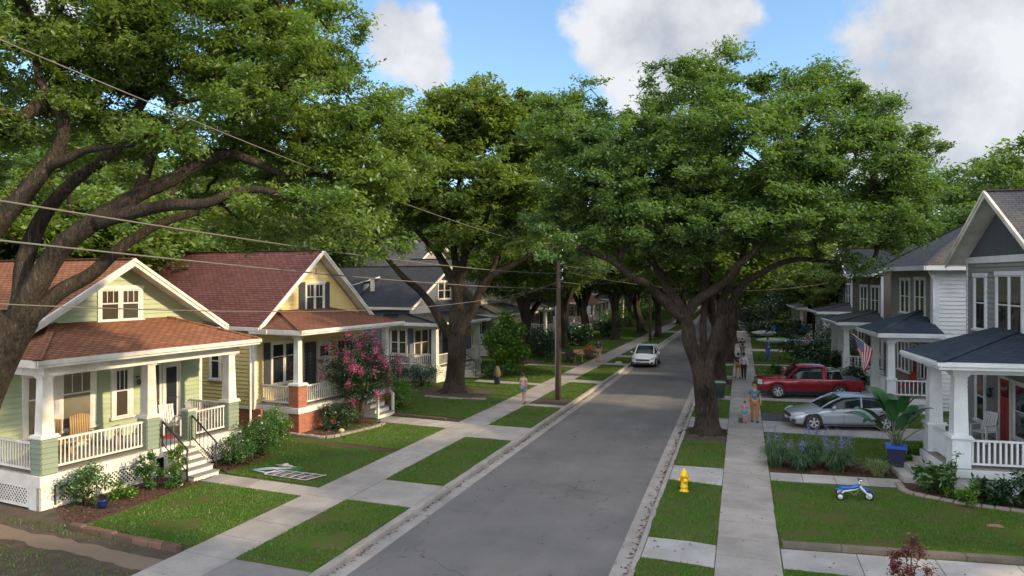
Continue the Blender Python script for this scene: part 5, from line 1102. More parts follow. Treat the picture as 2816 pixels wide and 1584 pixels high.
for i, (x, y, r_, h_, m_, lab) in enumerate([(-15.5,58,1.6,2.2,SHRUBD,'dark mounded bush beyond the second left oak'),(-17,62,1.5,1.8,SHRUBL,'green bush by the brown roofed house'),(-15,69,1.5,1.9,SHRUBD,'dark bush beside the third left oak'),(-13.8,80,1.3,1.6,SHRUBL,'bush behind the leaning oak'),(-15,90,1.7,2.6,LIMEL,'bright bush far along the left lawns'),(-12.5,112,1.6,2.2,SHRUBL,'far bush by the left sidewalk'),
    (4.2,75,1.8,2.3,SHRUBD,'dark bush by the far right sidewalk'),(6.6,62.5,2.0,2.6,SHRUBD,'big dark bush before the narrow gabled house'),(4.6,61,1.4,1.6,SHRUBD,'lower dark bush before the narrow gabled house'),(6.8,58.6,1.5,1.7,SHRUBL,'green bush left of the brown boarded house porch'),(5.4,52.6,.9,1.8,SHRUBD,'dark rose bush by the brown boarded house porch'),(4.2,53.0,.8,.9,SHRUBL,'low plants along the far bed behind the red pickup'),
    (6.1,46.5,.9,1.3,SHRUBD,'shrub below the flag'),(5.3,44.6,.6,.8,SHRUBL,'small green shrub behind the pickup tailgate'),(1.9,85,1.5,1.5,SHRUBD,'clipped hedge by the far right sidewalk'),(2.4,49.8,.55,.9,SHRUBL,'spiky plant in the round bed behind the pickup hood'),(1.6,49.6,.4,.6,LIMEL,'small bright plant in the round bed behind the pickup')]):
    shrub('garden_shrub', lab, 'shrub', (x,y,0), r_, h_, 2600, .16 if y < 60 else .22, m_)
shrub('garden_shrub', 'broad leafed plant left of the blue roofed porch corner', 'shrub', (5.55,25.1,0), .55, .85, 900, .22, SHRUBL, W=.085)
shrub('garden_shrub', 'tall thin weedy plant at the porch corner pillar', 'shrub', (6.0,24.9,0), .3, 1.45, 260, .10, SHRUBL)
shrub('garden_shrub', 'bright fern below the white pillar', 'shrub', (6.25,24.45,0), .5, .5, 900, .17, LIMEL, W=.05)
shrub('garden_shrub', 'dark broad leafed plant below the white railing', 'shrub', (7.1,24.5,0), .6, .75, 1000, .2, SHRUBD, W=.08)
shrub('garden_shrub', 'dark bushy plant at the right edge below the railing', 'shrub', (7.9,24.4,0), .6, .95, 1300, .16, SHRUBD, W=.07)
shrub('garden_shrub', 'fern behind the blue pot', 'shrub', (5.75,28.6,0), .5, .85, 900, .16, LIMEL, W=.05)
shrub('maroon_shrub', 'small maroon leafed shrub in the lower right corner', 'shrub', (3.35,17.15,0), .40, 1.15, 1300, .075, REDL, W=.035, dens=26)
# grass-like clumps
def tuft(name, label, cat, loc, n, h, spread, m, w=.03, flowers=0, group=None, fm=PURP, fh=1.0):
    t = thing(name, label, cat, loc, 0, group); mb = MB()
    for i in range(n):
        a = random.uniform(0,6.283); s = spread*random.uniform(.35,1.1); hh = h*random.uniform(.55,1.1); ww = w*random.uniform(.6,1.2); x0 = random.uniform(-.08,.08)*spread*3; y0 = random.uniform(-.08,.08)*spread*3
        ca, sa = math.cos(a), math.sin(a); pr = []
        for k in range(5):
            f = k/4; rr = s*f**1.3; z = hh*(1-(1-f)**2)*1.0-hh*.42*f**3*random.uniform(.6,1.3); wk = ww*(1-f*.85)
            pr.append(((x0+ca*rr-sa*wk/2, y0+sa*rr+ca*wk/2, z), (x0+ca*rr+sa*wk/2, y0+sa*rr-ca*wk/2, z)))
        vs = [p for q in pr for p in q]; mb.add(vs, [(2*k,2*k+1,2*k+3,2*k+2) for k in range(4)], 0, True)
    mb.build('leaves', m, t)
    if flowers:
        sm = MB(); fl = []
        for i in range(flowers):
            a = random.uniform(0,6.283); s = spread*random.uniform(.1,.75); z = h*fh*random.uniform(1.0,1.45); p = (math.cos(a)*s, math.sin(a)*s, z)
            sm.tube([(p[0]*.2,p[1]*.2,0),(p[0]*.6,p[1]*.6,z*.6),p], .006, 3); fl.append(np.array(p)+rng.normal(size=(45,3))*(.05,.05,.10))
        sm.build('stem', BLUEG, t); me = rawmesh('flower', leaves(np.concatenate(fl), .04, .03, .1), 4, fm); c = bpy.data.objects.new('flower', me); COL.objects.link(c); c.parent = t; c['kind'] = 'stuff'
    return t
tuft('flowering_clump', 'grey green clump nearest the right sidewalk in the purple flower bed', 'plant', (1.15,27.3,0), 420, .85, .70, BLUEG, .05, 6)
tuft('flowering_clump', 'low pale edged clump at the front of the purple flower bed', 'plant', (1.85,26.95,0), 400, .65, .66, BLUEG, .045, 5)
tuft('flowering_clump', 'big clump with most lavender spikes in the middle of the bed', 'plant', (3.05,27.1,0), 560, .92, .82, BLUEG, .045, 14, fh=.95)
tuft('flowering_clump', 'rear clump behind the lavender spikes', 'plant', (2.3,27.7,0), 420, .95, .7, BLUEG, .045, 8)
shrub('garden_shrub', 'large dark bush left of the pinkish house', 'shrub', (5.5,108,0), 3.6, 5.0, 5000, .32, SHRUBD, dens=60)
shrub('garden_shrub', 'large green bush farther back at the street end', 'shrub', (1.0,128,0), 4.5, 5.5, 5000, .36, SHRUBL, dens=60)
shrub('garden_shrub', 'large bush at the street end, right of the road', 'shrub', (8.5,122,0), 4.5, 6.0, 5000, .36, SHRUBD, dens=60)
for x_, y_, l_ in ((-12,146,'leftmost dark thicket across the street end'),(-6,152,'dark thicket in the middle of the street end'),(-18,135,'dark thicket behind the last left oaks'),(-24,122,'dark thicket behind the last left bungalow')): shrub('garden_shrub', l_, 'shrub', (x_,y_,0), 5.0, 6.5, 5000, .4, SHRUBL, dens=70)
shrub('garden_shrub', 'clipped hedge closing the far right sidewalk', 'shrub', (1.2,100,0), 2.4, 2.2, 3000, .25, SHRUBD)
tuft('striped_clump', 'pale striped grass clump standing alone right of the flower bed', 'plant', (4.3,26.95,0), 330, .62, .62, PALEB, .03, 2, fh=1.8)
# blue pot with big-leaved plant
t = thing('blue_planter', 'tall square blue planter beside the steps of the grey house', 'planter', (5.0,27.75,0), R(-9)); mb = MB()
mb.frus(0,0,0,.82,.44,.58); mb.build('pot', mat('navy_pot', (.008,.012,.04), .6, .1, 2), t)
mb = MB(); mb.box(-.33,.33,-.33,.33,.80,.88); mb.box(-.29,.29,-.29,.29,.88,.90); mb.build('rim', mat('blue_rim', (.02,.07,.42), .35, .1, 2), t)
def bigleaf(mb, base, az, el, ln, stalk, w):
    d = Vector((math.cos(az), math.sin(az), 0)); s = Vector((-d.y, d.x, 0)); p = Vector(base); pts = []
    for k in range(4):
        f = k/3; pts.append(p+d*stalk*math.cos(el)*f*(.5+.5*f)+Vector((0,0,stalk*math.sin(el)*f)))
    mb.tube(pts, [.03,.022,.016,.012], 6, 1); q = pts[-1]; L = []; e = el*.9
    for k in range(8):
        f = k/7; wk = w*math.sin(math.pi*min(1,f*.93+.05))**.7; e2 = e-.85*f*f; 
        if k: q = q+(d*math.cos(e2)+Vector((0,0,math.sin(e2))))*ln/7
        L += [q-s*wk/2+Vector((0,0,wk*.16)), q, q+s*wk/2+Vector((0,0,wk*.16))]
    mb.add(L, [(3*k+a,3*k+a+1,3*k+a+4,3*k+a+3) for k in range(7) for a in (0,1)], 0, True)
t = thing('banana_like_plant', 'big broad leafed plant growing in the tall blue planter', 'plant', (5.0,27.75,.88)); mb = MB()
for i in range(16): bigleaf(mb, (random.uniform(-.14,.14),random.uniform(-.14,.14),-.02), i*2.4+.3, R(random.choice([38,50,62,74,84])), random.uniform(.85,1.25), random.uniform(.6,1.25), random.uniform(.38,.55))
mb.build('leaves', [mat('big_leaf', (.03,.10,.03), .35, .15, 2, col2=(.018,.06,.02)), mat('leaf_stalk', (.10,.14,.05), .5)], t)
# crape myrtle
t = thing('crape_myrtle', 'pink blossoming crape myrtle in front of the yellow cottage porch', 'tree', (-16.35,29.6,0)); mb = MB(); q = crown_points([((0,0,2.65),(1.6,1.6,1.2),1),((-.1,0,1.75),(1.25,1.25,.65),.9)], 60, seed=4); q = q[rng.permutation(len(q))[:190]]
sk = []
for i in range(7):
    a = i*.9; sk.append(([(math.cos(a)*.10,math.sin(a)*.10,0),(math.cos(a)*.2,math.sin(a)*.2,.7),(math.cos(a)*.45,math.sin(a)*.45,1.5),(math.cos(a)*.75,math.sin(a)*.75,2.4)], .045, .018))
for C, rr in grow(sk, q, .006): mb.tube(C, rr, 6)
mb.build('trunk', BARK2, t)
idx = rng.integers(0,len(q),22000); me = rawmesh('crown', leaves(q[idx]+rng.normal(size=(22000,3))*.17, .085, .045, .4), 4, SHRUBD); c = bpy.data.objects.new('crown', me); COL.objects.link(c); c.parent = t
ctr = np.array([0,0,2.3]); out = q[np.argsort(-np.linalg.norm((q-ctr)/np.array([1.3,1.3,1.2]), axis=1))][:60]; ang = np.concatenate([o_+(o_-ctr)*.09+rng.normal(size=(70,3))*(.075,.075,.10) for o_ in out])
me = rawmesh('blossom', leaves(ang, .055, .045, .2), 4, PINK); c = bpy.data.objects.new('blossom', me); COL.objects.link(c); c.parent = t
# ------------------------------------------------------------------ poles and wires
def pole(label, x, y, h, r=.15, cond=True):
    t = thing('utility_pole', label, 'pole', (x,y,0)); mb = MB(); mb.tube([(0,0,-.1),(0,0,h*.5),(.0,0,h)], [r,r*.85,r*.7], 14); mb.build('post', WOOD, t)
    if cond:
        mb = MB(); mb.tube([(-r-.02,-.03,0),(-r-.0,-.03,h*.62)], .035, 8); mb.build('conduit', mat('grey_conduit', (.22,.22,.23), .5), t)
    mb = MB()
    for z in (h-.15, h-.75, h-1.15, h-1.6):
        mb.lathe([(.02,0),(.05,.02),(.05,.06),(.03,.08),(.045,.1),(.02,.14)], (r+.06,0,z-.07), 8); mb.box(0,r+.07,-.02,.02,z-.09,z-.06)
    mb.build('insulator', CHROME, t); return t
pole('weathered wooden utility pole in the mulch patch between left sidewalk and kerb', -9.35, 38.4, 8.1)
pole('thin far utility pole on the left verge beyond the white car', -8.95, 76.3, 8.4, .13, False)
pole('wooden utility pole on the left verge close to the camera, outside the frame', -10.2, -6, 9.2)
WIRE = mat('wire_sheath', (.13,.115,.10), .5, .1, 5)
def wire(label, p, q, sag, r=.022, name='power_line', n=30):
    P = Vector(p); Q = Vector(q); mb = MB(); pts = [P.lerp(Q, i/n)+Vector((0,0,-4*sag*(i/n)*(1-i/n))) for i in range(n+1)]; mb.tube(pts, r, 6); return tag(mb.build(name, WIRE), label, 'cable', 'power lines along the left side')
def thru(px, pole_pt, y0=-6):
    "wire from the pole through the sight line of px at the street plane, extended back to the near pole"
    return None
PL = (-9.2, 38.4)
def wire_via(label, zp, uv, d, sag, r):
    a = Vector((PL[0], PL[1], zp)); b = Vector(at(uv[0], uv[1], d)); e = a+(b-a)*1.45; e.z = b.z+(b.z-a.z)*.2+.0
    # parabola through pole, b and e
    L = (e-a); n = 44; f0 = 1/1.45; zl = a.z+(e.z-a.z)*f0; s = (zl-b.z)/(4*f0*(1-f0)); mb = MB()
    s = max(s, sag); e.z = a.z+((b.z+4*s*f0*(1-f0))-a.z)/f0
    pts = [a.lerp(e, i/n)+Vector((0,0,-4*s*(i/n)*(1-i/n))) for i in range(n+1)]; mb.tube(pts, r, 6)
    tag(mb.build('power_line', WIRE), label, 'cable', 'power lines along the left side')
wire_via('topmost power line, sloping down from the upper left corner into the leaves', 7.95, (0,100), 10.2, .75, .012)
wire_via('second power line from the top, passing over the yellow gable', 6.75, (0,505), 10.2, .50, .015)
wire_via('third power line, crossing the front of both near roofs', 5.95, (0,605), 10.2, .38, .015)
wire_via('lowest power line, crossing the green gable window', 6.35, (0,765), 10.2, 1.35, .010)
mb = MB()
def W_(p, q, s, r=.014, lab=''): wire(lab, p, q, s, r)
W_((-9.2,38.4,6.4), (-19.5,46.8,4.4), .4, .012, 'service cable from the pole to the blue grey house')
W_((-9.2,38.4,6.3), (-9.0,76.3,7.6), .7, .012, 'power line running on from the pole to the far pole')
W_((-9.2,38.4,7.2), (-9.0,76.3,8.1), .5, .012, 'upper power line between the two left poles')
W_((-9.0,76.3,8.0), (-8.4,130,8.0), .9, .02, 'power line leading on to the end of the street')
W_((-9.2,38.4,6.9), (6.5,52,6.4), .9, .007, 'service cable crossing the road to the brown boarded house')

# ------------------------------------------------------------------ wheels and cars
def car_mesh_lower(prof, L, Wd, n=56, m=None):
    pass
def wheel(parent, x, y, r, w, rimm, side, spokes=5):
    "wheel centred at x,y (axis y), outer side +/-"
    mb = MB(); mb.lathe([(r*.62,-w/2),(r*.93,-w/2),(r,-w*.32),(r,w*.32),(r*.93,w/2),(r*.62,w/2)], (0,0,0), 28, 0, 'y', ring=True)
    tyre_w = thing('wheel', None, None, (x,y,r)); tyre_w.parent = parent; mb.build('tyre', BLACK, tyre_w)
    mb = MB(); o = side*w*.40; mb.lathe([(r*.66,o-side*.08),(r*.66,o+side*.02),(r*.60,o+side*.02),(r*.56,o-side*.03)], (0,0,0), 28, 0, 'y', ring=True); mb.lathe([(.0,o+side*.015),(r*.15,o+side*.012),(r*.16,o-side*.03),(0,o-side*.03)], (0,0,0), 12, 0, 'y')
    for k in range(spokes):
        a = 2*math.pi*k/spokes+.3; c, s = math.cos(a), math.sin(a)
        for da in (-.16,.16): 
            c2, s2 = math.cos(a+da), math.sin(a+da); mb.bar((c*r*.1,o-side*.005,s*r*.1), (c2*r*.62,o,s2*r*.62), .035, .03, 0, up=(0,1,0))
    mb.build('rim', rimm, tyre_w)
    mb = MB(); mb.lathe([(0,o-side*.06),(r*.62,o-side*.06),(r*.62,o-side*.09),(0,o-side*.09)], (0,0,0), 20, 0, 'y'); mb.build('brake_disc', BLACKP, tyre_w)
    return tyre_w
def smooth_profile(K, xs):
    X = [k[0] for k in K]; out = []
    for j in range(1, len(K[0])): out.append(np.interp(xs, X, [k[j] for k in K]))
    out = np.array(out)
    for _ in range(3):
        q = out.copy(); q[:,1:-1] = .25*out[:,:-2]+.5*out[:,1:-1]+.25*out[:,2:]; out = q
    return out
def carbody(K, L, n=64, arches=(), rw=.36, mats=None, crown=.03):
    "K rows: x, half width, sill z, belt z (shoulder), top z. body lofted along x, wheel arches cut by dropping the sill line"
    xs = np.linspace(K[0][0], K[-1][0], n); xs = np.unique(np.concatenate([xs]+[a+rw*np.cos(np.linspace(0,math.pi,13)) for a in arches]))
    hw, zs, zb, zt = smooth_profile(K, xs); V = []; F = []; M = 9
    for i, x in enumerate(xs):
        s = zs[i]; arch = 0
        for a in arches:
            if abs(x-a) <= rw: arch = math.sqrt(max(0, rw*rw-(x-a)**2))+.33
        so = max(s, arch) if arch else s; w, b, t = hw[i], zb[i], zt[i]; so = min(so, b-.08)
        sec = [(0, s+.04), (w*.80, s+.04 if not arch else min(so,b-.1)), (w*.955, so), (w*.995, so+(b-so)*.35), (w*1.0, so+(b-so)*.62), (w*.985, b-.03), (w*.94, b+.01), (w*.80, b+(t-b)*.72), (w*.45, t), (0, t+crown*.3)]
        V.append(sec)
    m = len(V[0]); vs = []; 
    for i, x in enumerate(xs): vs += [(x, y, z) for y, z in V[i]]
    for i, x in enumerate(xs): vs += [(x, -y, z) for y, z in V[i]]
    k = len(xs); fs = []
    for i in range(k-1):
        for j in range(m-1):
            a, b_, c, d = i*m+j, i*m+j+1, (i+1)*m+j+1, (i+1)*m+j; fs.append((a,b_,c,d)); o = k*m; fs.append((d+o,c+o,b_+o,a+o))
    fs.append(tuple(range(m-1,-1,-1))+tuple(k*m+j for j in range(1,m-1))); e = (k-1)*m; fs.append(tuple(e+j for j in range(m))+tuple(k*m+e+j for j in range(m-2,0,-1)))
    return vs, fs, xs, hw, zb, zt
def cabin(mb, st, m=0):
    "st: stations (x, half width base, z base, half width roof, z roof)"
    vs = []; 
    for x, w0, z0, w1, z1 in st: vs += [(x,-w0,z0),(x,-(w0*.45+w1*.55),z0+(z1-z0)*.5),(x,-w1,z1-.02),(x,-w1*.85,z1+.015),(x,0,z1+.03),(x,w1*.85,z1+.015),(x,w1,z1-.02),(x,(w0*.45+w1*.55),z0+(z1-z0)*.5),(x,w0,z0)]
    k = len(st); fs = [(i*9+j,i*9+j+1,(i+1)*9+j+1,(i+1)*9+j) for i in range(k-1) for j in range(8)]; fs += [tuple(range(8,-1,-1)), tuple(range((k-1)*9,k*9))]
    mb.add(vs, fs, m, True)
RIM = mat('alloy_rim', (.55,.56,.58), .35, .05, 3, metal=.35)
CARGLASS = mat('car_glass', (.012,.018,.02), .08, .05, 1, spec=.35)
def finish(K, L, Wd, paint, t, arches, rw, wr, wy, rimm, spokes=5):
    vs, fs, xs, hw, zb, zt = carbody(K, L, arches=arches, rw=rw); mb = MB(); mb.add(vs, fs, 0, True); b = mb.build('body', paint, t)
    mb = MB()
    for a in arches: mb.lathe([(rw*1.0,-wy+.02),(rw*1.0,wy-.02)], (a,0,wr+.0), 24, 0, 'y')
    mb.box(xs[0]+.35, xs[-1]-.35, -Wd*.38, Wd*.38, .2, .55); mb.build('underbody', BLACKP, t)
    for a in arches:
        for s in (-1,1): wheel(t, a, s*(wy), wr, .22, rimm, s, spokes)
    return b
# silver sedan: local x forwards... nose at x=0, tail at x=L
def sedan(name, label, loc, rz, paint, hatch=False, L=4.8):
    t = thing(name, label, 'car', loc, rz); Wd = 1.8; h = .03
    K = [(0,.55,.30,.48,.60),(.12,.74,.22,.58,.70),(.45,.85,.20,.68,.80),(.9,.90,.19,.76,.88),(1.35,.905,.18,.84,.97),(2.2,.91,.18,.88,.98),(3.2,.91,.18,.92,1.02),(3.9,.89,.20,.94,1.06),(4.35,.82,.26,.93,1.06),(4.55,.72,.32,.86,1.0),(4.6,.62,.36,.80,.9)]
    K = [(k[0]*L/4.6,)+k[1:] for k in K]; f, r_ = .88, L-.98; finish(K, L, Wd, paint, t, (f, r_), .37, .335, .82, RIM)
    rl = 1.41 if not hatch else 1.50; mb = MB()
    st = [(1.18,.78,.90,.70,.92),(1.55,.80,.93,.66,1.16),(2.05,.82,.95,.60,rl-.03),(2.6,.82,.96,.59,rl),(3.1,.82,.98,.58,rl-.02)]
    st += [(3.55,.80,1.0,.57,rl-.08),(4.0,.76,1.02,.58,1.20),(4.28,.70,1.03,.62,1.06)] if not hatch else [(3.6,.81,1.0,.60,rl-.04),(4.0,.80,1.0,.62,rl-.12),(4.35,.76,1.02,.66,1.12)]
    st = [(q[0]*L/4.6,)+q[1:] for q in st]; cabin(mb, st); mb.build('window', CARGLASS, t)
    # painted roof, pillars
    mb = MB(); rs = [q for q in st if q[4] > rl-.14]; xa, xb = rs[0][0]-.06, rs[-1][0]+.10
    n = 12; 
    for i in range(n):
        pass
    xs_ = np.linspace(xa, xb, 12); z_ = np.interp(xs_, [q[0] for q in st], [q[4] for q in st]); w_ = np.interp(xs_, [q[0] for q in st], [q[3] for q in st]); vs = []
    for x, z, w in zip(xs_, z_, w_): vs += [(x,-w-.012,z-.03),(x,-w*.86,z+.028),(x,0,z+.045),(x,w*.86,z+.028),(x,w+.012,z-.03)]
    mb.add(vs, [(i*5+j,i*5+j+1,(i+1)*5+j+1,(i+1)*5+j) for i in range(11) for j in range(4)], 0, True)
    for s in (-1,1):
        for (i0, i1) in ((0,2),): 
            A = [(q[0], s*(q[1]+.005), q[2]) for q in st]; B = [(q[0], s*(q[3]+.008), q[4]) for q in st]
            mb.tube([A[0],B[0],B[1],B[2]], .035, 6); k = len(st)-1; mb.tube([B[k-2],B[k-1],B[k],A[k]], .05, 6); mb.tube([B[i] for i in range(2,k-1)], .03, 6)
            xm = 2.75*L/4.6; zb_ = .96; mb.bar((xm,s*.83,zb_-.02),(xm+.05,s*.60,rl-.02),.07,.04,0,up=(0,1,0)); xc = 3.62*L/4.6; mb.bar((xc+.25,s*.80,1.0),(xc-.02,s*.59,rl-.06),.10 if not hatch else .14,.04,0,up=(0,1,0))
    mb.build('roof_panel', paint, t)
    mb = MB()
    for s in (-1,1):
        for x in (2.02,2.82,3.72): mb.bar((x*L/4.6,s*.918,.30),(x*L/4.6+.02,s*.90,.92),.012,.006,0,up=(1,0,0))
        mb.bar((.9,s*.905,.24),(L-.9,s*.905,.24),.02,.05)
    mb.build('door_gap', BLACKP, t)
    for s in (-1,1):
        for x in (2.55,3.42):
            mb = MB(); mb.box(x*L/4.6,x*L/4.6+.18,s*.925-.012,s*.925+.012,.80,.83); mb.build('door_handle', CHROME, t)
        mb = MB(); mb.ell((1.62*L/4.6,s*1.0,.99),(.10,.10,.07)); mb.bar((1.66*L/4.6,s*.85,.95),(1.63*L/4.6,s*.95,.97),.03); mb.build('mirror', paint, t)
        mb = MB(); mb.add([(.10,s*.50,.585),(.10,s*.50,.66),(.50,s*.845,.755),(.46,s*.865,.655),(.14,s*.66,.57),(.3,s*.76,.72)], [(0,1,5,4),(4,5,2,3)], 0, True); 
        vs = [(.06,s*.50,.56),(.05,s*.50,.65),(.18,s*.72,.56),(.16,s*.70,.68),(.45,s*.862,.66),(.42,s*.84,.755)]; mb.add([(x-.02,y*1.012,z+.01) for x,y,z in vs], [(0,1,3,2),(2,3,5,4)], 0); mb.build('headlight', mat('lamp_glass', (.55,.57,.6), .08, .1, 3, spec=1), t)
        mb = MB(); mb.add([(L-.02,s*.55,.80),(L-.03,s*.55,.92),(L-.10,s*.78,.80),(L-.14,s*.78,.94),(L-.34,s*.87,.86),(L-.36,s*.86,.95)], [(0,1,3,2),(2,3,5,4)], 0); mb.build('taillight', mat('tail_red', (.4,.01,.01), .2), t)
    mb = MB(); mb.add([(-.01,-.48,.55),(-.02,-.48,.63),(-.02,.48,.63),(-.01,.48,.55)],[(0,1,2,3)]); 
    mb.box(-.035,.03,-.50,.50,.50,.59); mb.box(-.03,.08,-.50,.50,.27,.40); 
    for s in (-1,1): mb.box(.03,.16,s*.64-.1,s*.64+.1,.28,.42)
    mb.build('grille', BLACKP, t)
    mb = MB(); mb.box(-.05,-.036,-.16,.16,.37,.46); mb.build('number_plate', WHITE2, t)
    mb = MB(); mb.bar((1.15*L/4.6,-.5,.93),(1.45*L/4.6,.1,1.10),.015); mb.bar((1.15*L/4.6,.0,.94),(1.45*L/4.6,.6,1.09),.015); mb.build('wiper', BLACKP, t)
    return t
SILVER = mat('silver_paint', (.36,.40,.46), .28, .03, 2, metal=.3, coat=.8); WHITEC = mat('white_car_paint', (.78,.79,.81), .25, .03, 2, coat=.8); REDC = mat('crimson_paint', (.22,.006,.018), .28, .05, 2, metal=.15, coat=1)
sedan('silver_sedan', 'silver sedan parked on the right hand driveway, nose to the sidewalk', (1.90,34.67,.02), R(12), SILVER)
sedan('white_hatchback', 'white car parked at the left kerb facing the camera', (-6.95,54.4,-.1), R(90), WHITEC, True, 4.3)
# red pickup
t = thing('red_pickup', 'crimson pickup truck with a chrome grille and dark bed cover on the far driveway', 'truck', (.77,42.95,.02), R(8)); L = 5.3
K = [(0,.78,.50,.85,1.00),(.06,.84,.42,.92,1.06),(.4,.90,.38,.98,1.10),(1.5,.93,.36,1.02,1.13),(1.9,.93,.36,1.05,1.12),(3.3,.93,.36,1.06,1.10),(5.1,.93,.40,1.06,1.08),(5.28,.91,.44,1.05,1.07),(5.3,.90,.46,1.03,1.05)]
finish(K, L, 1.86, REDC, t, (.98,4.15), .43, .39, .84, RIM, 6)
mb = MB(); st = [(1.45,.84,1.08,.80,1.10),(1.75,.84,1.08,.74,1.38),(2.1,.84,1.08,.68,1.72),(2.6,.84,1.08,.67,1.76),(3.2,.84,1.08,.67,1.75),(3.42,.84,1.08,.69,1.70),(3.46,.84,1.08,.72,1.5)]; cabin(mb, st); mb.build('window', CARGLASS, t)
mb = MB(); vs = []
for x, z, w in ((2.02,1.70,.69),(2.3,1.755,.68),(2.8,1.77,.675),(3.3,1.755,.68),(3.48,1.70,.70)): vs += [(x,-w-.02,z-.05),(x,-w*.86,z+.028),(x,0,z+.045),(x,w*.86,z+.028),(x,w+.02,z-.05)]
mb.add(vs, [(i*5+j,i*5+j+1,(i+1)*5+j+1,(i+1)*5+j) for i in range(4) for j in range(4)], 0, True)
for s in (-1,1):
    mb.bar((1.42,s*.86,1.06),(2.1,s*.70,1.73),.09,.06,0,up=(0,1,0)); mb.bar((3.38,s*.87,1.06),(3.38,s*.71,1.74),.22,.05,0,up=(0,1,0)); mb.bar((2.0,s*.71,1.70),(3.4,s*.71,1.72),.06,.06)
mb.box(3.46,3.5,-.84,.84,1.0,1.72); mb.build('cab_roof', REDC, t)
mb = MB(); cabin(mb, [(3.56,.84,1.10,.76,1.48),(3.8,.84,1.10,.76,1.52),(4.15,.84,1.10,.75,1.50),(4.32,.84,1.10,.8,1.12)]); mb.build('bed_cover', CARGLASS, t)
mb = MB()
for s in (-1,1): mb.tube([(3.56,s*.78,1.48),(4.15,s*.77,1.53),(4.32,s*.82,1.12)], .03, 6)
mb.tube([(3.56,-.78,1.48),(3.56,.78,1.48)], .03, 6); mb.tube([(4.15,-.77,1.53),(4.15,.77,1.53)], .03, 6); mb.build('cover_frame', mat('silver_trim', (.35,.38,.4), .4, .1, 2, metal=.4), t)
mb = MB(); mb.box(4.34,5.2,-.72,.72,1.075,1.10); mb.build('bed_shade_panel', BLACKP, t); mb = MB(); mb.box(-.05,.03,-.55,.55,.72,1.0); mb.build('grille', CHROME, t); mb = MB(); mb.box(-.10,.08,-.88,.88,.44,.64); mb.build('bumper', REDC, t); mb = MB(); mb.box(5.28,5.4,-.88,.88,.48,.64); mb.build('rear_bumper', BLACKP, t)  # flat dark panel on the closed body stands in for the shaded open bed
for s in (-1,1):
    mb = MB(); mb.box(-.04,.16,s*.74-.13,s*.74+.155,.76,1.0); mb.build('headlight', MATS['lamp_glass'], t); mb = MB(); mb.box(5.24,5.32,s*.88-.05,s*.88+.06,.74,1.02); mb.build('taillight', MATS['tail_red'], t)
    mb = MB(); mb.box(1.72,1.88,s*1.04-.09,s*1.04+.09,1.10,1.30); mb.bar((1.85,s*.86,1.12),(1.8,s*.98,1.15),.03); mb.build('mirror', BLACKP, t)
    mb = MB(); mb.box(3.0,3.2,s*.945-.012,s*.945+.015,.96,1.0); mb.build('door_handle', CHROME, t)
    mb = MB(); mb.bar((1.98,s*.94,.42),(1.98,s*.925,1.04),.012,.006,0,up=(1,0,0)); mb.bar((3.36,s*.94,.42),(3.36,s*.925,1.04),.012,.006,0,up=(1,0,0)); mb.bar((3.52,s*.94,.42),(3.52,s*.925,1.04),.02,.006,0,up=(1,0,0)); mb.bar((1.5,s*.935,.40),(3.6,s*.935,.40),.03,.06); mb.build('door_gap', BLACKP, t)
# ------------------------------------------------------------------ people
def applied(o):
    dg = bpy.context.evaluated_depsgraph_get(); me = bpy.data.meshes.new_from_object(o.evaluated_get(dg)); return me
def skin(name, chains, mat_, parent, extra=None, sub=1):
    "chains: lists of (x,y,z,r); chains share a joint when the coordinates match"
    V = []; E = []; Rr = []; key = {}
    for ch in chains:
        prev = None
        for (x,y,z,r) in ch:
            k = (round(x,4),round(y,4),round(z,4))
            if k not in key: key[k] = len(V); V.append((x,y,z)); Rr.append(r)
            if prev is not None: E.append((prev, key[k]))
            prev = key[k]
    me = bpy.data.meshes.new(name); me.from_pydata(V, E, []); o = bpy.data.objects.new(name, me); COL.objects.link(o)
    m = o.modifiers.new('skin', 'SKIN'); m.use_smooth_shade = True; sv = me.skin_vertices[0].data
    for i, r in enumerate(Rr): sv[i].radius = (r, r); sv[i].use_root = (i == 0)
    s = o.modifiers.new('sub', 'SUBSURF'); s.levels = sub; s.render_levels = sub
    me2 = applied(o); bpy.data.objects.remove(o)
    o = bpy.data.objects.new(name, me2); me2.name = name
    me2.materials.clear(); me2.materials.append(mat_); COL.objects.link(o); o.parent = parent
    if extra:
        n0 = len(me2.vertices); vs = [tuple(v.co) for v in me2.vertices]; fs = [tuple(p.vertices) for p in me2.polygons]
        mb = MB(); mb.add(vs, fs, 0, True); extra(mb); ob = mb.build(name, mat_, parent); bpy.data.objects.remove(o); o = ob
    return o
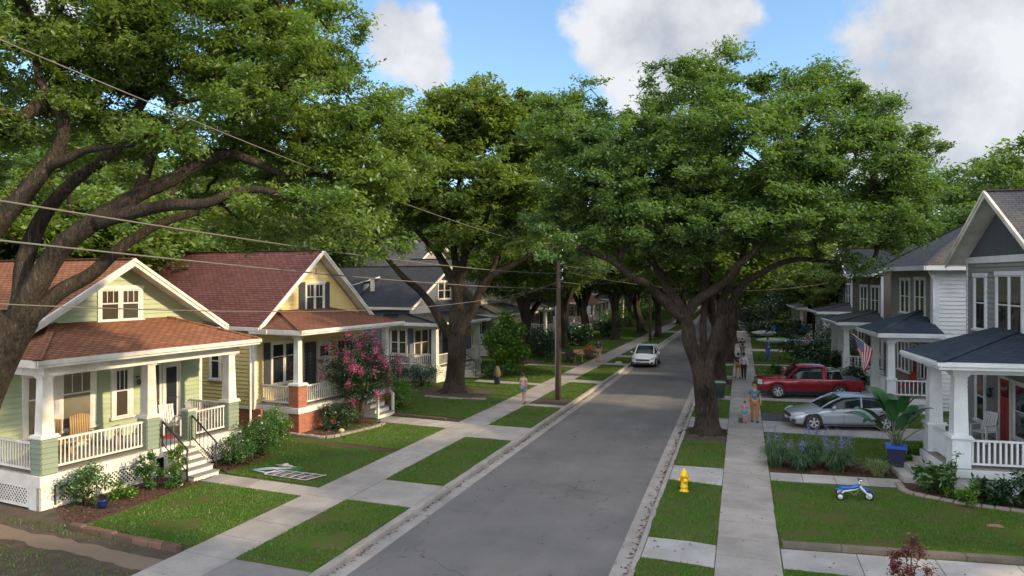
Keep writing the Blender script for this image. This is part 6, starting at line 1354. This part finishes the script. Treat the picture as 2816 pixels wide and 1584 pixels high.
def person(label, loc, rz, h, top, bottom, hair, legs='shorts', stride=.16, arms=((.12,.1),(-.1,.12)), sleeve='short', cap=None, longhair=False, group='people on the sidewalks', skinm=SKIN, skirt=False, armpose=None):
    "faces local -y"
    t = thing('person', label, 'person', loc, rz, group); s = h/1.75
    S = lambda *p: tuple(v*s for v in p)
    ft = stride; hipz = .92; kn = .50
    def leg(sd, fy):
        hx = sd*.095; ky = fy*.55-.03; return [S(0,0,.97,.13), S(hx,0,.90,.095), S(hx*1.02,ky,kn,.062), S(hx*1.0,fy*.75,.27,.056), S(hx,fy,.09,.036), S(hx*1.05,fy-.03,.045,.034), S(hx*1.15,fy-.17,.03,.028)]
    def arm(sd, fy, hand=None):
        sh = S(sd*.185,0,1.40,.052)
        el = S(sd*.25,fy*.3+.03,1.13,.040); wr = S(sd*.25,fy-.05,.90,.028)
        if hand: el, wr = S(*hand[0]), S(*hand[1])
        d = Vector(wr[:3])-Vector(el[:3]); d.normalize(); hd = Vector(wr[:3])+d*.07*s; side = Vector((0,1,0)).cross(d); side = side.normalized() if side.length > .1 else Vector((1,0,0))
        ch = [[S(0,0,1.36,.10), sh, el, wr, (*hd, .024*s)]]
        for k, ln in enumerate((.060,.072,.068,.052)):
            b = hd+Vector((0,1,0)).cross(side)*0+side*0+Vector((0,(k-1.5)*.017*s,0)); q = b+d*ln*.6*s; e = q+d*ln*.5*s+Vector((-sd*.012*s,0,0)); ch.append([(*hd,.024*s),(*q,.0095*s),(*e,.008*s)])
        th = Vector(wr[:3])+d*.03*s; e = th+Vector((0,-.045*s,0))+d*.03*s; ch.append([(*hd,.024*s),(*e,.010*s)])
        return ch
    L = leg(-1, ft); Rg = leg(1, -ft)
    head = [S(0,0,.97,.13), S(0,0,1.10,.115), S(0,0,1.25,.128), S(0,0,1.36,.10), S(0,0,1.45,.052), S(0,-.012,1.53,.060), S(0,-.012,1.60,.084), S(0,-.005,1.68,.078)]
    ap = armpose or (None, None)
    al = arm(-1, arms[0][0], ap[0]); ar = arm(1, arms[1][0], ap[1])
    def face(mb):
        mb.ell(S(0,-.098,1.60), S(.012,.018,.022), 6, 5)
        for sd in (-1,1): mb.ell(S(sd*.082,0,1.605), S(.012,.02,.03), 6, 5); 
        mb.ell(S(0,-.082,1.55), S(.025,.012,.008), 6, 4)
    skin('body', [head, L, Rg]+al+ar, skinm, t, face)
    mb = MB()
    for sd in (-1,1): mb.ell(S(sd*.032,-.088,1.625), S(.012,.006,.008), 6, 4)
    mb.build('eye', BLACKP, t)
    g = .014
    up = [(p[0],p[1],p[2],p[3]+g*s) for p in head[1:4]]; b0 = head[0]
    sl = lambda a: [(up[2][0],up[2][1],up[2][2],up[2][3]), (*a[0][1][:3], a[0][1][3]+.018*s)]+([tuple(Vector(a[0][1][:3]).lerp(Vector(a[0][2][:3]), .6))+(.058*s,)] if sleeve == 'short' else [(*a[0][2][:3], .054*s), tuple(Vector(a[0][2][:3]).lerp(Vector(a[0][3][:3]), .9))+(.042*s,)])
    ch = [[(b0[0],b0[1],b0[2],.135*s)]+up]; 
    if sleeve != 'none': ch += [sl(al), sl(ar)]
    skin('shirt', ch, top, t)
    def pants(l):
        hp, k_, c_, a_ = l[1], l[2], l[3], l[4]
        if legs == 'shorts': return [(*b0[:3],.142*s), (*hp[:3],.112*s), tuple(Vector(hp[:3]).lerp(Vector(k_[:3]), .62))+(.098*s,)]
        return [(*b0[:3],.142*s), (*hp[:3],.112*s), (*k_[:3],.078*s), (*c_[:3],.070*s), (*a_[:3],.056*s)]
    if legs != 'none': skin('trousers' if legs == 'long' else 'shorts', [pants(L), pants(Rg)], bottom, t)
    for l in (L, Rg):
        mb = MB(); x, y, z = l[5][:3]; mb.ell((x*1.08,y-.055*s,z-.002), (.050*s,.135*s,.050*s), 10, 6); mb.build('shoe', mat('dark_shoe', (.03,.028,.028), .6), t)
    mb = MB(); mb.ell(S(0,.018,1.655), S(.094,.104,.098), 14, 10)
    if longhair: mb.ell(S(0,.06,1.52), S(.085,.06,.17), 10, 8)
    mb.build('hair', hair, t)
    if cap: 
        mb = MB(); mb.ell(S(0,.0,1.70), S(.105,.115,.075), 14, 8); mb.ell(S(0,-.13,1.69), S(.08,.09,.012), 12, 6); mb.build('cap', cap, t)
    return t
HB = mat('brown_hair', (.06,.035,.02), .6); HBK = mat('black_hair', (.015,.013,.012), .6); HBL = mat('light_hair', (.22,.15,.08), .6)
person('person in a pale pink top and denim shorts walking away on the left sidewalk', (-10.75,36.5,.02), R(165), 1.62, mat('pink_cloth',(.50,.30,.29),.8,.1), mat('denim',(.15,.22,.29),.85,.2), HB, sleeve='short')
person('person in navy shirt, cap and light shorts farther up the left sidewalk', (-10.55,56.2,.02), R(10), 1.74, mat('navy_cloth',(.03,.04,.11),.8,.1), mat('khaki_cloth',(.36,.28,.22),.85,.1), HBK, cap=mat('dark_cap',(.02,.03,.03),.7))
person('person in loose blue top and orange tan trousers on the right sidewalk', (.55,35.05,.02), R(8), 1.74, mat('teal_cloth',(.045,.15,.24),.8,.15), mat('ochre_cloth',(.33,.14,.05),.85,.15), HBL, legs='long', stride=.08)
person('small child in pink and bright blue beside the person in the blue top', (.12,34.75,.02), R(-8), .98, mat('floral_cloth',(.42,.22,.32),.8,.3,8), mat('cyan_cloth',(.03,.28,.50),.7,.1), HBK, stride=.05)
person('person in a white shirt and black trousers walking up the right sidewalk', (.12,49.2,.02), R(175), 1.72, mat('lilac_cloth',(.50,.48,.58),.8,.1), mat('black_cloth',(.018,.018,.025),.85,.1), HBK, legs='long', sleeve='long', cap=mat('black_cap',(.02,.02,.03),.7))
person('person in dark clothes just left of the one in the white shirt', (-.22,49.9,.02), R(200), 1.66, mat('charcoal_cloth',(.03,.028,.03),.8,.1), MATS['ochre_cloth'], HBK, legs='shorts')
person('farthest person on the right sidewalk, with a pale hat', (.05,62.4,.02), R(180), 1.66, MATS['charcoal_cloth'], mat('grey_cloth',(.15,.15,.16),.8), HBK, legs='long', cap=mat('pale_hat',(.40,.33,.25),.8))
person('person dressed all in bright blue standing on the right lawns with a bicycle', (1.95,60.6,.02), R(100), 1.85, mat('royal_cloth',(.015,.09,.42),.6,.1), MATS['royal_cloth'], HBK, legs='long', sleeve='long', stride=.05, group='people on the lawns')
tot = thing('tote_bag', 'small black bag on the sidewalk beside the child', 'bag', (-.05,34.68,.02)); mb = MB(); mb.frus(0,0,0,.22,.2,.16,0,.12,.1); mb.build('pouch', BLACKP, tot); mb = MB(); mb.tube([(-.07,0,.2),(-.05,0,.34),(.05,0,.34),(.07,0,.2)], .01, 5); mb.build('strap', BLACKP, tot)

# ------------------------------------------------------------------ small things
# fire hydrant
HY = mat('hydrant_yellow', (.78,.50,.012), .42, .08, 5, col2=(.60,.36,.01)); t = thing('fire_hydrant', 'bright yellow fire hydrant on the right verge', 'hydrant', (-1.69,23.15,.0), R(200)); mb = MB()
mb.lathe([(.0,0),(.15,0),(.15,.04),(.105,.05),(.10,.14),(.12,.15),(.12,.17),(.10,.18),(.10,.46),(.125,.47),(.145,.485),(.145,.515),(.125,.525),(.115,.56),(.09,.62),(.055,.665),(.03,.675),(.03,.72),(0,.725)], (0,0,0), 22); mb.build('barrel', HY, t)
for a, r_, l_ in ((0,.055,.17),(180,.055,.17),(90,.075,.18)):
    mb = MB(); mb.lathe([(r_*.8,.05),(r_*.8,l_-.05),(r_,l_-.045),(r_,l_),(r_*.5,l_+.005),(r_*.35,l_+.01),(r_*.35,l_+.035),(0,l_+.04)], (0,0,.37), 14, 0, 'x'); o = mb.build('outlet_cap', HY, t); o.rotation_euler = (0,0,R(a))
mb = MB()
for k in range(8): a = k*.785; mb.lathe([(.014,.515),(.014,.535),(0,.54)], (math.cos(a)*.13,math.sin(a)*.13,0), 6)
mb.tube([(.17,0,.33),(.2,0,.2),(.17,0,.1)], .01, 5); mb.build('bolt', BLACKP, t)
# tricycle
BL = mat('blue_plastic', (.015,.11,.45), .3, .05, 2); PALEM = mat('pale_enamel', (.50,.56,.56), .35, .05, 2); OLV = mat('olive_part', (.12,.15,.05), .5)
t = thing('tricycle', 'blue and white toy tricycle standing on the right lawn', 'tricycle', (2.78,23.78,.02), R(-4))
def twheel(x, y, r, w):
    e = thing('wheel', None, None, (x,y,r)); e.parent = t; mb = MB(); mb.lathe([(r*.62,-w/2),(r*.95,-w/2),(r,-w/4),(r,w/4),(r*.95,w/2),(r*.62,w/2)], (0,0,0), 22, 0, 'y', ring=True); mb.build('tyre', BLACK, e); mb = MB(); mb.lathe([(0,-w*.45),(r*.25,-w*.6),(r*.3,-w*.3),(r*.60,-w*.50),(r*.60,w*.50),(r*.3,w*.3),(r*.25,w*.6),(0,w*.45)], (0,0,0), 18, 0, 'y'); mb.build('rim', WHITE2, e)
twheel(0,-.24,.115,.06); twheel(0,.24,.115,.06); twheel(.78,0,.145,.06)
mb = MB(); mb.tube([(0,-.27,.115),(0,.27,.115)], .014, 6); mb.tube([(0,-.18,.13),(.10,-.10,.24),(.42,0,.30),(.56,0,.40)], .026, 8); mb.tube([(0,.18,.13),(.10,.10,.24),(.42,0,.30)], .022, 8); mb.tube([(.2,-.04,.26),(.38,-.03,.14),(.52,0,.3)], .02, 8, 1); mb.build('frame', [PALEM, OLV], t)
mb = MB(); 
for s in (-1,1): mb.tube([(.54,s*.02,.42),(.60,s*.05,.34),(.72,s*.055,.22),(.78,s*.055,.145)], [.03,.034,.026,.018], 8)
mb.build('fork', PALEM, t)
mb = MB(); mb.ell((.14,0,.335), (.19,.10,.035), 14, 8); mb.tube([(.18,0,.335),(.34,0,.345),(.47,0,.41),(.54,0,.40)], [.06,.055,.065,.035], 10); mb.ell((.0,-.05,.285),(.15,.07,.03),12,6); mb.build('seat', BL, t)
mb = MB(); mb.tube([(.55,0,.42),(.50,0,.56)], .018, 8); mb.tube([(.50,-.20,.60),(.50,-.10,.585),(.50,.10,.585),(.50,.20,.60)], .015, 8); mb.ell((.56,0,.59),(.09,.10,.03),10,6); mb.build('handlebar', CHROME, t)
mb = MB(); 
for k in range(6):
    a0, a1 = R(30+k*20), R(50+k*20); mb.bar((.78+math.cos(a0)*.17,0,.145+math.sin(a0)*.17),(.78+math.cos(a1)*.17,0,.145+math.sin(a1)*.17),.07,.012)
mb.tube([(.60,-.04,.40),(.70,-.03,.38),(.80,0,.33)], .02, 6); mb.build('mudguard', BL, t)
# ladder-like hopscotch mat on the left lawn
t = thing('hopscotch_mat', 'tattered hopscotch mat with pinkish bars and dark panels lying on the left lawn', 'mat', (0,0,.045)); 
near = [Vector((-15.05,20.83)),Vector((-13.35,20.62))]; far = [Vector((-14.98,21.45)),Vector((-13.05,21.30))]
mb = MB(); pm = [mat('slate_panel', (.075,.09,.09), .7, .3, 8), mat('maroon_panel', (.10,.06,.06), .7, .3, 8)]
for k in range(5):
    a, b = k/5+.02, (k+1)/5-.02; P = [near[0].lerp(near[1],a),near[0].lerp(near[1],b),far[0].lerp(far[1],b),far[0].lerp(far[1],a)]; mb.slab([(p.x,p.y,.012) for p in P], .01, 0 if k < 4 and k != 0 else 1, 0)
    c = (P[0]+P[2])/2
    for j in range(3): mb.bar((c.x-.10,c.y-.12+j*.1,.02),(c.x+.10,c.y-.14+j*.11,.02),.014,.008,2)
mb.build('panel', pm+[mat('chalk_white',(.5,.5,.52),.8)], t)
mb = MB()
for k in range(6): 
    f = k/5; p, q = near[0].lerp(near[1],f), far[0].lerp(far[1],f); mb.bar((p.x,p.y-.03,.03),(q.x,q.y+.03,.03),.03,.018)
mb.bar((near[0].x,near[0].y,.022),(near[1].x,near[1].y,.022),.03,.014); mb.bar((far[0].x,far[0].y,.022),(far[1].x,far[1].y,.022),.03,.014); mb.build('crossbar', mat('pink_bar', (.50,.42,.39), .7, .15), t)
mb = MB(); mb.tube([(-15.75,21.15,.03),(-15.3,21.55,.04),(-14.9,21.6,.03)], .022, 5); mb.tube([(-15.75,21.15,.03),(-15.4,21.02,.04),(-15.1,20.98,.03),(-14.7,21.4,.03)], .02, 5); mb.tube([(-15.5,21.1,.05),(-15.2,21.35,.05),(-14.95,21.5,.05),(-14.6,21.7,.04)], .02, 5); mb.build('loop_cord', mat('paleblue_cord', (.42,.48,.58), .6), t)
t = thing('straw_hat', 'pale sun hat with a stick lying at the back of the hopscotch mat', 'hat', (-15.05,22.0,.04)); mb = MB(); mb.lathe([(0,.10),(.10,.085),(.13,.02),(.24,.0),(.24,-.01),(0,-.01)], (0,0,0), 16); mb.build('crown', mat('straw', (.45,.38,.34), .8, .2), t); mb = MB(); mb.tube([(-.38,-.02,.02),(0,-.05,.05),(.5,-.12,.02)], .022, 6); mb.build('stick', MATS['pink_bar'], t)
t = tag(None or MB().add([(-.45,-.3,0),(.5,-.2,0),(.45,.2,.02),(-.4,.15,.02),(0,0,.06)], [(0,1,4),(1,2,4),(2,3,4),(3,0,4)], 0, True).build('green_cloth', mat('green_cloth',(.02,.11,.03),.8,.2), None, (-14.75,21.75,.04)), 'crumpled dark green cloth lying between the hopscotch mat and the hat', 'cloth')
# wheelie bin
t = thing('trash_bin', 'dark green trash bin on the verge behind the forked oak', 'bin', (-1.15,41.4,.01), R(8)); mb = MB(); mb.frus(0,0,.08,.86,.42,.56); mb.build('bin_body', mat('dark_green_plastic', (.012,.035,.035), .4), t); mb = MB(); mb.frus(0,0,.86,.93,.62,.56); mb.bar((-.25,.3,.9),(.25,.3,.9),.04); mb.build('lid', mat('lid_plastic', (.10,.15,.15), .35), t); mb = MB(); mb.lathe([(.1,-.27),(.1,-.22)], (0,.2,.1), 12, 0, 'x'); mb.lathe([(.1,.22),(.1,.27)], (0,.2,.1), 12, 0, 'x'); mb.build('wheel', BLACK, t)
# flag on the taupe house column
A = Vector(R2.W(.0,.2,2.55)); B = A+Vector((-1.5,-.35,1.22)); t = thing('flag', 'American flag on an angled pole fixed to the porch column of the taupe house', 'flag', tuple(A)); mb = MB(); d = (B-A); mb.tube([(0,0,0),tuple(d)], .016, 8); mb.ell(tuple(d),(.03,.03,.03),8,6); mb.build('flag_pole', mat('pale_pole',(.5,.48,.44),.5), t)
nu, nv = 26, 26; Lf = 1.42; h0 = d*.97; h1 = d*.40; V = []; hx = (h1-h0)
def fpt(u, v): # u along hoist from tip (0) to 1; v down the fly
    b = h0+hx*u; dn = Vector((.10-.35*u+.10, .02, -1.0)).normalized(); w = math.sin(u*9+v*2.0)*.045*(.3+v)+math.sin(u*15-v*3)*.015*v
    p = b+dn*Lf*v*(1-.06*u)+Vector((w*.5, w*1.6, 0)); 
    c = Vector((-.55, -.1, 0)).dot(Vector((1,0,0)))*0
    shrink = (u-.35)*v*v*.42; return p-hx*shrink
fl = MB()
for i in range(nu+1):
    for j in range(nv+1): pass
for i in range(nu):
    for j in range(nv):
        q = [fpt(i/nu,j/nv),fpt((i+1)/nu,j/nv),fpt((i+1)/nu,(j+1)/nv),fpt(i/nu,(j+1)/nv)]; canton = i < 14 and j < 10; fl.add(q, [(0,1,2,3)], 2 if canton else (i//2) % 2, True)
me_fl = fl.build('cloth', [mat('flag_red', (.42,.012,.03), .75, .06, 3), mat('flag_white', (.62,.62,.64), .75, .05, 3), mat('flag_blue', (.02,.035,.13), .75, .06, 3)], t)
st = MB()
for r_ in range(9):
    for c_ in range(6 if r_ % 2 == 0 else 5):
        u = (.5+c_+(0 if r_ % 2 == 0 else .5))/6*14/26*.98; v = (r_+.6)/9.6*10/26; p = fpt(u, v); eu = (fpt(u+.01,v)-p).normalized(); ev = (fpt(u,v+.01)-p).normalized(); nn_ = eu.cross(ev).normalized()
        for sd in (-1,1):
            vs = [p+nn_*.004*sd]; 
            for k in range(10): a = k*math.pi/5; rr_ = .026 if k % 2 == 0 else .011; vs.append(p+eu*math.cos(a)*rr_+ev*math.sin(a)*rr_+nn_*.004*sd)
            st.add(vs, [(0,k+1,(k+1)%10+1) for k in range(10)])
st.build('star', MATS['flag_white'], t)
# chairs on the green porch
def wicker_chair(label, loc, rz):
    t = thing('wicker_chair', label, 'chair', loc, rz, 'porch chairs'); mb = MB(); mb.box(-.27,.27,-.26,.26,.36,.42); mb.build('seat', WICKER, t)
    mb = MB(); 
    for i in range(9):
        x = -.26+i*.065; mb.tube([(x,.24,.40),(x,.34,.75),(x*1.0,.44,1.16-abs(x)*.25)], .033, 6)
    mb.build('backrest', WICKER, t)
    for s in (-1,1):
        mb = MB(); mb.tube([(s*.28,-.26,0),(s*.30,-.27,.55),(s*.31,0,.60),(s*.29,.30,.58)], .03, 6); mb.build('armrest', WICKER, t)
        mb = MB(); mb.tube([(s*.25,.25,.4),(s*.25,.30,0)], .028, 6); mb.build('leg', WICKER, t)
    return t
wicker_chair('left of the two tan wicker chairs on the green porch, just behind the corner pillar', G.W(-1.75,1.35,1.0), R(48)); wicker_chair('right of the two tan wicker chairs on the green porch', G.W(-1.75,2.35,1.0), R(55))
def slat_chair(label, loc, rz, m=WHITE2, s=1.0):
    t = thing('slatted_chair', label, 'chair', loc, rz, 'porch chairs'); t.scale = (s,)*3; mb = MB()
    for i in range(6): mb.box(-.26,.26,-.26+i*.085,-.20+i*.085,.38,.41)
    mb.build('seat', m, t); mb = MB()
    for i in range(6): x = -.21+i*.084; mb.bar((x,.22,.40),(x,.42,1.05),.06,.02,0,up=(0,1,0))
    mb.bar((-.26,.40,1.02),(.26,.40,1.02),.05,.03); mb.bar((-.26,.28,.6),(.26,.28,.6),.05,.03); mb.build('backrest', m, t)
    for sd in (-1,1):
        mb = MB(); mb.box(sd*.3-.04,sd*.3+.04,-.34,.34,.60,.63); mb.build('armrest', m, t)
        mb = MB(); mb.box(sd*.28-.025,sd*.28+.025,-.30,-.24,0,.60); mb.build('leg', m, t); mb = MB(); mb.bar((sd*.26,.26,.6),(sd*.26,.34,0),.05,.04); mb.build('leg', m, t)
    return t
slat_chair('white slatted chair on the porch of the grey gabled house', R1.W(-2.35,4.0,.78), R(-50)); slat_chair('white garden chair on the green porch behind the small pier', G.W(-1.2,5.2,1.0), R(60), mat('chair_white',(.55,.54,.52),.5))
slat_chair('second pale chair deep in the right part of the green porch', G.W(-1.0,6.3,1.0), R(110), mat('chair_grey',(.35,.36,.37),.5)); slat_chair('red chair on the porch of the taupe house', R2.W(-1.3,1.7,.76), R(-70), mat('red_enamel',(.32,.02,.02),.5)); slat_chair('white chair on the brown boarded house porch', R3.W(-1.3,1.2,.76), R(-80))
t = thing('side_table', 'small round wicker table between the two wicker chairs', 'table', G.W(-1.5,1.85,1.0)); mb = MB(); mb.lathe([(0,.42),(.24,.42),(.24,.46),(0,.46)], (0,0,0), 14); mb.build('tabletop', WICKER, t); mb = MB(); mb.lathe([(.18,0),(.08,.2),(.16,.42)], (0,0,0), 10); mb.build('base', WICKER, t)
t = thing('storage_tub', 'dark plastic tub beside the white garden chair on the green porch', 'tub', G.W(-.9,5.8,1.0), R(-8)); mb = MB(); mb.frus(0,0,0,.62,.42,.5); mb.build('tub_body', BLACKP, t); mb = MB(); mb.frus(0,0,.62,.68,.56,.54); mb.build('lid', mat('grey_lid',(.12,.13,.14),.4), t)
t = thing('folded_blanket', 'red and blue folded blankets on the floor of the green porch', 'blanket', G.W(-.55,4.6,1.0), R(20)); mb = MB(); mb.frus(0,0,0,.09,.5,.46,0,.3,.27); mb.build('lower_fold', mat('steel_blue_cloth',(.12,.2,.26),.9), t); mb = MB(); mb.frus(.02,.03,.09,.17,.4,.36,0,.26,.22); mb.build('upper_fold', MATS['red_enamel'], t)
t = thing('potted_figure', 'grey stone ornament by the second pillar of the green porch', 'ornament', G.W(-1.3,3.3,1.0)); mb = MB(); mb.lathe([(.0,0),(.16,0),(.18,.25),(.10,.4),(.12,.5),(.07,.62),(0,.66)], (0,0,0), 12); mb.build('torso', STONE, t); mb = MB(); mb.lathe([(0,0),(.2,.02),(.08,.06),(0,.09)], (0,0,.64), 12); mb.build('hat', mat('rust_hat',(.3,.12,.05),.8), t)
t = thing('blue_pot', 'small dark blue glazed pot under the loose corner shrub', 'pot', (-17.35,16.55,0)); mb = MB(); mb.lathe([(0,0),(.09,0),(.14,.12),(.13,.22),(.15,.25),(.12,.26),(.11,.2),(0,.2)], (0,0,0), 16); mb.build('bowl', mat('cobalt_glaze',(.008,.014,.07),.3), t); mb = MB(); mb.lathe([(0,0),(.11,0),(.11,.01),(0,.01)],(0,0,.215),12); mb.build('soil', SOIL, t)
# burlap wrapped plant in a pot, cart, trestle, bust planter, barrel
t = thing('wrapped_plant', 'burlap coloured drooping plant in a black pot by the blue grey house walk', 'planter', (-14.25,42.7,0)); mb = MB(); mb.frus(0,0,0,.42,.26,.34); mb.build('pot', BLACKP, t); mb = MB(); mb.lathe([(.12,.42),(.22,.5),(.24,.75),(.14,1.0),(.10,1.1),(0,1.15)], (0,0,0), 10); mb.build('wrap', mat('burlap',(.10,.072,.04),.9,.3,8), t)
t = thing('garden_cart', 'dark two wheeled garden cart beside the left sidewalk, near the second oak', 'cart', (-12.6,55.5,0), R(20)); mb = MB(); mb.frus(0,0,.3,.75,.5,.75); mb.build('tray', mat('dark_tray',(.035,.04,.03),.6), t)
for s in (-1,1): mb = MB(); mb.lathe([(.12,-.03),(.24,-.03),(.24,.03),(.12,.03)], (0,s*.34,.24), 16, 0, 'y', ring=True); mb.lathe([(0,-.02),(.12,-.02),(.12,.02),(0,.02)], (0,s*.34,.24), 12, 0, 'y'); mb.build('wheel', BLACK, t)
mb = MB(); mb.tube([(.3,-.25,.6),(.8,-.25,.9),(.8,.25,.9),(.3,.25,.6)], .02, 6); mb.build('handle', METAL, t)
t = thing('draped_trestle', 'wooden trestle with a salmon cloth thrown over it, beside the garden cart', 'trestle', (-12.0,55.7,0), R(15)); mb = MB()
for s in (-1,1):
    for k in (-1,1): mb.bar((s*.3,k*.25,0),(s*.22,0,.9),.05)
mb.build('legs', mat('pale_wood',(.34,.22,.12),.8), t); mb = MB(); mb.slab([(-.38,-.16,.62),(.38,-.16,.66),(.36,0,.98),(-.36,0,.96)], .02, 0, 0); mb.slab([(-.36,0,.96),(.36,0,.98),(.38,.2,.55),(-.38,.2,.6)], .02, 0, 0); mb.build('cloth', mat('salmon_cloth',(.48,.22,.16),.85), t)
t = thing('stone_planter', 'round stone planter with a pale carved head on the right lawn behind the pickup hood', 'planter', (2.3,50.0,0)); mb = MB(); mb.lathe([(0,0),(.55,0),(.6,.2),(.5,.22),(0,.2)], (-.3,.1,0), 14); mb.build('basin', STONE, t); mb = MB(); mb.lathe([(0,0),(.16,0),(.12,.25),(.2,.45),(.19,.7),(.1,.85),(0,.88)], (.25,-.3,0), 14); mb.build('carved_head', mat('pale_stone',(.5,.38,.28),.8,.2), t)
t = thing('barrel_planter', 'wooden barrel planter with orange flowers beside the person in the navy shirt', 'planter', (-11.6,57.9,0)); mb = MB(); mb.lathe([(0,0),(.28,0),(.36,.3),(.32,.6),(0,.58)], (0,0,0), 16); mb.build('barrel', WOOD, t); me = rawmesh('flowers', leaves(rng.normal(size=(500,3))*(.2,.2,.12)+(0,0,.8), .09, .06, .2), 4, mat('orange_petal',(.5,.16,.05),.6,.3,4)); c = bpy.data.objects.new('flowers', me); COL.objects.link(c); c.parent = t; c['kind'] = 'stuff'
t = thing('hanging_basket', 'hanging basket of yellow flowers on the porch of the blue grey house', 'basket', L3.W(-.3,4.3,2.7)); mb = MB(); mb.lathe([(0,-.15),(.14,-.1),(.2,.05),(0,.05)], (0,0,0), 12); mb.tube([(0,0,.05),(0,0,.75)], .01, 4); mb.build('basket_bowl', WICKER, t); me = rawmesh('flowers', leaves(rng.normal(size=(400,3))*(.17,.17,.12)+(0,0,.12), .08, .05, .2), 4, mat('yellow_petal',(.45,.38,.05),.6,.3,4)); c = bpy.data.objects.new('flowers', me); COL.objects.link(c); c.parent = t; c['kind'] = 'stuff'
# bicycle by the person in blue
t = thing('bicycle', 'dark bicycle beside the person dressed in blue', 'bicycle', (1.55,60.3,0), R(15))
for x in (0,1.0):
    mb = MB(); mb.lathe([(.30,-.02),(.34,-.015),(.34,.015),(.30,.02)], (x,0,.34), 24, 0, 'y', ring=True); 
    for k in range(6): a = k*math.pi/6; mb.bar((x-math.cos(a)*.31,0,.34-math.sin(a)*.31),(x+math.cos(a)*.31,0,.34+math.sin(a)*.31),.006)
    mb.build('wheel', BLACK, t)
mb = MB(); 
for p, q in (((0,0,.34),(.38,0,.34)),((.38,0,.34),(.28,0,.85)),((0,0,.34),(.30,0,.8)),((.30,0,.78),(.85,0,.82)),((.38,0,.34),(.85,0,.78)),((.83,0,.9),(1.0,0,.34))): mb.tube([p,q], .018, 6)
mb.build('frame', mat('blue_frame',(.02,.08,.3),.4), t); mb = MB(); mb.tube([(.8,-.25,.98),(.84,0,.95),(.8,.25,.98)], .014, 6); mb.build('handlebar', BLACKP, t); mb = MB(); mb.ell((.27,0,.9),(.13,.07,.03),10,6); mb.build('saddle', BLACKP, t)
# kayaks, umbrellas and chairs far on the right lawns
def kayak(label, loc, rz, m, L=3.4):
    t = thing('kayak', label, 'kayak', loc, rz, 'kayaks on the far right lawn'); mb = MB(); mb.tube([(-L/2,0,.28),(-L*.4,0,.22),(-L*.2,0,.2),(0,0,.19),(L*.2,0,.2),(L*.4,0,.22),(L/2,0,.28)], [.02,.15,.28,.32,.28,.15,.02], 12); mb.build('hull', m, t); mb = MB(); mb.ell((0,0,.46),(.45,.2,.06),14,6); mb.build('cockpit', BLACKP, t); mb = MB(); mb.box(-.9,-.8,-.3,.3,-.5,.1); mb.box(.8,.9,-.3,.3,-.5,.1); mb.build('stand', WOOD, t)
kayak('pale green kayak on a stand on the far right lawn', (2.9,72.0,.5), R(4), mat('sage_hull',(.20,.28,.18),.4)); kayak('pale blue kayak on a stand right of the pale green one', (5.2,70.8,.5), R(-6), mat('ice_hull',(.22,.32,.48),.4)); kayak('white kayak farthest back on the far right lawn', (2.6,81,.5), R(3), WHITE2)
def umbrella(label, loc, m):
    t = thing('garden_umbrella', label, 'umbrella', loc, 0, 'garden umbrellas'); mb = MB(); mb.tube([(0,0,0),(0,0,1.9)], .025, 6); mb.build('pole', METAL, t); mb = MB(); mb.lathe([(0,1.95),(.35,1.75),(.5,1.5),(.42,1.25),(.40,1.25),(.47,1.5),(.3,1.7)], (0,0,0), 8); mb.build('canopy', m, t)
umbrella('bright blue half closed umbrella above the pale green kayak', (3.2,76,0), mat('azure_canopy',(.02,.14,.50),.6)); umbrella('lighter blue half closed umbrella above the pale blue kayak', (5.6,75,0), mat('sky_canopy',(.08,.28,.48),.6))
slat_chair('orange chair on the far right lawn behind the pale blue kayak', (6.0,72.5,0), R(150), mat('orange_enamel',(.5,.12,.04),.5))
t = thing('far_table', 'brown wicker bench in front of the pale blue kayak', 'bench', (4.6,67.5,0), R(5)); mb = MB(); mb.box(-.9,.9,-.25,.25,.5,.6); mb.build('seat', WICKER, t); mb = MB(); mb.box(-.9,.9,.22,.3,.6,1.0); mb.build('backrest', WICKER, t)
for x in (-.8,.8): mb = MB(); mb.box(x-.04,x+.04,-.2,.2,0,.5); mb.build('leg', BLACKP, t)
# stray bits
tag(stones_obj := MB().add([(-.2,-.08,0),(.2,-.1,0),(.24,.06,0),(-.18,.1,0),(-.1,0,.05),(.1,0,.055)], [(0,1,5,4),(1,2,5),(2,3,4,5),(3,0,4)], 0).build('flat_stone', mat('terracotta_stone',(.24,.12,.085),.9,.3), None, (6.35,22.3,.03)), 'flat reddish stone lying on the right lawn', 'stone')
tag(MB().add([(-.3,-.12,0),(.3,-.14,0),(.32,.1,0),(-.28,.14,0),(-.2,0,.16),(.18,0,.2)], [(0,1,5,4),(1,2,5),(2,3,4,5),(3,0,4)], 0).build('boulder', mat('pink_stone',(.45,.33,.27),.9,.2), None, (-8.9,55.6,.0)), 'pale pinkish boulder on the left verge in front of the white car', 'stone')
tag(MB().ell((0,0,.08),(.14,.11,.10),10,7).build('rock', mat('ochre_rock',(.45,.33,.17),.9,.2), None, (-16.15,27.6,.0)), 'round tan rock at the foot of the boxwood', 'stone')
